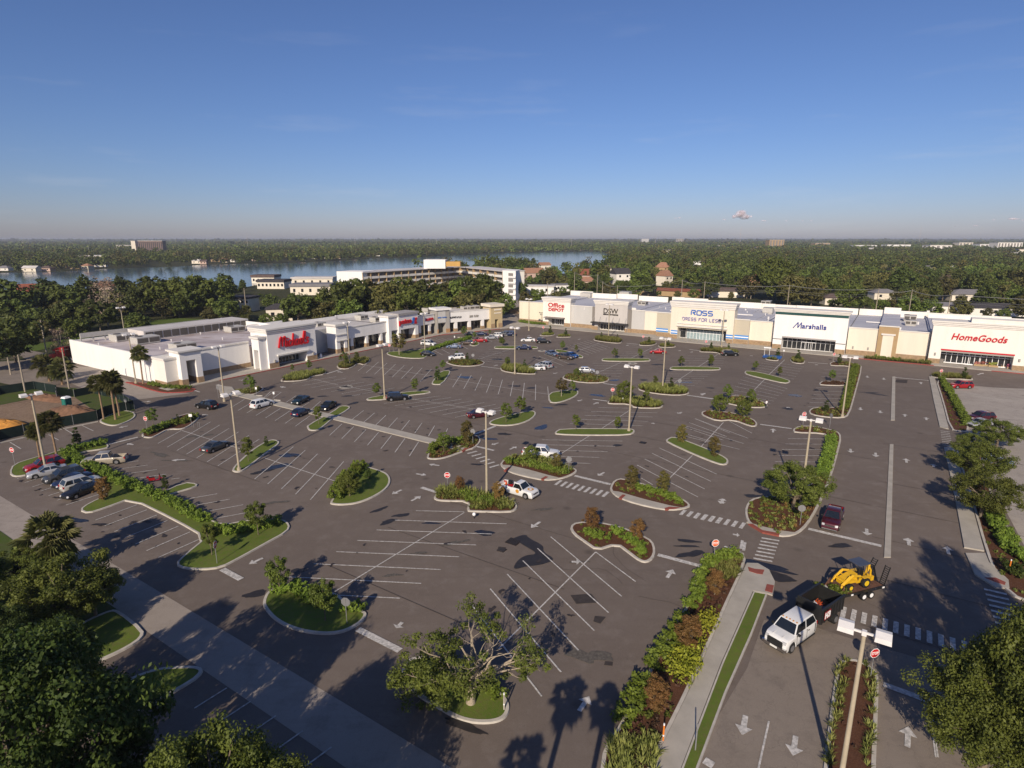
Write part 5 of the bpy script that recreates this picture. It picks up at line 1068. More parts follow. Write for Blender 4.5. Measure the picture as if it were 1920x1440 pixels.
house(('px',60,560),0,0,15,10,4.5,30,M_khaki,M_redroof,'second red tiled roof behind the villa at left','gable',4,2)
house(('px',215,552),0,0,14,10,5,10,M_pink,M_redroof,'small red roof glimpsed between trees near the lake','gable',3,1)
house(('cc3',560,470),0,0,15,10,4,-15,M_pink,M_orroof,'orange tiled house with arched porch behind the shoe store','hip',3,3)
house(('cc3',560,430),0,0,13,10,5,10,M_pink,M_redroof,'dark red roofed house above the orange tiled one','gable',5,2)
house(('cc3',810,450),0,0,12,12,8,15,M_offw,M_dkroof,'tall cream gabled house with dark roof near the lake','gable',4,2,rows=2)
house(('cc3',1140,460),0,0,8,9,7,35,M_cream,M_orroof,'tall house with salmon roof among trees behind the shoe store','gable',4,2,rows=2)
house(('cc3',1130,370),0,0,14,9,6,-25,M_tan,M_orroof,'large salmon-roofed house by the lake trees','hip',5,2,rows=2)
house(('cc3',1395,330),0,0,22,9,7,0,M_white,M_roofW,'white three storey house in the woods','flat',1,6,rows=3)
house(('cc3',1850,470),0,0,20,11,3.6,-12,M_tan,M_orroof,'hip-roofed salmon house right of centre woods','hip',5,4)
house(('cc3',210,520),0,0,18,10,4.5,-8,M_white,M_roofW,'low white building with flat roof behind the office store','flat',.6,2,'shed','building')
house(('cc3',370,500),0,0,12,8,4,10,M_white,M_grroof,'low pale shed with grey roof behind the office store','flat',.5,2,'shed','building')
house(('cc3',160,420),0,0,16,10,6,20,M_pink,M_orroof,'pink house with broken roofline at the lake, above the shed','gable',4,2)
house(('cc3',240,350),0,0,12,10,6,20,M_cream,M_orroof,'small cream gabled house at the near shore left of the pines','gable',3,1)
house(('cc3',740,370),0,0,14,9,5,-10,M_cream,M_brroof,'brown-roofed cottage at the lake edge','gable',3,2)
house(('cc4',860,560),0,0,13,9,3.6,-8,M_cream,M_grroof,'grey-roofed bungalow behind the wires, left of the middle pole','hip',2,2)
house(('cc4',480,600),0,0,10,8,3.5,-8,M_cream,M_brroof,'brown-roofed bungalow behind the navy-sign store','hip',2,2)
house(('cc4',1500,570),0,0,24,13,3.6,-8,M_cream,M_grroof,'long grey-roofed bungalow beside a yellow truck','hip',2.4,5)
house(('cc4',1700,680),0,0,34,10,3.4,-8,M_offw,M_dkroof,'long dark-roofed low house just behind the red serif sign','hip',1.8,6)
house(('cc4',1330,660),0,0,16,9,3.2,-8,M_offw,M_grroof,'pale low house behind the right roof edge','hip',1.4,3)
house(('cc4',1180,350),0,0,22,12,3.6,0,M_cream,M_grroof,'bungalow in a clearing with two neighbours','hip',2,3)
house(('cc4',1380,350),0,0,14,10,3.6,0,M_cream,M_roofW,'white-roofed bungalow right of the clearing','hip',2,2)
house(('cc3',1600,545),0,0,20,9,3.5,-8,M_cream,M_brroof,'brown bungalow with two white windows behind the blue-sign store','hip',2,2,wm=M_signwhite)
house(('cc3',1160,535),0,0,40,8,3,-33,M_tan,M_redroof,'long low rusty roof directly behind the clothing store','gable',1.5,2,'shed','building')
# towers on the skyline
def tower(px,py0,py1,x0,x1,m,lab,floors=10,bays=10,dist=1500,cat='office block',name='office_tower',win=M_dgrey,dp=25,rz=0):
    g=G(px,py1); k=dist/g[1]; cx=(px-960)/FOC*(dist*cp+CAMH*sp)
    wdt=(x1-x0)/FOC*dist; zt=CAMH-(py0-449)/FOC*dist*1.05 if False else None
    r_=ray(px,py0); zt=CAMH+r_[2]/r_[1]*dist; r2=ray(px,py1); zb=-.5
    o=tag(empty(name,(ray(px,py0)[0]/r_[1]*dist,dist,0),R(rz)),lab,cat); b=MB(); b.box(-wdt/2,wdt/2,0,dp,zb,zt); b.build('wall',m,o)
    b=MB(); b.box(-wdt/2-.5,wdt/2+.5,-.5,dp+.5,zt+.01,zt+.8); b.build('roof',M_roofW,o)
    if bays:
        b=MB()
        for i in range(bays): x=-wdt/2+wdt*(i+.25)/bays; b.box(x,x+wdt/bays*.5,-.3,-.01,3,zt-1.5)
        b.build('window_strips',win,o)
    return o
M_brownw=mat('brown_cladding',(.22,.15,.125),.8,.1,.1)
o=tower(281,452,475,262,303,M_brownw,'brown slab tower with vertical stripes on the far side of the lake',dist=1250,bays=12,dp=18,rz=8,win=M_dkroof); 
house(('px',257,476),0,0,8,22,30,8,M_cream,M_roofW,'pale stair tower joined to the brown slab tower',kind='flat',rh=.5,win=0,name='stair_tower',cat='tower',px=(ray(257,475)[0]/ray(257,475)[1]*1262,1262))
for i,(px,y0,y1,x0,x1,m,l,d,by) in enumerate([(8,455,464,0,21,M_brownw,'brown block at the far left horizon',3200,4),(44,454,461,33,54,M_cream,'tan domed block on the left horizon',3400,0),(66,457,462,54,80,M_lgrey,'low pale block right of the tan one on the horizon',3600,0),(233,460,468,222,252,M_mgrey,'grey parking deck left of the brown slab tower',1700,6),
  (170,480,486,160,205,M_cream,'pale hall with green roof on the far shore left',900,4),(1457,450,461,1444,1471,M_tan,'tan office block in the right distance',1900,5),(1543,456,461,1529,1556,M_tan,'lower tan office block right of the tan block',2100,4),(1625,460,464,1603,1645,M_white,'long white roof in the right distance, left one',1900,0),(1686,459,465,1665,1708,M_white,'long white roof in the right distance, right one',1800,0),
  (1812,455,463,1799,1824,M_cream,'cream block in the far right distance',2000,4),(1860,458,465,1842,1885,M_white,'wide white block near the right edge of the horizon',1800,5),(1895,455,466,1870,1915,M_offw,'large cream block at the right edge of the horizon',1600,8),(1765,460,467,1750,1790,M_offw,'low white blocks left of the cream block',1500,4),(1210,448,450,1197,1210,M_lgrey,'small white block on the central horizon',3600,0),(1275,448,450,1268,1281,M_mgrey,'pale block right of the central horizon',3600,3)]):
    tower(px,y0,y1,x0,x1,m,l,dist=d,bays=by,dp=30)
# shoreline houses and docks: small pale houses spread along the far bank
sh=[(10,507),(60,509),(90,508),(140,504),(165,505),(190,500),(372,494),(383,495),(405,491),(420,492),(440,491),(460,488),(480,489),(505,488),(565,488),(590,485),(607,484),(630,485),(655,480),(665,481),(710,480),(750,477),(830,474),(960,472),(975,472),(1018,469),(1070,469),(1090,469),(1110,469),(1045,470)]
wl=[M_offw,M_cream,M_pink,M_tan,M_khaki]; rl=[M_grroof,M_brroof,M_orroof,M_roofW,M_dkroof]
for i,(x,y) in enumerate(sh):
    w=rnd.uniform(8,15); house(('px',x,y),0,0,w,8,rnd.uniform(2.6,4),rnd.uniform(-20,20),wl[i%5],rl[(i*3)%5],'small %s house with %s roof on the far lake shore'%(['white','cream','pink','brown','olive'][i%5],['grey','brown','orange','pale','dark'][(i*3)%5]),['hip','gable'][i%2],2.5,2,'lake_house','house','houses on the far shore')
for i,(x,y) in enumerate([(300,470),(320,463),(120,478),(515,466),(527,464),(665,460),(700,455),(850,462),(1095,457),(1130,456),(1250,480),(1330,470),(1350,467),(1395,466),(1460,468),(1500,458),(1510,459),(1640,476),(1635,474),(1575,463),(1905,478),(1900,483),(1915,480),(905,464),(1010,456),(640,452),(740,451),(870,450),(1160,452),(445,455),(470,456),(400,458),(350,460),(1680,466),(1730,468),(560,455),(600,458),(780,456),(1380,459),(1420,472),(1300,459)]):
    w=rnd.uniform(10,24); house(('px',x,y+2),0,0,w,12,rnd.uniform(9,15),rnd.uniform(-20,20),wl[i%3],rl[(i*3)%5],'pale building roof among the distant treetops','flat',1,0,'distant_house','house','buildings among the distant trees')
# ---------------------------------------------------------------- vehicles
def paint(name,c,rough=.32,metal=.25):
    return mat('paint_'+name,c,rough,.06,3,spec=.5,metal=metal,coat=.5)
P_=dict(red=paint('red',(.35,.012,.015)),maroon=paint('maroon',(.075,.009,.016)),silver=paint('silver',(.42,.43,.45)),black=paint('black',(.012,.012,.014)),dgrey=paint('dark_grey',(.06,.062,.065)),navy=paint('navy',(.015,.025,.07)),
 white=paint('white',(.72,.72,.71),.35,0),tan=paint('tan',(.42,.37,.29)),brown=paint('brown',(.10,.075,.06)),blue=paint('blue',(.02,.09,.32)),sblue=paint('steel_blue',(.13,.17,.26)),teal=paint('dark_teal',(.012,.03,.035)),pearl=paint('pearl',(.55,.54,.50)))
M_autog=mat('auto_glass',(.012,.015,.017),.05,.2,1,spec=.9,coat=.4); M_tyre=mat('tyre',(.018,.018,.018),.9,.2,6); M_rim=mat('rim',(.45,.45,.46),.35,.1,6,metal=.7)
M_head=mat('headlamp',(.45,.45,.45),.15,.05,6,spec=.8); M_tail=mat('tail_lamp',(.35,.01,.01),.25,.1,6,spec=.7); M_blackp=mat('black_plastic',(.02,.02,.02),.6,.2,6); M_chrome=mat('chrome',(.6,.6,.6),.18,.05,5,metal=1); M_plate=mat('plate',(.7,.7,.66),.5,.05,5)
KIND=dict(
 sedan=dict(L=4.8,W=1.84,r=.34,ax=(1.42,-1.4),top=[(-2.4,.62),(-2.36,.85),(-2.2,.98),(-1.6,1.0),(.95,.96),(1.9,.84),(2.25,.72),(2.38,.55),(2.4,.45)],g=(1.0,.25,-.95,-1.75,.97,1.45),doors=2),
 hatch=dict(L=4.2,W=1.78,r=.33,ax=(1.3,-1.25),top=[(-2.1,.6),(-2.08,.95),(-1.9,1.02),(.9,.98),(1.7,.85),(2.0,.7),(2.1,.45)],g=(.95,.25,-1.35,-1.95,1.0,1.5),doors=2),
 suv=dict(L=4.75,W=1.92,r=.38,ax=(1.4,-1.38),top=[(-2.37,.6),(-2.35,1.05),(-2.2,1.1),(.95,1.06),(1.9,.98),(2.2,.85),(2.35,.6),(2.37,.45)],g=(1.1,.4,-1.85,-2.25,1.08,1.72),doors=3),
 van=dict(L=5.1,W=1.98,r=.36,ax=(1.55,-1.5),top=[(-2.55,.6),(-2.5,1.0),(-2.4,1.05),(1.2,1.02),(2.1,.9),(2.4,.72),(2.55,.45)],g=(1.75,.75,-2.1,-2.42,1.04,1.76),doors=3),
 pickup=dict(L=5.8,W=1.98,r=.4,ax=(1.85,-1.75),top=[(-2.9,.7),(-2.88,1.12),(1.3,1.14),(2.5,1.06),(2.75,.95),(2.88,.7),(2.9,.5)],g=(1.4,.75,-.75,-.95,1.14,1.85),doors=2,bed=(-2.8,-1.05)),
 pickup1=dict(L=5.6,W=1.98,r=.4,ax=(1.8,-1.7),top=[(-2.8,.7),(-2.78,1.12),(1.3,1.14),(2.45,1.06),(2.68,.95),(2.78,.7),(2.8,.5)],g=(1.35,.75,-.05,-.25,1.14,1.82),doors=1,bed=(-2.7,-.35)),
 cab=dict(L=4.9,W=2.1,r=.46,ax=(1.5,-2.9),top=[(-2.45,.8),(-2.44,1.42),(1.0,1.42),(2.1,1.34),(2.35,1.2),(2.44,.8),(2.45,.6)],g=(1.15,.55,-1.9,-2.2,1.42,2.15),doors=2))
def lerp(x,pts):
    for (a,b),(c,d) in zip(pts[:-1],pts[1:]):
        if x<=c: return b+(d-b)*(x-a)/(c-a) if c>a else d
    return pts[-1][1]
PARTS={}
def car_parts(kind):
    if kind in PARTS: return PARTS[kind]
    k=KIND[kind]; L,Wd,r=k['L'],k['W'],k['r']; bed=k.get('bed'); hw=Wd/2
    xs=sorted(set([round(-L/2+i*L/64,4) for i in range(65)]+([bed[0]-.02,bed[0],bed[1],bed[1]+.02] if bed else [])+[a+s*(r+.07) for a in k['ax'] for s in (-1,1) if abs(a+s*(r+.07))<L/2]))
    b=MB(); rows=[]
    for x in xs:
        e=abs(x)/(L/2); w=hw*(1-.13*e**7); zt=lerp(x,k['top']); zb=.24 if e<.97 else .3
        for a in k['ax']:
            dx=abs(x-a)
            if dx<r+.07: zb=max(zb,r+math.sqrt((r+.07)**2-dx*dx))
        zt=max(zt,zb+.05); inb=bed and bed[0]<=x<=bed[1]
        zd=zt-.55 if inb else zt+.045; yi=w*.92-.09
        rows.append([(w*.9,zb),(w*.985,zb+(zt-zb)*.2),(w,zb+(zt-zb)*.55),(w*.985,zt-(zt-zb)*.15),(w*.93,zt),(yi+.02,zt+(0 if inb else .012)),(yi,zd if inb else zt+.02),(w*.4,zd),(0,zd)])
    vs=[];fs=[];m=17
    for x,rw in zip(xs,rows):
        vs+=[(x,y,z) for y,z in rw]+[(x,-y,z) for y,z in rw[-2::-1]]
    for i in range(len(xs)-1):
        for j in range(m-1): fs.append((i*m+j,i*m+j+1,(i+1)*m+j+1,(i+1)*m+j))
    fs.append(tuple(range(m))); fs.append(tuple((len(xs)-1)*m+j for j in range(m-1,-1,-1)))
    b.add(vs,fs)
    a0,a1,a2,a3,gb,gt=k['g']; wb=hw*.91; wt=hw*.72; rb=gt-.03
    B=[(a3,-wb,gb),(a0,-wb,gb),(a0,wb,gb),(a3,wb,gb)]; T=[(a2,-wt,rb),(a1,-wt,rb),(a1,wt,rb),(a2,wt,rb)]
    b.hexa(B,T); wr=wt*.93; b.hexa(T,[(a2+.12,-wr,gt+.02),(a1-.14,-wr,gt+.02),(a1-.14,wr,gt+.02),(a2+.12,wr,gt+.02)])
    parts={'body':(b.mesh('body',[P_['white']],32),)}
    def quad(P,Q,R_,S,inset,n,off=.012):
        P,Q,R_,S=map(Vector,(P,Q,R_,S)); c=(P+Q+R_+S)/4; n=Vector(n).normalized()
        q=[]
        for p in (P,Q,R_,S):
            d=(c-p); q.append(p+Vector((d.x*inset[0],d.y*inset[1],d.z*inset[2])))
        o=MB(); o.hexa([p-n*.02 for p in q],[p+n*off for p in q]); return o
    nf=Vector((gt-gb,0,a0-a1)).normalized(); nb=Vector((-(gt-gb),0,a2*0+max(.2,a2-a3))).normalized()
    parts['windscreen']=(quad(B[1],B[2],T[2],T[1],(.08,.1,.08),nf).mesh('windscreen',M_autog),)
    parts['rear_window']=(quad(B[0],B[3],T[3],T[0],(.12,.16,.12),nb).mesh('rear_window',M_autog),)
    sw=[]
    nd=k['doors']; ns=Vector((0,gt-gb,wb-wt)).normalized()
    for s in (-1,1):
        n=Vector((0,s*ns.y,ns.z))
        for d in range(nd):
            f0,f1=d/nd,(d+1)/nd; P=lambda f,lo:((a3+(a0-a3)*f) if lo else (a2+(a1-a2)*f), s*(wb if lo else wt), gb if lo else rb)
            sw.append(quad(P(f0,1),P(f1,1),P(f1,0),P(f0,0),(.1 if nd<3 else .12,.14,.14),n).mesh('side_window',M_autog))
    parts['side_window']=tuple(sw)
    hl=[];tl=[]
    fx=L/2
    for s in (-1,1):
        zf=lerp(fx-.25,k['top']); o=MB(); o.hexa([(fx-.32,s*hw*.62,zf-.26),(fx+.03,s*hw*.55,zf-.26),(fx+.0,s*hw*.84,zf-.26),(fx-.5,s*hw*.95,zf-.24)],[(fx-.42,s*hw*.62,zf-.04),(fx-.05,s*hw*.55,zf-.06),(fx-.1,s*hw*.84,zf-.05),(fx-.6,s*hw*.93,zf-.02)]); hl.append(o.mesh('headlight',M_head))
        zr=lerp(-fx+.1,k['top']); o=MB(); o.box(-fx-.015,-fx+.22,min(s*hw*.62,s*hw*.9),max(s*hw*.62,s*hw*.9),zr-.33,zr-.06); tl.append(o.mesh('tail_light',M_tail))
    parts['headlight']=tuple(hl); parts['tail_light']=tuple(tl)
    zf=lerp(fx-.15,k['top']); o=MB(); o.box(fx-.15,fx+.025,-hw*.5,hw*.5,zf-.28,zf-.1); o.box(fx-.1,fx+.04,-hw*.8,hw*.8,.3,.42); 
    if kind=='cab': o.box(fx-.1,fx+.05,-hw*.62,hw*.62,zf-.75,zf-.08)
    parts['grille']=(o.mesh('grille',M_chrome if 'pick' in kind else M_blackp),)
    o=MB(); o.box(-fx-.03,-fx+.05,-.26,.26,.62,.76); parts['number_plate']=(o.mesh('number_plate',M_plate),)
    mm=[]
    for s in (-1,1):
        o=MB(); y=s*(wb+.08); o.box(a0-.35,a0-.17,min(y,y+s*.2),max(y,y+s*.2),gb-.02,gb+.15); mm.append(o.mesh('mirror',M_blackp))
    parts['mirror']=tuple(mm)
    o=MB(); o.box(-L/2+.25,L/2-.25,-hw*.86,hw*.86,.22,.3); parts['underbody']=(o.mesh('underbody',M_blackp),)
    ty=MB(); ty.M=Matrix.Rotation(R(90),4,'X'); ty.tube([(0,0,-.11),(0,0,-.09),(0,0,.09),(0,0,.11)],[r*.93,r,r,r*.93],20)
    rm=MB(); rm.M=Matrix.Rotation(R(90),4,'X'); rm.tube([(0,0,-.125),(0,0,.125)],r*.6,14)
    for a in range(5): t=a*1.2566; rm.add([(math.cos(t-.2)*r*.15,math.sin(t-.2)*r*.15,.13),(math.cos(t-.2)*r*.58,math.sin(t-.2)*r*.58,.135),(math.cos(t+.2)*r*.58,math.sin(t+.2)*r*.58,.135)],[(0,1,2)])
    parts['_w']=(ty.mesh('tyre',M_tyre,40),rm.mesh('rim',M_rim))
    o=MB(); o.M=Matrix.Rotation(R(90),4,'X'); o.tube([(0,0,-.1),(0,0,.1)],r*.3,10); parts['_h']=(o.mesh('hub',M_dark),)
    PARTS[kind]=parts; return parts
def car(kind,col,t,rear,front,lab,cat='car',name='parked_car',group=None,z=0,skip=()):
    a=W(t,*rear); c=W(t,*front); h=math.atan2(c[1]-a[1],c[0]-a[0]); o=tag(empty(name,((a[0]+c[0])/2,(a[1]+c[1])/2,z),h),lab,cat,group)
    p=car_parts(kind); k=KIND[kind]
    for nm,ms in p.items():
        if nm[0]=='_' or nm in skip: continue
        for me in ms: inst(nm,me,o,mat=P_[col] if nm=='body' else None)
    for x in k['ax']:
        if abs(x)>k['L']/2: continue
        for s in (-1,1):
            w=inst('wheel',p['_h'][0],o,(x,s*(k['W']/2-.13),k['r'])); inst('tyre',p['_w'][0],w); q=inst('rim',p['_w'][1],w,rz=0 if s<0 else math.pi)
    return o
cars=[
('suv','red','c5',(470,1005),(200,1070),'dark red suv at the far end of the row by the long hedge'),
('sedan','silver','c5',(490,1055),(225,1110),'silver sedan with blue sheen next to the dark red suv'),
('suv','dgrey','c5',(600,1085),(365,1150),'dark grey suv between the silver sedan and the boxy silver suv'),
('sedan','navy','c5',(665,1110),(430,1190),'dark blue sedan squeezed beside the boxy silver suv'),
('suv','pearl','c5',(495,1210),(735,1140),'boxy silver suv with square rear window facing the hedge'),
('sedan','black','c5',(730,1180),(505,1270),'black sedan at the near end of the row by the long hedge'),
('sedan','dgrey','c5',(1555,918),(1685,865),'dark grey sedan alone in the stalls left of the tall near-left lamp pole'),
('suv','black','c5',(1605,590),(1500,575),'black suv driving near the corner of the white building'),
('suv','white','c6',(155,585),(262,555),'white suv nosed up to the left end of the lot walkway'),
('sedan','teal','c6',(535,520),(455,560),'dark sedan across the walkway from the white suv'),
('hatch','navy','c6',(460,650),(535,615),'round dark blue hatchback on the near side of the walkway'),
('sedan','black','c6',(735,565),(665,605),'black sedan parked against the little grass island by the walkway'),
('suv','black','c6',(1145,525),(1300,515),'long black suv beside the lamp pole island left of centre'),
('sedan','maroon','c6',(1765,655),(1905,640),'maroon sedan partly behind the near central lamp heads'),
('van','white','p3',(625,730),(795,745),'white minivan in front of the pet supply store'),
('suv','white','p3',(1170,915),(970,925),'white suv behind a small tree in the oval bed'),
('hatch','black','p3',(640,870),(765,875),'black hatchback at the foot of the lamp pole by the grass nose'),
('sedan','sblue','p3',(1100,775),(975,775),'grey-blue sedan alone by the curving hedge'),
('sedan','brown','p3',(1265,730),(1155,725),'brown sedan between the grey-blue and red sedans at the hedge'),
('sedan','red','p3',(1425,695),(1320,695),'bright red sedan by the end of the curving hedge'),
('sedan','silver','p3',(1570,655),(1460,660),'silver sedan right of the bright red sedan'),
('suv','white','p3',(1635,635),(1515,635),'white suv right behind the silver sedan near the tan tower'),
('suv','dgrey','p3',(1710,615),(1620,615),'dark grey suv, left of the two dark cars before the tan tower'),
('suv','navy','p3',(1785,615),(1705,615),'dark blue suv, right of the two dark cars before the tan tower'),
('hatch','dgrey','p3',(1275,610),(1205,610),'dark hatchback behind the hedge, left one of the two by the shop wing'),
('sedan','navy','p3',(1435,610),(1330,610),'dark blue sedan behind the hedge, right one of the two by the shop wing'),
('sedan','white','p4',(285,690),(125,690),'white sedan far back beside the black crossover'),
('suv','black','p4',(315,708),(490,708),'black crossover facing right in front of the office store beds'),
('sedan','navy','p4',(235,790),(60,790),'dark blue sedan alongside the short grass island far back'),
('sedan','sblue','p4',(455,850),(570,880),'grey-blue sedan left of the dark pickup'),
('suv','brown','p4',(590,900),(785,925),'dark brown pickup-like suv beside the small blue car'),
('hatch','blue','p4',(715,880),(825,900),'small bright blue hatchback behind the dark brown suv'),
('sedan','white','p4',(385,1055),(235,1055),'white sedan parked by the far central pole bed'),
('suv','silver','p4',(480,1035),(345,1010),'silver suv next to the white sedan at the far central pole bed'),
('hatch','silver','p4',(860,1085),(1060,1090),'silver hatchback facing right behind the oval shrub bed'),
('sedan','red','p5',(455,845),(275,840),'red sedan in front of the store with a blue sign'),
('suv','black','p5',(1195,870),(1385,872),'black suv at the foot of the pole near the store with a blue sign'),
('suv','red','p7',(1240,1080),(965,1080),'red suv parked behind the bed facing the red serif sign'),
('suv','maroon','c8',(1745,580),(1585,585),'dark red suv in the pale lot beside trees at right'),
('sedan','silver','c8',(1720,610),(1600,625),'silver sedan in the pale lot behind the dark red suv'),
('hatch','sblue','c8',(1700,830),(1820,850),'grey car half hidden under the trees of the pale lot'),
('pickup','tan','c5',(920,985),(660,1010),'tan extended cab pickup parked with its nose at the long hedge','pickup','parked_truck'),
('pickup','white','c7',(385,935),(690,955),'white extended cab pickup behind the shrubs of the central bed','pickup','parked_truck'),
('pickup','maroon','c8',(835,1095),(775,1265),'dark maroon pickup waiting at the stop line of the avenue','pickup','pickup_truck'),
('sedan','dgrey','c2',(60,725),(110,715),'dark car beyond the cursive-sign store roof by the road'),
('sedan','black','c1',(1660,690),(1760,680),'black car before the cream apartments, left of the road'),
('suv','red','c2',(740,640),(780,630),'red vehicle under the oaks behind the low shop row'),
]
for c in cars: car(*c[:6],*(c[6:] if len(c)>6 else ()))
# service pickup with round emblems
o=car('pickup1','white','c7',(235,1185),(500,1262),'white single cab service pickup with round orange emblems and a cone in the bed','pickup','service_truck')
M_emb=mat('emblem_orange',(.62,.30,.05),.5,.2,12); M_cone=mat('cone_orange',(.65,.10,.02),.5,.1,5)
b=MB(); b.tube([(2.0,0,1.165),(2.0,0,1.172)],.42,18); b.build('hood_emblem',M_emb,o); b=MB(); b.tube([(2.0,0,1.173),(2.0,0,1.177)],.2,12); b.build('emblem_centre',M_signwhite,o)
for s in (-1,1):
    b=MB(); b.tube([(.55,s*.985,.85),(.55,s*1.0,.85)],.27,16); b.build('door_emblem',M_emb,o)
def lmat(o): return o.matrix_world if False else Matrix.Translation(o.location)@Matrix.Rotation(o.rotation_euler[2],4,'Z')
Mo=lmat(o)
def onveh(Mo,name,mb,mats,lab,cat,parts=()):
    q=empty(name,Mo.translation,Mo.to_euler().z); tag(q,lab,cat); mb.build(parts[0] if parts else 'body',mats,q); return q
def ltag(veh,off,name,lab,cat):
    p=lmat(veh)@Vector(off); return tag(empty(name,p,veh.rotation_euler[2]),lab,cat)
q=ltag(o,(-2.3,.5,.6),'traffic_cone','orange traffic cone standing in the bed of the service pickup','cone'); b=MB(); b.tube([(0,0,.03),(0,0,.6)],[.15,.03],12); b.build('cone_body',M_cone,q); b=MB(); b.box(-.2,.2,-.2,.2,0,.03); b.build('base',M_blackp,q)
q=ltag(o,(-1.2,.1,.6),'air_compressor','dark compressor with red tank behind the cab of the service pickup','compressor'); b=MB(); b.tube([(-.4,0,.3),(.4,0,.3)],.22,12); b.build('tank',P_['red'],q); b=MB(); b.box(-.35,.15,-.2,.25,.5,.95); b.tube([(-.1,-.3,.7),(-.1,.35,.7)],.2,10); b.build('motor',M_blackp,q)
# dump truck
o=car('cab','white','c6b',(372,690),(205,808),'white crew cab truck with a high black dump body, turning into the exit road','truck','dump_truck')
M_om_=mat('amber_lamp',(.6,.25,.03),.4,.1,5)
M_dump=mat('dump_black',(.018,.018,.018),.45,.2,3,spec=.5)
b=MB(); b.box(-6.6,-2.0,-.45,.45,.55,.85); b.build('chassis',M_blackp,o)
b=MB(); b.box(2.4,2.62,-1.02,1.02,.45,.72); b.build('bumper',M_chrome,o); b=MB(); b.box(2.621,2.64,-.3,.3,.5,.66); b.build('number_plate',M_plate,o)
for s in (-1,1):
    for x in (-1.95,-.6,.95): b=MB(); y0,y1=sorted((s*1.02,s*1.058)); b.box(x,x+.03,y0,y1,.62,1.4); b.build('door_seam',M_blackp,o)
    for x in (-.95,.4): b=MB(); y0,y1=sorted((s*1.04,s*1.075)); b.box(x,x+.2,y0,y1,1.2,1.25); b.build('door_handle',M_blackp,o)
    b=MB(); y0,y1=sorted((s*.98,s*1.12)); b.box(-1.9,.9,y0,y1,.42,.5); b.build('running_board',M_blackp,o)
for k in range(5): b=MB(); b.box(.38,.5,-.62+k*.3,-.54+k*.3,2.17,2.23); b.build('roof_lamp',M_om_,o)
b=MB(); b.box(1.0,2.2,-.42,-.38,1.4,1.43); b.box(1.0,2.2,.38,.42,1.4,1.43); b.build('hood_crease',M_lampw,o)
b=MB()
for s in (-1,1): b.box(-6.5,-2.55,min(s*1.06,s*1.14),max(s*1.06,s*1.14),1.0,2.35)
b.box(-6.5,-2.55,-1.06,1.06,1.0,1.08); b.box(-2.63,-2.55,-1.059,1.059,1.081,2.75); b.box(-6.5,-6.42,-1.059,1.059,1.081,2.3)
for s in (-1,1):
    for k in range(8): x=-6.4+k*.52; b.box(x,x+.09,min(s*1.141,s*1.2),max(s*1.141,s*1.2),1.0,2.35)
    b.box(-6.55,-2.5,min(s*1.03,s*1.21),max(s*1.03,s*1.21),2.351,2.45)
b.build('dump_body',M_dump,o)
for s in (-1,1):
    w=inst('wheel',PARTS['cab']['_h'][0],o,(-5.3,s*.95,.46)); inst('tyre',PARTS['cab']['_w'][0],w,sc=(1,2.2,1)); inst('rim',PARTS['cab']['_w'][1],w,rz=0 if s<0 else math.pi,sc=(1,2.2,1),mat=None)
b=MB(); b.box(-4.0,-3.0,1.205,1.23,1.3,2.1); b.build('side_logo_panel',P_['red'],o)
V,Fc=text_mesh('H3',.05); V=V.copy(); lo=V.min(0);hi=V.max(0)
b=MB(); b.add([(-3.05-(p[0]-lo[0])/(hi[0]-lo[0])*.9,1.231+(p[2]-lo[2])*.2,1.4+(p[1]-lo[1])/(hi[1]-lo[1])*.6) for p in V],Fc); b.build('side_lettering',M_signwhite,o)
tr=o
q=ltag(o,(-4.2,-.1,1.09),'tool_pile','pile of orange and red equipment in the black dump body','equipment')
for k,(mm,x,y,z,sx,sy,sz,rz) in enumerate([(M_cone,-.1,.2,.1,.6,.5,.5,20),(M_signwhite,.3,0,.4,.5,.4,.35,50),(P_['red'],.6,.3,.15,.5,.4,.4,-10),(M_signorange,-.5,-.1,.1,.7,.3,.35,35),(M_steel,.1,-.4,.1,.8,.25,.3,10),(P_['blue'],-.2,.5,.05,.4,.3,.3,0)]):
    b=MB(); b.M=Matrix.Translation((x,y,z))@Matrix.Rotation(R(rz),4,'Z'); b.box(-sx/2,sx/2,-sy/2,sy/2,0,sz); b.tube([(-sx/2,0,sz),(-sx/2,0,sz+.15),(sx/2,0,sz+.15),(sx/2,0,sz)],.03,6); b.build('machine',mm,q)
b=MB()
for k in range(4): b.tube([(-1.2+.1*k,-.5+.25*k,.45),(1.0,-.2+.15*k,.55)],.03,6)
b.build('tool_handles',M_cone,q)
# trailer
ta=W('c6b',520,565); tb=W('c6b',800,495)
hd=math.atan2(ta[1]-tb[1],ta[0]-tb[0]); TL=math.dist(ta,tb)*.96; off=1.1; nx,ny=math.sin(hd),-math.cos(hd)
o=tag(empty('flatbed_trailer',((ta[0]+tb[0])/2+nx*off,(ta[1]+tb[1])/2+ny*off,0),hd),'black flatbed equipment trailer with rusty plank deck and raised ramps','trailer')
M_deck=mat('rusty_deck',(.15,.075,.05),.9,.4,2.5)
b=MB()
for k in range(9): b.box(-TL/2,TL/2,-1.05+k*.235,-1.05+k*.235+.215,.72,.78)
b.build('deck',M_deck,o); b=MB(); b.box(-TL/2,TL/2,-1.16,-1.07,.6,.85); b.box(-TL/2,TL/2,1.07,1.16,.6,.85); b.box(TL/2,TL/2+.1,-1.16,1.16,.6,.85); b.tube([(TL/2,-.9,.65),(TL/2+1.4,0,.6)],.07,6); b.tube([(TL/2,.9,.65),(TL/2+1.4,0,.6)],.07,6); b.box(-TL/2-.1,-TL/2-.003,-1.16,1.16,.6,.85); b.build('frame',M_dump,o)
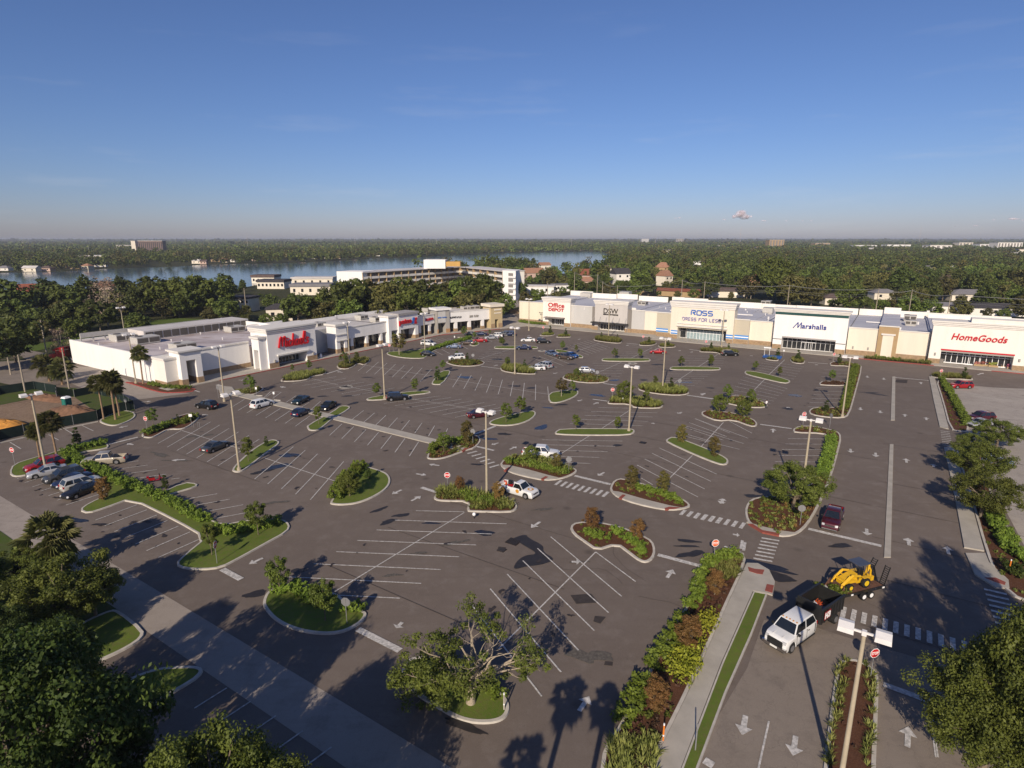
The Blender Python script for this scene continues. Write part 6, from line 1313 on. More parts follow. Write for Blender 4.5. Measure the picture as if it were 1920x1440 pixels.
for s in (-1,1):
    b=MB(); b.box(-1.7,.2,min(s*1.17,s*1.45),max(s*1.17,s*1.45),.86,.92); b.build('fender',M_dump,o)
    for x in (-1.2,-.3):
        w=empty('wheel'); w.parent=o; w.location=(x,s*1.3,.36); m_=MB(); m_.M=Matrix.Rotation(R(90),4,'X'); m_.tube([(0,0,-.1),(0,0,.1)],.36,18); m_.build('tyre',M_tyre,w,40)
        m_=MB(); m_.M=Matrix.Rotation(R(90),4,'X'); m_.tube([(0,0,-.11),(0,0,.11)],.22,12); m_.build('rim',M_signwhite,w)
for y,lean in ((.75,.25),(-.1,-.35),(-.85,.45)):
    b=MB(); M0=Matrix.Translation((-TL/2-.1,y,.85))@Matrix.Rotation(lean*-1.0,4,'Y'); b.M=M0
    b.box(-.04,.04,-.28,-.22,0,1.8); b.box(-.04,.04,.22,.28,0,1.8)
    for k in range(9): b.box(-.03,.03,-.219,.219,.08+k*.2,.14+k*.2)
    b.build('ramp',M_dump,o)
b=MB()
for x in (TL/2-.4,TL/2-2.2,-1.9,-3): b.box(x,x+.25,1.165,1.2,.65,.8); b.box(x,x+.25,-1.2,-1.165,.65,.8)
b.build('marker_lights',M_signwhite,o)
trl=o
q=ltag(o,(TL/2-.9,.2,.79),'brush_pile','heap of cut green brush and grey cloth at the front of the trailer','brush')
rgq=np.random.default_rng(3); C=rgq.normal(size=(26,3))*np.array([.45,.5,.15])+np.array([0,0,.2]); V,shh=clump_leaves(C,np.full(26,.28),60,.09,rgq); inst('cut_branches',np_mesh('cut_branches',V,4,shh,[F_hedge]),q)
b=MB(); b.add([(.3,-.9,.0),(.9,-.8,.05),(.9,-.3,.0),(.3,-.2,.1),(.6,-.5,.5)],[(0,1,4),(1,2,4),(2,3,4),(3,0,4)]); b.build('grey_cloth',M_steel,q)
# backhoe loader on the trailer, facing the truck
q=ltag(o,(-.35,0,.79),'backhoe_loader','yellow tractor loader with dark canopy carried on the trailer','tractor')
M_yel=mat('machine_yellow',(.72,.42,.015),.45,.12,2,spec=.5,coat=.2); M_ylw=mat('rim_yellow',(.75,.50,.02),.5,.1,3)
b=MB(); b.hexa([(.1,-.42,.55),(1.6,-.36,.55),(1.6,.36,.55),(.1,.42,.55)],[(.1,-.38,1.45),(1.5,-.3,1.15),(1.5,.3,1.15),(.1,.38,1.45)]); b.box(-1.1,.1,-.45,.45,.45,.9); b.box(1.6,1.75,-.4,.4,.5,1.1); b.mesh
b.build('engine_hood',M_yel,q,None)
b=MB()
for s in (-1,1):
    b.tube([(-.1,s*.55,1.25),(.9,s*.58,1.5),(1.7,s*.58,.95),(2.15,s*.55,.45)],[.11,.13,.12,.09],8); b.tube([(.2,s*.52,.8),(1.3,s*.56,1.25)],.06,8); b.tube([(1.2,s*.55,1.5),(2.1,s*.5,.7)],.05,8)
b.tube([(1.75,-.55,.9),(1.75,.55,.9)],.06,8); b.build('loader_arms',M_yel,q)
b=MB(); b.add([(2.0,-.85,.1),(2.75,-.85,.02),(2.6,-.85,.05),(2.05,-.85,.75),(2.0,.85,.1),(2.75,.85,.02),(2.6,.85,.05),(2.05,.85,.75)],[(0,1,5,4),(0,4,7,3),(0,1,2,3),(4,5,6,7)]); b.build('bucket',M_deck,q)
b=MB(); b.box(-.75,-.25,-.28,.28,.9,1.05); b.box(-.8,-.68,-.28,.28,1.0,1.5); b.build('seat',M_blackp,q)
b=MB(); b.tube([(.05,0,1.1),(-.15,0,1.45)],.03,6); b.tube([(-.18,-.18,1.45),(-.18,.18,1.45)],.02,6); b.build('steering_wheel',M_blackp,q)
b=MB()
for x,y in ((-.95,-.5),(-.95,.5),(.05,-.5),(.05,.5)): b.tube([(x,y,.8),(x,y,2.35)],.035,6)
b.build('canopy_posts',M_dark,q); b=MB(); b.box(-1.15,.3,-.65,.65,2.35,2.43); b.build('canopy',mat('canopy_blue_grey',(.07,.08,.11),.35,.2,2,spec=.5),q)
b=MB(); b.box(-1.45,-1.1,-.3,.3,.5,1.1); b.tube([(-1.4,0,.8),(-1.75,0,1.9),(-2.05,0,1.2),(-2.1,0,.6)],[.12,.13,.1,.08],8); b.tube([(-1.45,.1,1.1),(-1.75,.1,1.6)],.05,8); b.build('backhoe_arm',M_yel,q)
b=MB(); b.box(-2.3,-1.95,-.25,.25,.2,.65); b.build('rear_bucket',M_yel,q)
b=MB()
for s in (-1,1): b.box(-1.15,-.3,min(s*.45,s*.82),max(s*.45,s*.82),1.08,1.14)
b.build('rear_fender',M_yel,q)
for x,r in ((-.75,.5),(1.15,.36)):
    for s in (-1,1):
        w=empty('wheel'); w.parent=q; w.location=(x,s*.66,r); m_=MB(); m_.M=Matrix.Rotation(R(90),4,'X'); m_.tube([(0,0,-.16),(0,0,-.12),(0,0,.12),(0,0,.16)],[r*.9,r,r,r*.9],20); m_.build('tyre',M_tyre,w,40)
        m_=MB(); m_.M=Matrix.Rotation(R(90),4,'X'); m_.tube([(0,0,-.175),(0,0,.175)],r*.55,14); m_.build('rim',M_ylw,w)
# red semi tractor
a=W('c5',530,222); c=W('c5',385,222); h=math.atan2(c[1]-a[1],c[0]-a[0])
o=tag(empty('semi_tractor',((a[0]+c[0])/2,(a[1]+c[1])/2,0),h),'red sleeper cab semi tractor at the far corner of the white building','truck')
b=MB(); b.hexa([(0,-1.2,.8),(1.6,-1.2,.8),(1.6,1.2,.8),(0,1.2,.8)],[(0,-1.15,3.6),(.9,-1.1,3.3),(.9,1.1,3.3),(0,1.15,3.6)]); b.hexa([(-2.2,-1.2,.8),(0,-1.2,.8),(0,1.2,.8),(-2.2,1.2,.8)],[(-2.2,-1.15,3.9),(0,-1.15,3.7),(0,1.15,3.7),(-2.2,1.15,3.9)])
b.hexa([(1.6,-1.0,.7),(3.6,-.85,.6),(3.6,.85,.6),(1.6,1.0,.7)],[(1.4,-.95,2.1),(3.3,-.75,1.7),(3.3,.75,1.7),(1.4,.95,2.1)]); b.build('cab',P_['red'],o,30)
b=MB(); b.hexa([(1.3,-1.0,2.15),(1.42,-1.0,2.15),(1.42,1.0,2.15),(1.3,1.0,2.15)],[(.97,-.95,3.1),(1.09,-.95,3.1),(1.09,.95,3.1),(.97,.95,3.1)]); b.build('windscreen',M_autog,o)
for s in (-1,1): b=MB(); b.box(.2,1.1,min(s*1.17,s*1.2),max(s*1.17,s*1.2),2.1,2.9); b.build('side_window',M_autog,o)
b=MB(); b.box(-4.5,1.5,-.45,.45,.7,1.0); b.box(3.4,3.75,-1.1,1.1,.4,.9); b.tube([(-2.35,1.0,.8),(-2.35,1.0,4.0)],.09,8); b.tube([(-2.35,-1.0,.8),(-2.35,-1.0,4.0)],.09,8); b.build('chassis',M_blackp,o)
for x in (2.6,-2.7,-4.0):
    for s in (-1,1):
        w=empty('wheel'); w.parent=o; w.location=(x,s*1.05,.52); m_=MB(); m_.M=Matrix.Rotation(R(90),4,'X'); m_.tube([(0,0,-.15),(0,0,.15)],.52,16); m_.build('tyre',M_tyre,w,40); m_=MB(); m_.M=Matrix.Rotation(R(90),4,'X'); m_.tube([(0,0,-.16),(0,0,.16)],.3,12); m_.build('rim',M_rim,w)
# red scooter
a=W('c5',1120,1140); c=W('c5',1215,1125); h=math.atan2(c[1]-a[1],c[0]-a[0])
o=tag(empty('scooter',((a[0]+c[0])/2,(a[1]+c[1])/2,0),h),'red motor scooter parked alone near the small grass nose','scooter')
b=MB(); b.hexa([(-.75,-.2,.35),(0,-.2,.3),(0,.2,.3),(-.75,.2,.35)],[(-.8,-.17,.72),(-.05,-.14,.68),(-.05,.14,.68),(-.8,.17,.72)]); b.box(0,.4,-.17,.17,.25,.33); b.hexa([(.4,-.22,.25),(.5,-.22,.25),(.5,.22,.25),(.4,.22,.25)],[(.5,-.15,.95),(.6,-.15,.95),(.6,.15,.95),(.5,.15,.95)]); b.box(-1.0,-.72,-.2,.2,.72,.98); b.tube([(.75,0,.3),(.55,0,1.0)],.05,8); b.hexa([(.55,-.1,.42),(.98,-.08,.42),(.98,.08,.42),(.55,.1,.42)],[(.6,-.08,.52),(.9,-.06,.5),(.9,.06,.5),(.6,.08,.52)]); b.build('body',P_['red'],o)
b=MB(); b.box(-.7,-.1,-.15,.15,.69,.77); b.build('seat',M_blackp,o); b=MB(); b.tube([(.52,-.33,1.05),(.52,.33,1.05)],.025,8); b.box(.5,.6,-.12,.12,.95,1.12); b.build('handlebar',M_blackp,o)
for x in (-.55,.78): b=MB(); b.M=Matrix.Translation((x,0,.24))@Matrix.Rotation(R(90),4,'X'); b.tube([(0,0,-.06),(0,0,.06)],.24,16); b.build('wheel',M_tyre,o)
# ---------------------------------------------------------------- lamps, signs
def lamp_meshes():
    H=11.65; b=MB(); b.tube([(0,0,-.3),(0,0,H-.15)],[.17,.11],10); pole=b.mesh('pole',M_pole,50)
    b=MB(); b.tube([(0,0,-.1),(0,0,.55)],.3,12); base=b.mesh('base',M_pole)
    b=MB(); b.box(-.55,.55,-.05,.05,H-.1,H+.02); b.box(-.12,.12,-.12,.12,H-.2,H+.08); arm=b.mesh('crossbar',M_lampw)
    h=[]
    for s in (-1,1):
        b=MB(); x0,x1=sorted((s*.5,s*1.32)); b.hexa([(x0,-.42,H-.16),(x1,-.42,H-.16),(x1,.42,H-.16),(x0,.42,H-.16)],[(x0+.02,-.4,H+.12),(x1-.02,-.4,H+.12),(x1-.02,.05,H+.3),(x0+.02,.05,H+.3)]); b.hexa([(x0+.02,.05,H+.12),(x1-.02,.05,H+.12),(x1-.02,.4,H+.12),(x0+.02,.4,H+.12)],[(x0+.03,.051,H+.3),(x1-.03,.051,H+.3),(x1-.03,.38,H+.25),(x0+.03,.38,H+.25)])
        h.append(b.mesh('lamp_head',M_lampw))
    return pole,base,arm,h
LM=lamp_meshes()
for px,py,rz,l in [(432,739,57,'tall twin-head lamp pole on the grass island near left, left of the leaf-shaped island'),(911,772,-33,'tall twin-head lamp pole in shrubs beside the white service pickup'),(1185,688,-33,'twin-head lamp pole at the end of the long grass island'),(1248,635,-33,'twin-head lamp pole in tufted planting before the blue-sign store'),
 (1521,787,-33,'twin-head lamp pole rising behind the oak by the maroon pickup'),(1594.5,670,-33,'twin-head lamp pole in the far hedge strip beside the avenue'),(965.4,615,-33,'twin-head lamp pole in the far central bed, by the white sedan'),(716,647,57,'twin-head lamp pole beside the long black suv'),(58,740,57,'twin-head lamp pole between two palms at left'),
 (408.7,650,57,'twin-head lamp pole before the long white wall left of the cursive sign'),(651,604.5,57,'twin-head lamp pole in front of the column row by the cursive sign'),(794.5,588,57,'twin-head lamp pole beside the white minivan'),(1143,571,-33,'twin-head lamp pole in front of the grey shoe store'),(992,561,-33,'slim lamp pole in front of the blank yellow wall'),
 (1358.6,581.6,-33,'lamp pole standing before the right pier of the blue-sign store'),(241,627.5,57,'lamp pole on the kerb beside the palm at the white side wall'),(1621,1185,-33,'nearest twin-head lamp pole leaning up from the median at the bottom'),(782,549,57,'lamp pole behind the pet supply store'),(902,539,57,'lamp pole behind the far shop wing'),(226,577,57,'lamp pole beyond the roof of the white building'),(1473,758,0,None)]:
    if not l: continue
    g=G(px,py,11.65); o=tag(empty('street_lamp',(g[0],g[1],0),R(rz)),l,'street lamp','twin-head parking lot lamps')
    inst('pole',LM[0],o); inst('base',LM[1],o); inst('crossbar',LM[2],o)
    for m_ in LM[3]: inst('lamp_head',m_,o)
for i,(t,x,y,l) in enumerate([('p4',375,470,'small black twin lantern by the office store'),('p4',1335,540,'small black twin lantern before the shoe store doors'),('p5',1205,600,'small black twin lantern before the blue-sign store'),('p6',1020,690,'small black twin lantern at the navy-sign store')]):
    g=W(t,x,y); o=tag(empty('lantern_post',(g[0],g[1],0),R(-33)),l,'lantern'); b=MB(); b.tube([(0,0,0),(0,0,5)],.07,8); b.tube([(-.7,0,4.8),(.7,0,4.8)],.04,6); b.build('post',M_dark,o)
    for s in (-.7,.7): b=MB(); b.tube([(s,0,4.5),(s,0,4.75),(s,0,5.0)],[.12,.32,.1],10); b.build('lantern',M_dgrey,o)
def octa(r): return [(r*math.cos(R(22.5+45*i)),r*math.sin(R(22.5+45*i))) for i in range(8)]
def stop_parts():
    b=MB(); b.M=Matrix.Rotation(R(90),4,'X'); b.prism(octa(.44),-.012,.012,True); face=b.mesh('octagon_plate',M_signback)
    b=MB(); b.M=Matrix.Rotation(R(90),4,'X'); b.prism(octa(.43),.013,.018); w=b.mesh('white_border',M_signwhite)
    b=MB(); b.M=Matrix.Rotation(R(90),4,'X'); b.prism(octa(.38),.019,.024); r=b.mesh('red_face',M_signred); b2=MB(); b2.M=b.M; b2.prism(octa(.38),.019,.024); ro=b2.mesh('red_face',M_signorange)
    V,Fc=text_mesh('STOP',.03); lo=V.min(0);hi=V.max(0); b=MB(); b.M=Matrix.Rotation(R(90),4,'X'); b.add([((p[0]-lo[0])/(hi[0]-lo[0])*.62-.31,(p[1]-lo[1])/(hi[1]-lo[1])*.26-.13,.026+(p[2]-lo[2])*.05) for p in V],Fc); s=b.mesh('lettering',M_signwhite)
    b=MB(); b.tube([(0,.03,-.3),(0,.03,2.6)],.035,6); p=b.mesh('post',M_steel); return face,w,r,ro,s,p
SP=stop_parts()
def stopsign(t,bx,by,rz,lab,orange=False,z=None):
    g=W(t,bx,by); o=tag(empty('stop_sign',(g[0],g[1],0),R(rz)),lab,'stop sign','stop signs'); inst('post',SP[5],o)
    p=inst('octagon_plate',SP[0],o,(0,0,2.25)); inst('white_border',SP[1],p); inst('red_face',SP[3] if orange else SP[2],p); inst('lettering',SP[4],p)
for a in [('c7',1072,520,0,'stop sign with red face in the stepped mid-lot bed'),('c6',1597,1200,-5,'stop sign facing the camera in the stepped bed left of the service pickup'),('c6b',727,955,12,'nearest stop sign, red face beside the bottom right lamp pole',0),('c5b',1262,330,10,'sun-bleached orange stop sign over the clipped verge hedge',1),('c5',1103,750,-15,'stop sign beside the round tree at the bike rack bed'),('c5',110,1000,-10,'stop sign at the far left tip of the L-shaped island'),
 ('c6',1162,165,-10,'stop sign beside the multi-stem tree near the pet store'),('c7',1302,95,5,'stop sign, left one in front of the blue-sign store'),('c7',1772,135,5,'stop sign at the grassy bed by the black suv, blue-sign store'),('c8',812,245,5,'stop sign left of the avenue near the navy-sign store'),('c8',636,615,5,'stop sign next to the lamp heads in the hedge strip'),('p7',838,975,5,'stop sign across the avenue facing the red serif sign'),('p4',402,585,5,'stop sign in front of the office store')]:
    stopsign(*a[:5],orange=bool(a[5]) if len(a)>5 else False)
for a in [('c7',28,850,165,'back of a stop sign by the walkway end, seen grey'),('c7',745,1075,175,'grey back of a stop sign right of the white extended cab pickup'),('c7',957,380,170,'grey back of a stop sign at the oval bed of the silver hatchback'),('c7',1573,450,175,'grey back of a stop sign right of the tufted pole bed'),('c4',608,665,170,'grey back of a stop sign on the near left island'),('c8',618,1195,165,'grey back of a stop sign beside the oak by the maroon pickup'),('c5',952,605,160,'back of a stop sign by the three palms'),('c6',1787,855,170,'back of a stop sign on the right walkway bed'),
 ('c5',1640,505,150,'dark sign facing away near the corner of the white building'),('c7',28,245,170,'back of a stop sign right of the white suv in the oval bed'),('c3',1175,340,95,'thin edge-on sign on the near grass nose of the long hedge'),('c8',792,625,100,'edge-on sign at the gap in the avenue hedge')]:
    stopsign(*a)
def smallsign(t,x,y,lab,h=1.9,rz=0,m=M_signwhite,w=.35,hh=.5):
    g=W(t,x,y); o=tag(empty('signpost',(g[0],g[1],0),R(rz)),lab,'sign'); b=MB(); b.tube([(0,.03,-.2),(0,.03,h)],.03,6); b.build('post',M_steel,o); b=MB(); b.box(-w/2,w/2,-.01,.01,h-hh,h); b.build('panel',m,o)
smallsign('c6',297,525,'white parking sign at the handicapped stall by the walkway'); smallsign('c6',165,487,'small grey sign at the left end of the walkway'); smallsign('c6',1190,150,'white and blue sign by the multi-stem tree',m=M_lblue)
smallsign('c5',1435,700,'small pale sign at the right end of the bike rack hedge',w=.6); smallsign('p3',1045,690,'thin sign behind the curving hedge'); smallsign('p3',865,565,'white board standing at the door under the grey tower',h=1.3,w=1.1,hh=1.2); smallsign('p6',335,740,'white sign above the blue cart corral'); smallsign('c7',1150,545,'thin sign in the stepped mid-lot bed',h=1.2,w=.1)
# orange marker posts, thin post, bollard ball
M_om=mat('marker_orange',(.75,.22,.03),.6,.1,5)
for t,x,y,l in [('c5b',988,1300,'orange and white marker post at the edge of the near sidewalk'),('c6b',1472,385,'orange marker post in the right-hand verge'),('c4',1455,1130,'short pale marker post at the tip of the gnarled oak island')]:
    g=W(t,x,y); o=tag(empty('marker_post',(g[0],g[1],0)),l,'marker post'); b=MB(); b.tube([(0,0,.1),(0,0,1.35)],.06,8); b.build('post',M_om if 'orange' in l else M_walk,o); b=MB(); b.tube([(0,0,1.36),(0,0,1.5)],.055,8); b.tube([(0,0,.5),(0,0,.62)],.063,8); b.build('white_band',M_signwhite,o)
g=W('c5b',1162,1350); tag(MB().tube([(g[0],g[1],0),(g[0],g[1],2.2)],.045,6).build('sign_stub',M_steel),'bare metal post in the grass strip beside the near sidewalk','post')
g=W('c4',1293,92); o=tag(empty('globe_bollard',(g[0],g[1],0)),'short post with a white globe top below the stepped bed','bollard'); b=MB(); b.tube([(0,0,0),(0,0,.35)],.05,8); b.build('post',M_dark,o); b=MB(); b.tube([(0,0,.33+.22*(1-math.cos(t_))) for t_ in np.linspace(0.15,2.99,8)],[.22*math.sin(t_) for t_ in np.linspace(0.15,2.99,8)],14); b.build('globe',M_signwhite,o,60)
b=MB()
for x in (0,.9):
    g=W('c5',1440+x*50,722); b.tube([(g[0],g[1],0),(g[0],g[1],.9),(g[0]+.5,g[1]-.3,.9),(g[0]+.5,g[1]-.3,0)],.03,6)
tag(b.build('bike_rack',M_steel),'two bent steel hoops of a bike rack beside the hedge','bike rack')
# wheel stops
for t,a,b_,l in [('c6',(160,488),(210,490),'concrete wheel stop by the left end of the walkway'),('c6',(295,520),(345,525),'concrete wheel stop at the handicapped stall'),('c7',(590,640),(650,600),None)]:
    if l: A,B=W(t,*a),W(t,*b_); m_=MB(); m_.line(A,B,.18,.13); m_.line(A,B,.24,.0); q=MB(); dx,dy=B[0]-A[0],B[1]-A[1]; d=math.hypot(dx,dy); q.M=Matrix.Translation((A[0],A[1],0))@Matrix.Rotation(math.atan2(dy,dx),4,'Z'); q.hexa([(0,-.12,0),(d,-.12,0),(d,.12,0),(0,.12,0)],[(.03,-.07,.13),(d-.03,-.07,.13),(d-.03,.07,.13),(.03,.07,.13)]); tag(q.build('wheel_stop',M_kerb),l,'wheel stop')
# portable toilet, construction field
F1=[(0,420*0)]
sheet('construction_dirt',M_dirt,pix('c5',[(-700,760),(-300,640),(0,560),(200,520),(400,480),(560,500),(690,580),(720,640),(560,690),(360,740),(0,800),(-700,1000)]))
sheet('rough_grass',M_field,pix('c5',[(-700,640),(-300,540),(0,480),(300,420),(560,430),(700,470),(1000,540),(1010,600),(860,618),(780,650),(690,590),(560,500),(400,478),(200,518),(0,558),(-300,640),(-700,760)]))
g=W('c5',508,580); o=tag(empty('portable_toilet',(g[0],g[1],0),R(-20)),'dark green portable toilet with white roof on the construction dirt','portable toilet')
b=MB(); b.box(-.6,.6,-.6,.6,.0,2.1); b.build('cabin',mat('toilet_green',(.01,.10,.085),.5,.1,2),o); b=MB(); b.hexa([(-.65,-.65,2.1),(.65,-.65,2.1),(.65,.65,2.1),(-.65,.65,2.1)],[(-.45,-.5,2.4),(.45,-.5,2.4),(.45,.5,2.4),(-.45,.5,2.4)]); b.build('roof',M_signwhite,o); b=MB(); b.box(-.4,.4,-.63,-.603,.1,1.95); b.build('door',mat('toilet_green_light',(.02,.16,.13),.5,.1,2),o)
def mound(x,y,rx,ry,h,m,lab,rz=0,seed=1,name='dirt_mound',cat='dirt mound'):
    rg_=np.random.default_rng(seed); n=22; vs=[];fs=[]
    for j in range(9):
        for i in range(n):
            a=2*math.pi*i/n; rr=1-j/8.5; hh=h*(1-rr**2)*(1 if j else 0); vs.append((rx*rr*math.cos(a)*(1+rg_.normal()*.05),ry*rr*math.sin(a)*(1+rg_.normal()*.05),max(0,hh+rg_.normal()*h*.09*(j>0))-.02*(j==0)))
    for j in range(8):
        for i in range(n): fs.append((j*n+i,j*n+(i+1)%n,(j+1)*n+(i+1)%n,(j+1)*n+i))
    fs.append(tuple(8*n+i for i in range(n))); b=MB(); b.add(vs,fs); return tag(b.build(name,m,loc=(x,y,0),rz=R(rz),smooth=60),lab,cat)
M_mound=mat('mound_soil',(.22,.12,.07),.95,.35,1.2,bump=.6,bscale=6); M_orange=mat('orange_sand',(.55,.25,.05),.95,.3,1.5,bump=.5,bscale=6)
g=W('c5',560,625); mound(g[0],g[1],7.5,3.2,1.6,M_mound,'reddish brown soil mound behind the green toilet fence',-25,1)
g=W('c5',50,720); mound(g[0],g[1],7,2.6,1.2,M_orange,'bright orange sand mound at the left edge',-22,2)
g=W('c5',30,688); mound(g[0],g[1],6,1.0,.5,M_walk,'low grey heap of broken concrete behind the orange sand',-22,3,'rubble_heap','rubble')
g=W('c5',350,510); mound(g[0],g[1],8,2,.9,M_mound,'long low soil bank at the back of the construction field',-22,4)
F_screen=mat('fence_screen',(.016,.027,.024),.9,.3,1,spec=.1)
def fence(t,pts,h,lab,name='screened_fence',m=F_screen,step=3.2,pm=M_steel,cat='fence'):
    P=pix(t,pts); o=tag(empty(name,(P[0][0],P[0][1],0)),lab,cat); ox,oy=P[0]
    b=MB()
    for a,c in zip(P[:-1],P[1:]):
        l=math.dist(a,c); nx,ny=-(c[1]-a[1])/l*.02,(c[0]-a[0])/l*.02; q=[(a[0]-ox-nx,a[1]-oy-ny),(c[0]-ox-nx,c[1]-oy-ny),(c[0]-ox+nx,c[1]-oy+ny),(a[0]-ox+nx,a[1]-oy+ny)]
        b.hexa([(x,y,.05) for x,y in q],[(x,y,h) for x,y in q])
    b.build('mesh_screen',m,o)
    for a,c in zip(P[:-1],P[1:]):
        l=math.dist(a,c)
        for k in range(max(1,int(l/step))+1):
            f=k/max(1,int(l/step)); b=MB(); x,y=a[0]+(c[0]-a[0])*f-ox,a[1]+(c[1]-a[1])*f-oy; b.tube([(x,y,-.1),(x,y,h+.15)],.04,6); b.build('fence_post',pm,o)
fence('c5',[(-300,930),(0,825),(360,742),(735,672),(790,640),(900,612),(1010,590)],1.9,'dark green screened fence along the back of the left stalls')
fence('c5',[(-300,560),(0,480),(260,440),(430,470),(430,520)],1.9,'dark screened fence behind the construction field')
fence('c5',[(560,500),(700,470),(900,520),(1010,590)],1.7,'screened fence curving beside the driveway')
fence('c1',[(100,905),(400,870),(900,800),(1180,775),(1500,770)],1.8,'low wire fence at the edge of the grass field',m=F_screen,step=6) if False else None
fence('p3',[(1640,290),(1720,330),(1870,330)],2.0,'wooden fence between the tan tower and the office store','wooden_fence',M_brick)
# edge kerb along left stalls
def kerbline(t,pts,w=.2,m=M_kerb):
    P=pix(t,pts); b=MB()
    for a,c in zip(P[:-1],P[1:]):
        l=math.dist(a,c); nx,ny=-(c[1]-a[1])/l*w/2,(c[0]-a[0])/l*w/2; q=[(a[0]-nx,a[1]-ny),(c[0]-nx,c[1]-ny),(c[0]+nx,c[1]+ny),(a[0]+nx,a[1]+ny)]
        b.hexa([(x,y,-.02) for x,y in q],[(x,y,.15) for x,y in q])
    structure(b.build('kerb',m))
kerbline('c5',[(-300,940),(0,845),(360,762),(735,684)])
# blue cart corral, red cart goods, patio umbrella, trash bin, people
g=W('p6',190,775); o=tag(empty('cart_corral',(g[0],g[1],0),R(-33)),'blue cart corral with a raised white sign bar in the far stalls','cart corral')
b=MB(); b.box(-2.4,2.4,-.9,-.85,.35,.95); b.box(-2.4,2.4,.85,.9,.35,.95); b.box(-2.4,-2.35,-.849,.849,.35,.95); b.build('side_panels',P_['blue'],o); b=MB(); b.tube([(-2.3,.8,0),(-2.3,.8,3)],.05,6); b.tube([(-1,.8,0),(-1,.8,3)],.05,6); b.box(-2.6,-.7,.76,.84,2.8,3.1); b.build('sign_bar',M_signwhite,o)
for i,(x,y,l,pc,c1) in enumerate([(1600,780,'green patio umbrella over garden goods at the red serif sign doors',(.01,.16,.13),0),]):
    g=W('p7',1640,810); o=tag(empty('patio_umbrella',(g[0],g[1],0)),l,'umbrella'); b=MB(); b.tube([(0,0,0),(0,0,2.6)],.04,6); b.build('pole',M_steel,o); b=MB(); b.tube([(0,0,2.0),(0,0,2.75)],[1.7,.03],10); b.build('canopy',mat('umbrella_green',(.01,.16,.13),.8,.1,2),o)
for i,(x,y,c,l) in enumerate([(1330,800,(.6,.25,.2),'pink and orange flower display by the doors under the red serif sign'),(1450,805,(.35,.08,.06),'dark red garden goods left of the flower planters'),(1520,815,(.45,.5,.1),'yellow-green potted plants at the red serif sign store'),(1580,815,(.5,.05,.05),'red goods beside the green patio umbrella'),(1680,825,(.5,.42,.3),'tan wicker goods under the green patio umbrella'),(1760,840,(.45,.12,.2),'pink flower rack right of the green patio umbrella'),(1830,845,(.3,.1,.08),'brick-coloured planters at the far right of the storefront')]):
    g=W('p7',x,y); o=tag(empty('goods_display',(g[0],g[1],.14),R(-33)),l,'display'); mm=mat('goods_%d'%i,c,.8,.4,3); b=MB(); b.box(-1,1,-.4,.4,0,.45); b.build('stand',M_tan,o); rgq=np.random.default_rng(60+i); C=rgq.uniform(-1,1,(16,3))*np.array([.95,.35,.3])+np.array([0,0,.85]); V,shh=clump_leaves(C,np.full(16,.3),22,.12,rgq); inst('goods',np_mesh('goods',V,4,shh,[mm]),o)
g=W('p7',848,762); o=tag(empty('planter',(g[0],g[1],.14)),'dark round planter beside the doors under the red serif sign','planter'); b=MB(); b.tube([(0,0,0),(0,0,1.1)],[.5,.7],12); b.build('pot',M_dgrey,o); 
g=W('p2',1165,712); o=tag(empty('trash_bin',(g[0],g[1],.14)),'small white and blue bin on the walk right of the cursive-sign store','bin'); b=MB(); b.tube([(0,0,0),(0,0,1.0)],.3,12); b.build('bin_body',M_signwhite,o); b=MB(); b.tube([(0,0,1.0),(0,0,1.25)],[.33,.1],12); b.build('lid',M_lgrey,o)
for k in range(9):
    s=fR.S('p5',680+k*70,0.5,3.4); p=(fR.M@Vector((s,3.4,.14))); o=tag(empty('bollard',p),'thin steel bollard in the row before the blue-sign store entrance','bollard','bollards before the blue-sign store'); b=MB(); b.tube([(0,0,0),(0,0,1.1)],.09,8); b.build('post',M_steel,o); b=MB(); b.tube([(0,0,1.1),(0,0,1.16)],[.09,.03],8); b.build('cap',M_steel,o)
M_skin=mat('skin',(.35,.2,.14),.6,.1,8)
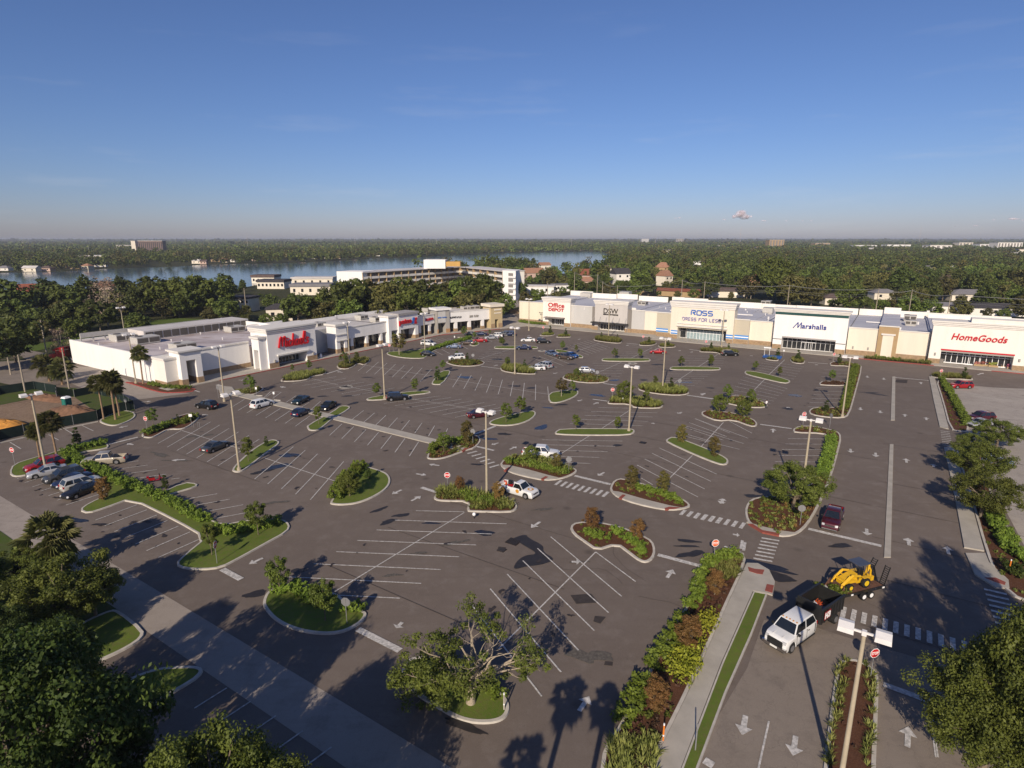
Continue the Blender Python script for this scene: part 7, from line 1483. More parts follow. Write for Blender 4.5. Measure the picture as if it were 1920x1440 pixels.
def person(t,x,y,rz,top,pants,lab,stride=.25):
    g=W(t,x,y); o=tag(empty('person',(g[0],g[1],0),R(rz)),lab,'person')
    me=bpy.data.meshes.new('body'); 
    vs=[(0,0,.95),(0,0,1.15),(0,0,1.38),(0,0,1.5),(0,0,1.6),(0,0,1.74),(0,-.1,.9),(stride,-.1,.5),(stride*.8,-.1,.07),(stride*.8+.16,-.1,.04),(0,.1,.9),(-stride*.6,.1,.5),(-stride*1.3,.1,.1),(-stride*1.3+.15,.1,.05),(0,-.2,1.4),(-.08,-.26,1.13),(.1,-.24,.92),(0,.2,1.4),(.05,.26,1.13),(.22,.22,.95)]
    es=[(0,1),(1,2),(2,3),(3,4),(4,5),(0,6),(6,7),(7,8),(8,9),(0,10),(10,11),(11,12),(12,13),(2,14),(14,15),(15,16),(2,17),(17,18),(18,19)]
    rr=[.14,.14,.15,.06,.1,.09,.1,.075,.05,.04,.1,.075,.05,.04,.07,.05,.035,.07,.05,.035]
    me.from_pydata(vs,es,[]); me.materials.append(M_skin); me.materials.append(top); me.materials.append(pants); b=inst('body',me,o)
    s=b.modifiers.new('skin','SKIN'); 
    for i,v in enumerate(me.skin_vertices[0].data): v.radius=(rr[i],rr[i]*(1.2 if i in(1,2) else 1)); v.use_root=(i==0)
    ss=b.modifiers.new('sub','SUBSURF'); ss.levels=1; ss.render_levels=1
    bpy.context.view_layer.update(); dg=bpy.context.evaluated_depsgraph_get(); m2=bpy.data.meshes.new_from_object(b.evaluated_get(dg)); b.modifiers.clear(); b.data=m2
    m2.materials.clear()
    for q in (M_skin,top,pants): m2.materials.append(q)
    for p in m2.polygons:
        z=p.center.z; p.material_index=2 if z<.98 else (1 if z<1.47 and not (abs(p.center.y)>.2 and z<1.2) else 0)
    hb=MB(); hb.tube([(-.03,0,1.68),(-.03,0,1.76),(-.02,0,1.84)],[.115,.12,.06],10); hb.build('hair',M_dark,o)
    return o
person('c8',422,512,120,M_signwhite,M_blackp,'pedestrian in white top and dark trousers walking past the shrub bed')
person('p2',1175,722,80,M_signwhite,M_lnavy,'tiny figure in white standing in the shade beside the cursive-sign store',.1) if False else None
# ---------------------------------------------------------------- trees in the lot
T=lambda t,bx,by,ty,key,l,cat='tree',wide=1.0,name='tree':(lambda b,g: place_tree(key,g[0],g[1],max(1.5,hgt(b[0],b[1],K(t,0,ty)[1])),l,name,cat,wide=wide))(K(t,bx,by),W(t,bx,by))
for a in [('c5',1150,720,580,'young_c','round green tree behind the stop sign at the bike rack bed'),('c5',1335,690,625,'holly','small dark conical tree in the hedge by the bike rack'),('c5',585,850,720,'holly','dark narrow tree standing behind the hedge of the tan pickup'),('c5',1245,1190,1080,'holly','dark narrow tree behind the red scooter'),
('c5',785,1275,1090,'cypress_b','russet tree on the grass nose beside the black sedan'),('c5',1865,985,795,'young_b','young tree on the lamp pole island at near left'),('c5',1880,475,330,'young_a','small tree by the sign at the walkway left end'),
('c6',435,315,250,'young_b','left small tree in the bed facing the cursive sign'),('c6',560,302,220,'young_a','right small tree in the bed facing the cursive sign'),('c6',822,275,155,'young_a','small tree left of the pole by the column row'),('c6',918,250,155,'young_b','thin tree right of the pole by the column row'),
('c6',1235,185,15,'multi','multi-stem spreading tree on the grass nose by the pet store'),('c6',1520,380,265,'holly','dark young tree at the near end of the small slanted island'),('c6',1565,305,220,'young_a','light young tree at the far end of the small slanted island'),('c6',1068,505,390,'young_a','young tree left of the long black suv'),('c6',1355,470,355,'young_b','young tree right of the long black suv'),
('c6',632,705,560,'young_b','young tree where the walkway crosses its grass island'),('c6',240,872,790,'holly','dark stubby conifer on the lamp pole island at near left'),('c6',1745,850,670,'cypress_a','large golden conical tree behind the walkway end'),('c6',1570,915,760,'young_c','airy young tree in the bed in front of the walkway end'),
('c6',865,1245,1050,'bushy','dense green tree at the centre of the leaf-shaped island'),('c6',1005,1115,1000,'holly','dark small tree on the right of the leaf-shaped island'),('c6',920,1075,995,'bushy','green bushy tree at the far tip of the leaf-shaped island'),('c6',1690,1215,1085,'cypress_b','russet small tree behind the stop sign in the stepped bed'),
('c7',242,115,45,'young_a','small tree on the short far grass island by the dark blue sedan'),('c7',285,275,195,'young_a','green small tree left of the far central pole'),('c7',415,290,215,'holly','dark small tree right of the far central pole'),('c7',700,152,75,'young_a','left tree on the slanted far grass island'),('c7',800,165,105,'young_b','right tree on the slanted far grass island'),
('c7',1088,215,130,'young_a','left tree on the grass strip before the red sedan'),('c7',1278,215,130,'young_b','right tree on the grass strip before the red sedan'),('c7',805,345,280,'bushy','leafy shrub-like tree at the nose of the silver hatchback'),('c7',690,495,355,'multi','dusty multi-stem tree at the grass wedge in mid lot'),('c7',770,470,375,'young_a','bright young tree beside the dusty multi-stem tree'),
('c7',380,642,490,'young_a','taller slim tree on the grass island right of the maroon sedan'),('c7',275,692,540,'young_c','shorter leafy tree on the grass island right of the maroon sedan'),('c7',1165,530,375,'bushy','large airy tree in the stepped mid-lot bed'),('c7',1330,560,440,'young_b','dark leaning tree at the right of the stepped mid-lot bed'),
('c7',1390,420,335,'young_b','left small tree in the tufted bed before the blue-sign store'),('c7',1510,450,350,'holly','dark small tree in the tufted bed before the blue-sign store'),('c7',1588,275,190,'young_a','left tree on the long grass strip before the black suv'),('c7',1812,275,188,'young_b','right tree on the long grass strip before the black suv'),
('c7',795,750,625,'young_b','left tree on the long central grass island'),('c7',1110,750,640,'young_b','right tree on the long central grass island'),('c7',460,985,860,'bushy','bushy tree in front of the white extended cab pickup'),('c7',650,1055,915,'cypress_a','broad conical tree beside the grey sign back at the central bed'),
('c7',1590,840,700,'cypress_a','golden conical tree at the left of the slanted grass island'),('c7',1832,945,790,'cypress_a','golden conical tree at the right of the slanted grass island'),('c7',1215,1185,1010,'cypress_a','left of two big conical trees between the zebra crossings'),('c7',1450,1220,1050,'cypress_a','right of two big conical trees between the zebra crossings'),
('c7',215,1285,1130,'cypress_b','russet conical tree beside the service pickup'),('c7',990,62,10,'holly','small dark tree left of the pole in front of the shoe store'),('c7',1110,68,25,'holly','small dark tree right of the pole in front of the shoe store'),('c7',1345,105,45,'holly','small tree beside the left stop sign before the blue-sign store'),('c7',1490,120,65,'holly','small tree in the right of the two short beds'),('c7',1812,155,90,'holly','small dark tree in the bed behind the black suv'),
('c7',20,265,210,'young_b','small tree at the right of the oval bed by the white suv'),
('c8',100,270,198,'young_b','young tree on the left end of far grass strip near the black suv') ,('c8',490,220,160,'holly','dark narrow tree beside the blue cart corral'),('c8',605,240,172,'holly','dark narrow tree in the small bed before the navy-sign store'),('c8',845,255,195,'holly','small dark tree behind the far stop sign by the avenue'),
('c8',360,298,238,'young_a','left small tree on the far slanted grass island'),('c8',500,332,268,'young_b','right small tree on the far slanted grass island'),('c8',800,362,288,'young_a','small tree on the little bed among far right stalls'),('c8',770,535,465,'holly','pointed small tree in the bed at the gap of the avenue hedge'),('c8',195,470,372,'young_a','bright tree behind the notched bed, left'),('c8',330,495,400,'young_a','bright tree behind the notched bed, right'),
('c8',150,540,430,'bushy','dark dense tree at the left of the notched bed'),('c8',290,565,460,'bushy','dark dense tree at the right of the notched bed'),('c8',1570,342,272,'holly','narrow small tree in the bed facing the red serif sign'),
('c3',1395,185,5,'young_c','tree on the big grass nose at the near end of the long hedge'),('c3',1145,295,115,'young_b','thin tree behind the edge-on sign on the big grass nose'),('c4',245,500,305,'young_c','left tree on the near left island'),('c4',490,650,430,'young_c','right tree on the near left island'),
('c5b',600,165,25,'cypress_b','russet tree on the left of the notched bed near the drain'),('c5b',850,215,85,'cypress_b','russet tree on the right of the notched bed near the drain'),('c5b',1265,510,355,'cypress_b','russet tree in the verge bed behind the bleached stop sign'),('c5b',1125,810,600,'cypress_b','russet tree in the verge bed beside bright yellow shrubs'),('c5b',950,1140,940,'cypress_b','reddest tree in the verge bed, nearest the camera'),
('p3',1170,640,490,'young_a','small tree in front of the shop wing, by two dark cars'),('p3',1300,660,560,'young_a','bright small tree at the end of the curving hedge'),('p3',1660,755,635,'young_a','bright small tree on the short far grass island'),('p3',1495,605,530,'young_b','small dark tree before the tan tower'),('p3',1075,905,805,'young_a','bright small tree in front of the white suv'),('p3',1210,935,830,'holly','thin tree right of the white suv in the oval bed'),
('p3',250,700,570,'bushy','dark tree against the wall of the pet store'),('p3',640,620,540,'holly','small tree behind the pole at the pet store corner'),
('p4',490,600,480,'holly','small dark tree left of the zebra path by the office store'),('p4',690,620,515,'holly','small dark tree right of the zebra path by the office store'),('p5',1050,800,695,'holly','thin tree at the foot of the right lamp pole, blue-sign store'),('p5',1275,790,705,'holly','thin tree behind the black suv, blue-sign store'),('c8',300,0,0,None,None),
('p7',1150,950,800,None,None),('c5b',640,250,195,None,None)]:
    if a[4]: T(*a)
# palms: ground point at the trunk foot, crown height from the photo
for t,bx,by,ty,key,l in [('c5',780,668,330,'palm_a','left of three palms on the grass island by the driveway'),('c5',868,670,300,'palm_b','middle and tallest of three palms by the driveway'),('c5',897,642,360,'palm_c','right of three palms by the driveway, darkest crown'),('c5',300,960,700,'palm_c','palm left of the lamp pole at far left'),('c5',428,950,620,'palm_c','palm right of the lamp pole at far left'),
  ('c5',1075,400,115,'palm_b','lone palm casting its shadow on the white side wall'),('c5',370,380,230,'palm_low','bushy palm beyond the construction field, left one'),('c5',468,405,255,'palm_low','bushy palm beyond the construction field, right one'),('c2',400,800,590,None,None),('c2',320,730,600,None,None),('c1',1840,730,640,'palm_low','palm by the road beyond the cursive-sign store roof'),('c1',1610,715,640,'palm_low','palm left of the cream apartment house'),('c3',290,400,170,'palm_low','spiky fan palm in the thicket at the near left'),('c6b',1550,0,0,None,None)]:
    if key:
        b=K(t,bx,by); g=W(t,bx,by); h=hgt(b[0],b[1],K(t,0,ty)[1]); place_tree(key,g[0],g[1],h*.82,l,'palm_tree','palm tree')
# two palms in front of the camera's foot that throw crisp shadows into the lot
az=R(17.2); sd=(math.sin(az),math.cos(az)); TAN=math.tan(R(28.4))
for (px,py,h,key) in [(1070,1308,10.5,'palm_tall'),(1136,1322,10.0,'palm_tall'),(985,1428,11,'palm_tall')]:
    g=G(px,py); d=h/TAN; o=place_tree(key,g[0]-sd[0]*d,g[1]-sd[1]*d,h,wide=1.0,label='palm standing below the picture whose shadow falls on the near lot',name='palm_tree',cat='palm tree',group='palms below the frame')
# big oaks
def oak(key,t,bx,by,h,l,wide=1.0,rz=None,g=None):
    g=g or W(t,bx,by); return place_tree(key,g[0],g[1],h,l,'oak_tree','tree',rz=rz,wide=wide)
oak('oak_mid','c8',580,1115,6.2,'spreading oak over the shrub island beside the maroon pickup',1.1)
oak('oak_mid','c8',1668,1150,5.8,'oak at the near end of the right-hand tree row',1.15,1.0)
oak('oak_mid','c8',1640,945,5.8,'dark oak in the middle of the right-hand tree row',1.15,2.2)
oak('oak_mid','c8',1760,745,4.6,'bright oak at the far end of the right-hand tree row',1.35,3.4)
oak('oak_mid','c8',1600,830,4.6,'low leafy oak leaning over the right sidewalk',.9,4.4)
def oakc(key,cx,cy,h,l,wide,rz):
    "place an oak by where its crown centre is seen"
    g=G(cx,cy,h*.56); place_tree(key,g[0],g[1],h,l,'oak_tree','tree',rz=rz,wide=wide)
for a in [('oak_near',1865,1335,8,'big broad oak filling the lower right corner',.85,.5),('oak_near_dark',-20,1215,6.5,'dark oak at the left edge just above the tallest one',.8,.7),
 ('oak_near',215,1590,7.5,'sunlit oak crown along the bottom edge at left',.8,3.0),('oak_near_dark',120,1580,8,'dark oak crown at the bottom, between the tallest and the sunlit one',.8,5.1),
 ('oak_mid',172,1108,4.6,'round dark oak between the thicket and the grass wedge',1.0,5.0),('oak_mid',80,1150,3.6,'low tangled tree left of the round dark oak',1.2,1.5),('oak_near_dark',110,1255,8,'dark crown filling the gap at the left below the grass wedge',.55,3.3),('oak_mid',40,1065,3.8,'low scrubby tree among the thicket at the left edge',1.3,2.5),('oak_near_dark',-60,1090,5,'dark tree at the left edge behind the thicket',.8,1.1)]: oakc(*a)
# trees below the frame that throw the broad shade over the near-left corner
for (px,py,h,w_) in [(505,1228,14,.72),(295,1080,7,.62),(1745,1180,12.5,.58),(1822,1105,16,.40),(675,1345,10,.70),(600,1425,10,.8),(760,1400,9,.7)]:
    g=G(px,py); d=h*.7/TAN; p=(g[0]-sd[0]*d,g[1]-sd[1]*d)
    q=proj(p[0],p[1],h*.6)
    if h==14: place_tree('oak_near_dark',p[0],p[1],h,'largest and tallest dark oak filling the lower left corner','oak_tree','tree',wide=w_)
    elif px==295: place_tree('oak_mid',p[0],p[1],h,'leafy oak behind the thicket, left of the shaded lane','oak_tree','tree',wide=1.0)
    elif px==1745: place_tree('oak_near',p[0],p[1],h,'tall oak at the right edge beyond the broad corner oak','oak_tree','tree',wide=w_)
    elif px==1822: place_tree('oak_near',p[0],p[1],h,'oak at the right edge shading the far crosswalk','oak_tree','tree',wide=w_)
    elif px==675: place_tree('oak_near',p[0],p[1],h,'oak crown at the bottom edge just left of the shaded asphalt','oak_tree','tree',wide=w_)
    else: place_tree('oak_near',p[0],p[1],h,'oak standing below the picture, only its shade seen','oak_tree','tree',group='oaks below the frame',wide=w_)
for (px,py,h,w_) in [(1620,1090,9,.8),(1840,1130,10,.9),(1760,1230,10,.9)]:
    pass
# gnarled sparse oak with pale limbs in the foreground
def gnarled():
    rg_=np.random.default_rng(77); g=W('c4',1275,1092); o=tag(empty('oak_tree',(g[0],g[1],0)),'gnarled old oak with bare pale limbs and leafy masses on its left and right','tree')
    mb=MB(); mb.tube([(0,0,-.2),(.03,0,.8),(0,.05,1.7)],[.36,.25,.25],12); tips=[]; twigs=MB()
    def grow(p,d,r,L,lv,leafy):
        pts=[p]; rad=[r]; q=Vector(p); dd=Vector(d).normalized()
        for k in range(4):
            dd=(dd+Vector(rg_.normal(size=3)*.22)+Vector((0,0,.05))).normalized(); q=q+dd*L/4; pts.append(tuple(q)); rad.append(r*(1-.16*(k+1)))
        mb.tube(pts,rad,8 if r>.08 else 5,cap=False)
        if lv==0: tips.append((tuple(q),leafy)); tips.append((pts[2],leafy)); return
        for k in range(3 if lv>1 else 4):
            i=2+min(2,k); a=Vector(rg_.normal(size=3)); a=(a-a.dot(dd)*dd).normalized(); grow(pts[i],dd*.8+a*rg_.uniform(.5,.95)+Vector((0,0,.12)),rad[i]*.62,L*.68,lv-1,leafy)
    for d,r,L,lf in [((-1.3,-.2,1.0),.2,2.7,1),((-.7,.5,1.4),.17,2.6,.75),((.05,.2,1.6),.19,2.6,.45),((.5,.3,1.4),.18,2.6,.15),((1.2,-.3,.75),.2,3.1,.5),((.9,.5,1.0),.15,2.8,.75),((-1.0,-.9,.7),.16,2.6,1),((.3,-1.1,.8),.14,2.1,.4),((-1.4,.4,.5),.15,2.7,1)]:
        grow((0,.03,1.6),d,r,L,2,lf)
    mb.build('trunk',mat('lichen_bark',(.42,.35,.26),.95,.4,5,bump=.4,bscale=12),o,60)
    C=[];
    for p,lf in tips:
        if rg_.uniform()<lf*.8: C.append(np.array(p)+rg_.normal(size=3)*.12)
    for k in range(44): C.append(np.array([rg_.uniform(-4.6,-.8),rg_.uniform(-1.8,1.8),rg_.uniform(.9,3.1)]))
    for k in range(14): C.append(np.array([rg_.uniform(-.9,1.2),rg_.uniform(-1,1),rg_.uniform(1.6,2.3)]))
    C=np.array(C); V,sh_=clump_leaves(C,rg_.uniform(.28,.6,len(C)),95,.085,rg_); inst('crown',np_mesh('gnarled_crown',V,4,sh_,[F_oak]),o)
    o.scale=(1.12,1.12,1.12)
gnarled()
# fallen pale branch at the left
g=W('c3',40,600); b=MB(); b.tube([(g[0]-3,g[1],1.2),(g[0],g[1]+.6,1.9),(g[0]+3,g[1]+2,2.4)],[.12,.09,.03],6); b.tube([(g[0],g[1]+.6,1.9),(g[0]+1,g[1]+.2,3.2)],[.06,.02],5); tag(b.build('dead_branch',M_pbark),'pale dead branch sticking out of the thicket at the left edge','branch')
# ---------------------------------------------------------------- lake
m,t,out=nt('lake_water'); b=t.nodes.new('ShaderNodeBsdfPrincipled'); b.inputs['Base Color'].default_value=(.05,.085,.12,1); b.inputs['Roughness'].default_value=.1; b.inputs['IOR'].default_value=1.33
v=objvec(t); mp=t.nodes.new('ShaderNodeMapping'); mp.inputs['Scale'].default_value=(.25,1,1); t.links.new(v,mp.inputs[0])
bu=t.nodes.new('ShaderNodeBump'); bu.inputs['Strength'].default_value=.1; bu.inputs['Distance'].default_value=.25; t.links.new(noise(t,.25,4,.6,mp.outputs[0]),bu.inputs['Height']); t.links.new(bu.outputs[0],b.inputs['Normal']); t.links.new(b.outputs[0],out.inputs[0]); M_water=m
LAKE_PX=[(-260,528),(0,512),(120,509),(200,504),(330,500),(372,497),(450,495),(520,494),(600,491),(650,488),(690,485),(760,483),(840,479),(900,477),(960,474),(1040,472),(1110,471),(1142,474),(1150,480),(1140,488),(1148,496),(1125,510),(1050,513),(1000,503),(960,500),(930,503),(880,506),(820,508),(760,512),(700,518),(640,526),(610,530),(560,532),(500,531),(452,540),(420,545),(330,547),(240,553),(150,556),(60,560),(-40,556),(-300,560)]
LAKE=[G(x,y) for x,y in LAKE_PX]
b=MB(); b.sheet(LAKE,.02); structure(b.build('lake_water',M_water))
# grass clearings beyond the lot
def meadow(pts,nm='meadow',m=M_field,z=-.05): b=MB(); b.sheet([G(*p) for p in pts],z); return structure(b.build(nm,m))
M_lawn=ground_mat('meadow_grass',(.08,.125,.02),(.10,.145,.025),(.085,.10,.03),.05,.6)
FIELD=[(-300,700),(30,650),(100,640),(170,625),(240,612),(290,600),(330,596),(430,600),(420,612),(240,628),(130,645),(30,665),(-300,720)]
meadow(FIELD,'meadow',M_lawn); meadow([(1060,540),(1130,536),(1180,548),(1080,558)],'meadow',M_lawn,-.04); meadow([(1700,512),(1790,508),(1790,516),(1700,520)],'meadow',M_lawn,-.03)
ROAD2=[(400,610),(480,605),(560,600),(700,583),(900,578),(960,590),(985,600),(960,606),(900,590),(700,600),(560,620),(480,640),(400,640)]
meadow(ROAD2,'back_road',M_road,-.02)
meadow([(930,555),(975,545),(1000,556),(975,575),(945,580)],'back_lot',M_conc,-.03)
# ---------------------------------------------------------------- woodland
NOGO=[LAKE_PX,FIELD,ROAD2,[(150,800),(130,668),(180,640),(420,612),(500,585),(620,590),(700,578),(960,575),(975,560),(1250,548),(1600,560),(1920,590),(2600,660),(2600,1500),(-900,1500),(-900,800),(0,640),(60,655),(130,670)]]
EXC=[(450,582,40,14),(535,548,46,12),(510,530,48,10),(585,540,60,12),(600,528,60,12),(800,560,190,30),(78,590,38,16),(700,528,190,16)]
def okpx(x,y):
    for p in NOGO:
        if inside(x,y,p): return False
    return True
houses=[]
for o in list(COL.objects):
    if o.get('category') in ('house','apartment house','building','apartment block','office block','tower') and o.type=='EMPTY': houses.append((o.location.x,o.location.y,o.name))
# hotel footprint
HOT=[G(625,512,16),G(965,512,16)]
wr=np.random.default_rng(99)
LABELS=['round dark tree of the woodland','flat-crowned tree of the woodland','warm brownish tree of the woodland','broad bright tree of the woodland','slim tall tree of the woodland','wide olive tree of the woodland']
placed=[];stuff=[]
vis=[(hx,hy,proj(hx,hy,3.2),13*1109/math.hypot(hx,hy)) for hx,hy,n_ in houses if n_.split('.')[0] in ('house','shed') and 150<hy<900]
def capped(x,y,h):
    px,py=proj(x,y,0); m=3.2*1109/max(y,50)
    for hx,hy,(qx,qy),hw in vis:
        if abs(px-qx)<hw*.55 and y<hy+3: h=min(h,hgt(px,py,qy+1))
    return h
def wd(key,x,y,h,lab,group,w=1):
    h=capped(x,y,h)
    if h<2.2: return
    place_tree(key,x,y,h,lab,'woodland_tree','tree',group=group,wide=w)
# hand-placed ones (photo position of the trunk foot, top)
hand=[(190,625,560,0,'dense tree left of the grass field by the villa'),(145,640,596,3,'spreading oak at the near edge of the grass field'),(30,680,592,0,'big oak at left behind the construction field'),(-30,700,610,0,'oak at the left edge behind the construction field'),(262,630,585,0,'round dark tree alone on the grass field'),(120,612,565,2,'brownish mossy tree at the field edge'),(80,640,600,2,'brownish tree in front of the villa'),
(10,600,540,4,'tall dark tree at the left edge by the villa'),(140,585,535,3,'round tree right of the villa'),(235,580,522,4,'slim tree before the lake, left of the utility pole'),(290,590,516,0,'dark tree before the lake, right of the utility pole'),(330,592,518,3,'wide dark tree before the lake'),(365,592,515,0,'big dark tree at the end of the grass field'),(400,590,520,3,'shore tree left of the apartments, darker one'),(425,560,514,4,'slim shore tree beside the apartments'),(310,598,560,2,'brownish tree on the field side of the dark belt'),(18,612,522,0,'tall tree by the water at the far left, first'),(52,598,530,3,'rounded shore tree in front of the left end of the lake'),(100,592,524,4,'slim shore tree between red roofs and the lake'),(128,600,532,0,'dense shore tree right of the red roofs'),(170,592,520,4,'tall shore tree left of the bare reddish tree'),(395,604,575,5,'low bushy tree at the field corner')]
for px,py,ty,i,l in hand:
    g=G(px,py); wd('wood_%d'%i,g[0],g[1],hgt(px,py,ty),l,None,1.15)
g=G(203,612); place_tree('bare',g[0],g[1],hgt(203,612,518),'reddish bare dead tree among dark trees before the lake','dead_tree','tree')
g=G(1765,560); place_tree('bare',g[0],g[1],14,'bare reddish tree in the right-hand woods','dead_tree','tree')
g=G(118,672); place_tree('bare',g[0],g[1],9,'grey leafless mossy tree at the field edge','dead_tree','tree')
belt=[(500,612,566,3),(530,618,560,0),(560,610,548,0),(590,606,560,5),(612,600,548,3),(640,612,525,0),(668,606,520,0),(700,602,523,5),(730,606,530,2),(752,600,518,3),(780,600,530,0),(802,600,522,0),(828,598,530,5),(850,596,524,3),(872,594,516,0),(893,592,520,0),(912,590,512,0),(925,592,545,5),(945,590,548,3),(690,598,535,3),(770,612,540,3),(820,608,545,3),(868,605,548,5),(900,602,550,5),(655,620,560,3),(615,622,565,5),(720,615,555,5),(548,590,560,0),(500,600,575,5),(935,598,560,3)]
for k,(px,py,ty,i) in enumerate(belt):
    g=G(px,py); wd('wood_%d'%i,g[0],g[1],hgt(px,py,ty),'leafy oak in the dense belt behind the left shop row','oaks behind the left shop row',1.05)
near=[(1015,550,498,3),(1000,556,505,0),(1040,548,487,0),(1055,552,488,3),(1030,540,490,5),(1090,545,492,4),(1160,540,490,0),(1175,548,500,0),(1120,535,490,4),(1200,552,505,3),(1215,556,520,0),(1190,560,530,3),(1235,556,508,0),(1270,560,530,5),(1300,562,540,3),(1330,560,520,0),(1010,570,535,3),(1040,575,545,5),(1140,560,530,5),(1090,565,545,3),(975,560,525,0),(985,575,545,5),(1250,545,500,2),(1290,545,510,3),(1370,562,520,2),(1400,560,515,5),(1445,560,480,0),(1460,568,500,3),(1480,575,515,2),(1520,575,520,5),(1560,578,545,3),(1590,585,530,3),(1620,582,555,0),(1650,590,560,3),(1680,585,545,5),(1700,595,552,3),(1740,600,560,3),(1720,580,540,2),(1800,600,560,5),(1850,600,560,2),(1880,602,560,3),(1915,600,550,5),(1760,590,550,5),(1545,565,510,0),(1640,560,505,3),(1690,556,500,0),(1795,548,505,0),(1830,555,508,0),(1860,550,505,3),(1890,552,500,0),(1910,560,505,5)]
for px,py,ty,i in near:
    g=G(px,py); wd('wood_%d'%i,g[0],g[1],hgt(px,py,ty),'mixed leafy tree in the woods just behind the right store row','trees behind the right store row')
n_ind=len(near)+len(belt)+len(hand)
cand=[]
def addc(x,y):
    px,py=proj(x,y,0)
    if px<-80 or px>2000 or not okpx(px,py): return
    for hx,hy,_ in houses:
        d=math.hypot(x-hx,y-hy)
        if d<13 or (abs(px-proj(hx,hy,0)[0])<16*1109/max(y,1)*.55 and 0<hy-y<26): return
    if math.hypot((x-(HOT[0][0]+HOT[1][0])/2)/85,(y-(HOT[0][1]+HOT[1][1])/2)/28)<1: return
    for ex,ey,rx,ry in EXC:
        if abs(px-ex)<rx and abs(py-ey)<ry: return
    cand.append((y,x,px,py))
def ring(y0,y1,step,dens):
    y=y0
    while y<y1:
        hw=y*.95+60; x=-hw
        while x<hw:
            gap=math.sin(x*.021+1.3*math.sin(y*.013))*math.sin(y*.024+1.1*math.sin(x*.017+2))
            if wr.uniform()<(dens if gap<.4 or y<300 else dens*.2): addc(x+wr.normal()*step*.35,y+wr.normal()*step*.35)
            x+=step
        y+=step
ring(205,800,11.5,.72); ring(800,1500,13,.9)
cand.sort()
k_ind=300-n_ind
for j,(y,x,px,py) in enumerate(cand[:k_ind]):
    i=int(wr.integers(0,6)); hh_=wr.uniform(7,13); lim=540 if px<160 else 525 if px<440 else 550 if px<640 else 505 if 960<px<1160 else 470
    if py>lim+4: hh_=min(hh_,hgt(px,py,lim+wr.uniform(0,8)))
    else: hh_=min(hh_,6)
    wd('wood_%d'%i,x,y,max(3.5,hh_),'tree standing in the mixed woods around the lake','trees of the woods around the lake',wr.uniform(.9,1.15))
rest=cand[k_ind:]
# the remaining woodland: one object, crowns of leaf clumps with fewer faces the farther off they stand
def forest(pts,nclump,nleaf,ls,cr,seed,name,mats,hh=(7.5,16),lab=''):
    rg_=np.random.default_rng(seed); P=np.array([(p[1],p[0]) for p in pts]); n=len(P)
    H=rg_.uniform(*hh,n)*rg_.choice([1,1,1,1.25],n); H=np.array([max(1.5,capped(p[0],p[1],h_)) if p[1]<900 else h_ for p,h_ in zip(P,H)]); Wd=H*rg_.uniform(.38,.52,n)
    i=np.repeat(np.arange(n),nclump); d=unit(rg_.normal(size=(n*nclump,3))); q=rg_.uniform(.35,1,(n*nclump,1))
    C=d*q*np.stack([Wd[i],Wd[i],H[i]*.36],1); C[:,0]+=P[i,0]; C[:,1]+=P[i,1]; C[:,2]+=H[i]*.6
    V,sh_=clump_leaves(C,np.full(len(C),cr)*rg_.uniform(.7,1.3,len(C)),nleaf,ls,rg_); tr_=np.repeat(rg_.normal(0,.33,n),nclump*nleaf)
    mi=np.repeat(rg_.choice(len(mats),n,p=[.55,.25,.2]),nclump*nleaf)
    o=inst(name,np_mesh(name,V,4,np.clip(sh_+tr_,0,1),mats,matidx=mi)); return tag(o,lab,'woodland',kind='stuff')
FM=[F_wood,F_wood2,F_lake]
A_=[p for p in rest if p[0]<520]; B_=[p for p in rest if 520<=p[0]<900]; C_=[p for p in rest if p[0]>=900]
forest(A_,22,18,.7,1.7,1,'woodland',FM,lab='mass of leafy trees in the middle distance around the lake and right-hand suburb')
forest(B_,12,12,1.1,2.4,2,'woodland',FM,lab='wooded suburb stretching beyond the lake')
forest(C_,8,8,1.8,3.2,3,'woodland',FM,lab='tree canopy of the far suburb below the horizon')
far=[]
for y0,y1,st in ((1500,2600,22),(2600,5200,45),(5200,13000,115)):
    y=y0
    while y<y1:
        hw=y*.92+80; x=-hw
        while x<hw:
            xx=x+wr.normal()*st*.35; yy=y+wr.normal()*st*.35
            if not inside(*proj(xx,yy,0),LAKE_PX): far.append((yy,xx))
            x+=st*(1 if y<2600 else 1.2)
        y+=st
f1=[p for p in far if p[0]<2600]; f2=[p for p in far if 2600<=p[0]<5200]; f3=[p for p in far if p[0]>=5200]; print('far',len(f1),len(f2),len(f3))
forest(f1,7,6,3.2,5.5,4,'distant_woodland',FM,(11,15),'distant treetops filling the plain')
forest(f2,7,6,6,11,5,'distant_woodland',FM,(12,17),'far treetops merging below the horizon')
forest(f3,7,6,14,26,6,'distant_woodland',FM,(13,20),'hazy line of trees on the horizon')
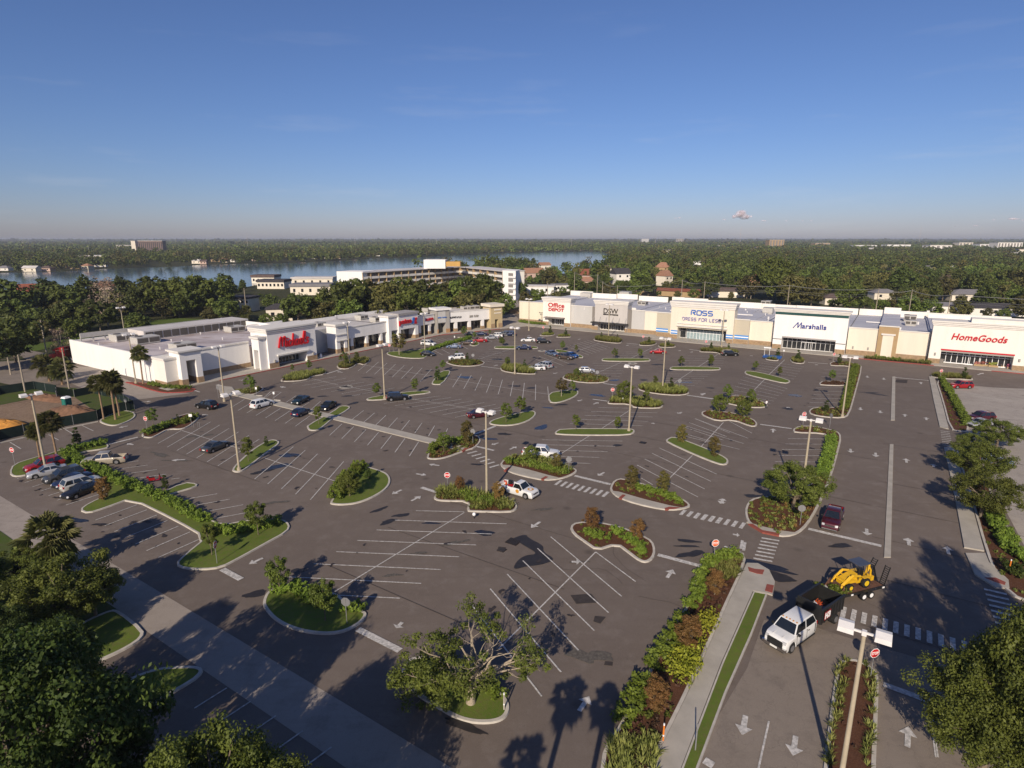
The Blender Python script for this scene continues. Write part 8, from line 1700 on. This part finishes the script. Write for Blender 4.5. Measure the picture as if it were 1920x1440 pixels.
# ---------------------------------------------------------------- utility poles and wires
def upole(px,py,h,lab,arms=1,z=0,light=False):
    g=G(px,py); o=tag(empty('utility_pole',(g[0],g[1],0),R(-33)),lab,'utility pole'); b=MB(); b.tube([(0,0,-.3),(0,0,h)],[.2,.13],7); b.build('pole',M_pole if light else M_pbark,o)
    b=MB()
    for k in range(arms): b.box(-.06,.06,-1.2,1.2,h-.5-k*1.1,h-.38-k*1.1)
    if arms: b.build('crossarm',M_bark,o)
    return g,h
UP=[]
for cx,bot,top in [(('cc3',265),560,440),(('cc3',465),520,360),(('cc3',635),520,375),(('cc3',675),540,430),(('cc3',785),550,460),(('cc3',1265),560,415),(('cc3',1432),580,430),(('cc4',140),590,455),(('cc4',800),640,480),(('cc4',1048),650,490),(('cc4',1335),680,525)]:
    px,pb=K(cx[0],cx[1],bot); pt=K(cx[0],cx[1],top)[1]; g=G(px,pb+16); UP.append((upole(px,pb+16,hgt(px,pb+16,pt),'wooden utility pole, number of crossarms one, in the line behind the right row' if False else 'wooden utility pole carrying wires behind the right store row',1),px))
for o in [o for o in COL.objects if o.name.startswith('utility_pole')]: o['group']='poles of the wire line behind the right row'
for (t_,x,yb,yt,l) in [('c1',1110,600,430,'leaning utility pole before the lake among dark trees'),('c1',350,970,720,'utility pole near the red semi tractor'),('c5',190,460,180,'thin utility pole behind the construction field, right one'),('c5',82,330,200,'thin utility pole behind the construction field, left one'),('c5',520,440,130,'utility pole between the two bushy palms and the driveway'),('c1',1855,720,480,'utility pole in front of the cream apartment house'),('c2',620,700,610,'short utility pole behind the low shop row, left one'),('c2',742,690,600,'short utility pole behind the low shop row, right one'),('cc3',1790,560,480,'utility pole at the bungalows')]:
    px,pb=K(t_,x,yb); upole(px,pb,hgt(px,pb,K(t_,0,yt)[1]),l,1)
b=MB(); main=[u for u,px in UP if px>1070]
main=sorted(main,key=lambda u:u[0][0])
pts=[(u[0][0],u[0][1],u[1]) for u in main]+[(main[-1][0][0]+120,main[-1][0][1]-70,main[-1][1])]
for a,c in zip(pts[:-1],pts[1:]):
    for dz,off in ((-.4,-1.0),(-.4,0),(-.4,1.0),(-2.5,0),(-3.4,0)):
        P=[(a[0]+(c[0]-a[0])*f+off*.55,a[1]+(c[1]-a[1])*f+off*.8,a[2]+(c[2]-a[2])*f+dz-1.1*4*f*(1-f)) for f in np.linspace(0,1,9)]; b.tube(P,.03,4,cap=False)
tag(b.build('power_lines',M_steel),'sagging power lines running behind the right store row','power lines')
# radio masts on the horizon
M_mast=mat('mast',(.5,.45,.43),.7,.1,1)
for i,(px,yt,d,l) in enumerate([(1390,425,3500,'thin tall mast right of centre on the horizon'),(1728,424,3200,'tall reddish mast on the right horizon'),(1697,448,2500,'short mast left of the tall reddish one'),(462,437,1500,'lattice mast beyond the lake at left'),(165,460,1300,'thin pole over the trees left of the slab tower'),(665,443,2200,'white mast on the centre left horizon'),(818,445,2000,'white pole over the far woods'),(1072,445,2200,'thin pole over the far shore'),(1230,440,3000,'faint mast on the horizon right of the lake')]):
    r_=ray(px,yt); X=r_[0]/r_[1]*d; zt=CAMH+r_[2]/r_[1]*d; o=tag(empty('radio_mast',(X,d,0)),l,'mast'); s=d/1109*.35; b=MB()
    b.tube([(-s,-s,0),(0,0,zt)],s*.3,4); b.tube([(s,-s,0),(0,0,zt)],s*.3,4); b.tube([(0,s,0),(0,0,zt)],s*.3,4); b.build('mast_legs',M_mast,o)
# water tower-like white tank
r_=ray(1213,500)
# ---------------------------------------------------------------- clouds (far, real volumes of small puffs) 
CA=.33; mc,t,out=nt('cloud_puff'); d=t.nodes.new('ShaderNodeBsdfDiffuse'); d.inputs[0].default_value=(.72,.66,.74,1); tr=t.nodes.new('ShaderNodeBsdfTransparent'); mx=t.nodes.new('ShaderNodeMixShader')
lw=t.nodes.new('ShaderNodeLayerWeight'); lw.inputs[0].default_value=.32; sq=t.nodes.new('ShaderNodeMath'); sq.operation='MULTIPLY_ADD'; sq.operation='POWER'; sq.inputs[1].default_value=1.6; iv=t.nodes.new('ShaderNodeMath'); iv.operation='SUBTRACT'; iv.inputs[0].default_value=1; iv.use_clamp=True; t.links.new(lw.outputs['Facing'],iv.inputs[1]); t.links.new(iv.outputs[0],sq.inputs[0]); sm=t.nodes.new('ShaderNodeMath'); sm.operation='MULTIPLY'; sm.inputs[1].default_value=CA; t.links.new(sq.outputs[0],sm.inputs[0])
t.links.new(sm.outputs[0],mx.inputs[0]); t.links.new(tr.outputs[0],mx.inputs[1]); t.links.new(d.outputs[0],mx.inputs[2]); t.links.new(mx.outputs[0],out.inputs[0])
def cloud(px,py,wpx,hpx,n,lab,seed,D=26000,thick=.5):
    rg_=np.random.default_rng(seed); r_=ray(px,py); X=r_[0]/r_[1]*D; Z=CAMH+r_[2]/r_[1]*D; sc=D/1109; b=MB()
    for k in range(n):
        u=rg_.uniform(-1,1); cx=X+u*wpx/2*sc; cz=Z+rg_.uniform(-.25,.95)*hpx/2*sc*(1-u*u); rr=hpx*sc*rg_.uniform(.2,.38)*(1.15-abs(u)*.6); rx=rr*(rg_.uniform(1.0,1.5) if n>8 else rg_.uniform(2.5,5))
        vs=[];fs=[]; nn,mm=14,8
        for j in range(mm+1):
            th=math.pi*j/mm
            for i in range(nn): a=2*math.pi*i/nn; vs.append((cx+rx*math.sin(th)*math.cos(a),D+rg_.uniform(0,1)*0+rx*math.sin(th)*math.sin(a)+k*7,cz+rr*math.cos(th)))
        for j in range(mm):
            for i in range(nn): fs.append((j*nn+i,j*nn+(i+1)%nn,(j+1)*nn+(i+1)%nn,(j+1)*nn+i))
        b.add(vs,fs)
    return tag(b.build('cloud',mc,smooth=180),lab,'cloud')
cloud(1392,406,34,17,16,'small grey-violet cumulus, tallest of the low clouds',1)
cloud(1445,414,60,4,3,'thin flat cloud right of the small cumulus',2); cloud(1280,409,30,4,2,'thin flat cloud left of the small cumulus',3); cloud(1345,412,30,4,2,'low flat cloud touching the small cumulus',4); cloud(1345+470,424,50,4,3,'faint low cloud near the right end of the horizon',5); cloud(1520,414,34,3,2,'tiny flat cloud furthest right of the cumulus group',6); cloud(1890,413,60,7,4,'pale pink low cloud at the right edge',7)
# ---------------------------------------------------------------- haze, sky, sun, camera
HZ=globals().get('HZD',1.15e-4)
b=MB(); b.box(-29000,29000,-250,24500,-1.2,46)
mh,t,out=nt('haze'); pv=t.nodes.new('ShaderNodeVolumePrincipled'); pv.inputs['Color'].default_value=(.74,.79,.90,1); pv.inputs['Density'].default_value=HZ; pv.inputs['Anisotropy'].default_value=.1
t.links.new(pv.outputs[0],out.inputs['Volume']); o=b.build('haze',mh); o['kind']='stuff'; tag(o,'thin morning haze over the far plain','haze')
w=bpy.data.worlds.new('World'); scene.world=w; w.use_nodes=True; t=w.node_tree; t.nodes.clear()
SUN_EL=R(28.4); az_s=R(17.2)+math.pi   # sun stands behind and to the left of the camera
sky=t.nodes.new('ShaderNodeTexSky'); sky.sky_type='NISHITA'; sky.sun_disc=False; sky.sun_elevation=SUN_EL; sky.sun_rotation=az_s; sky.altitude=0; sky.air_density=1.0; sky.dust_density=.5; sky.ozone_density=10.0
bg=t.nodes.new('ShaderNodeBackground'); bg.inputs[1].default_value=.108
# thin cirrus streaks
tc=t.nodes.new('ShaderNodeTexCoord'); mp=t.nodes.new('ShaderNodeMapping'); mp.inputs['Scale'].default_value=(1.6,1.6,14); t.links.new(tc.outputs['Generated'],mp.inputs[0])
n1=noise(t,2.2,6,.6,mp.outputs[0]); rr_=ramp(t,n1,.58,.82,(0,0,0),(.16,.16,.16))
sep=t.nodes.new('ShaderNodeSeparateXYZ'); t.links.new(tc.outputs['Generated'],sep.inputs[0]); band=ramp(t,sep.outputs['Z'],.12,.40,(1,1,1),(0,0,0))
mu=t.nodes.new('ShaderNodeMath'); mu.operation='MULTIPLY'; t.links.new(rr_,mu.inputs[0]); t.links.new(band,mu.inputs[1])
wb=mixc(t,1.0,sky.outputs[0],(1.13,.85,.84),'MULTIPLY')
c=mixc(t,mu.outputs[0],wb,(7,6.8,6.8)); t.links.new(c,bg.inputs[0])
o2=t.nodes.new('ShaderNodeOutputWorld'); t.links.new(bg.outputs[0],o2.inputs[0])
L=bpy.data.lights.new('sun','SUN'); L.energy=5.0; L.angle=R(.53); L.color=(1,.87,.70); so=bpy.data.objects.new('sun',L); COL.objects.link(so)
d=Vector((math.sin(R(17.2))*math.cos(SUN_EL),math.cos(R(17.2))*math.cos(SUN_EL),-math.sin(SUN_EL))); so.rotation_euler=d.to_track_quat('-Z','Y').to_euler(); so.location=(-60,-100,150)
cam=bpy.data.cameras.new('camera'); co=bpy.data.objects.new('camera',cam); COL.objects.link(co); co.location=(0,0,CAMH); co.rotation_euler=(math.pi/2-PIT,0,0); cam.sensor_width=36; cam.lens=36*FOC/1920; cam.clip_start=.5; cam.clip_end=90000; scene.camera=co
scene.view_settings.view_transform='Standard'; scene.view_settings.look='None'; scene.view_settings.exposure=0.0; scene.view_settings.gamma=1
scene.render.resolution_x=1024; scene.render.resolution_y=768
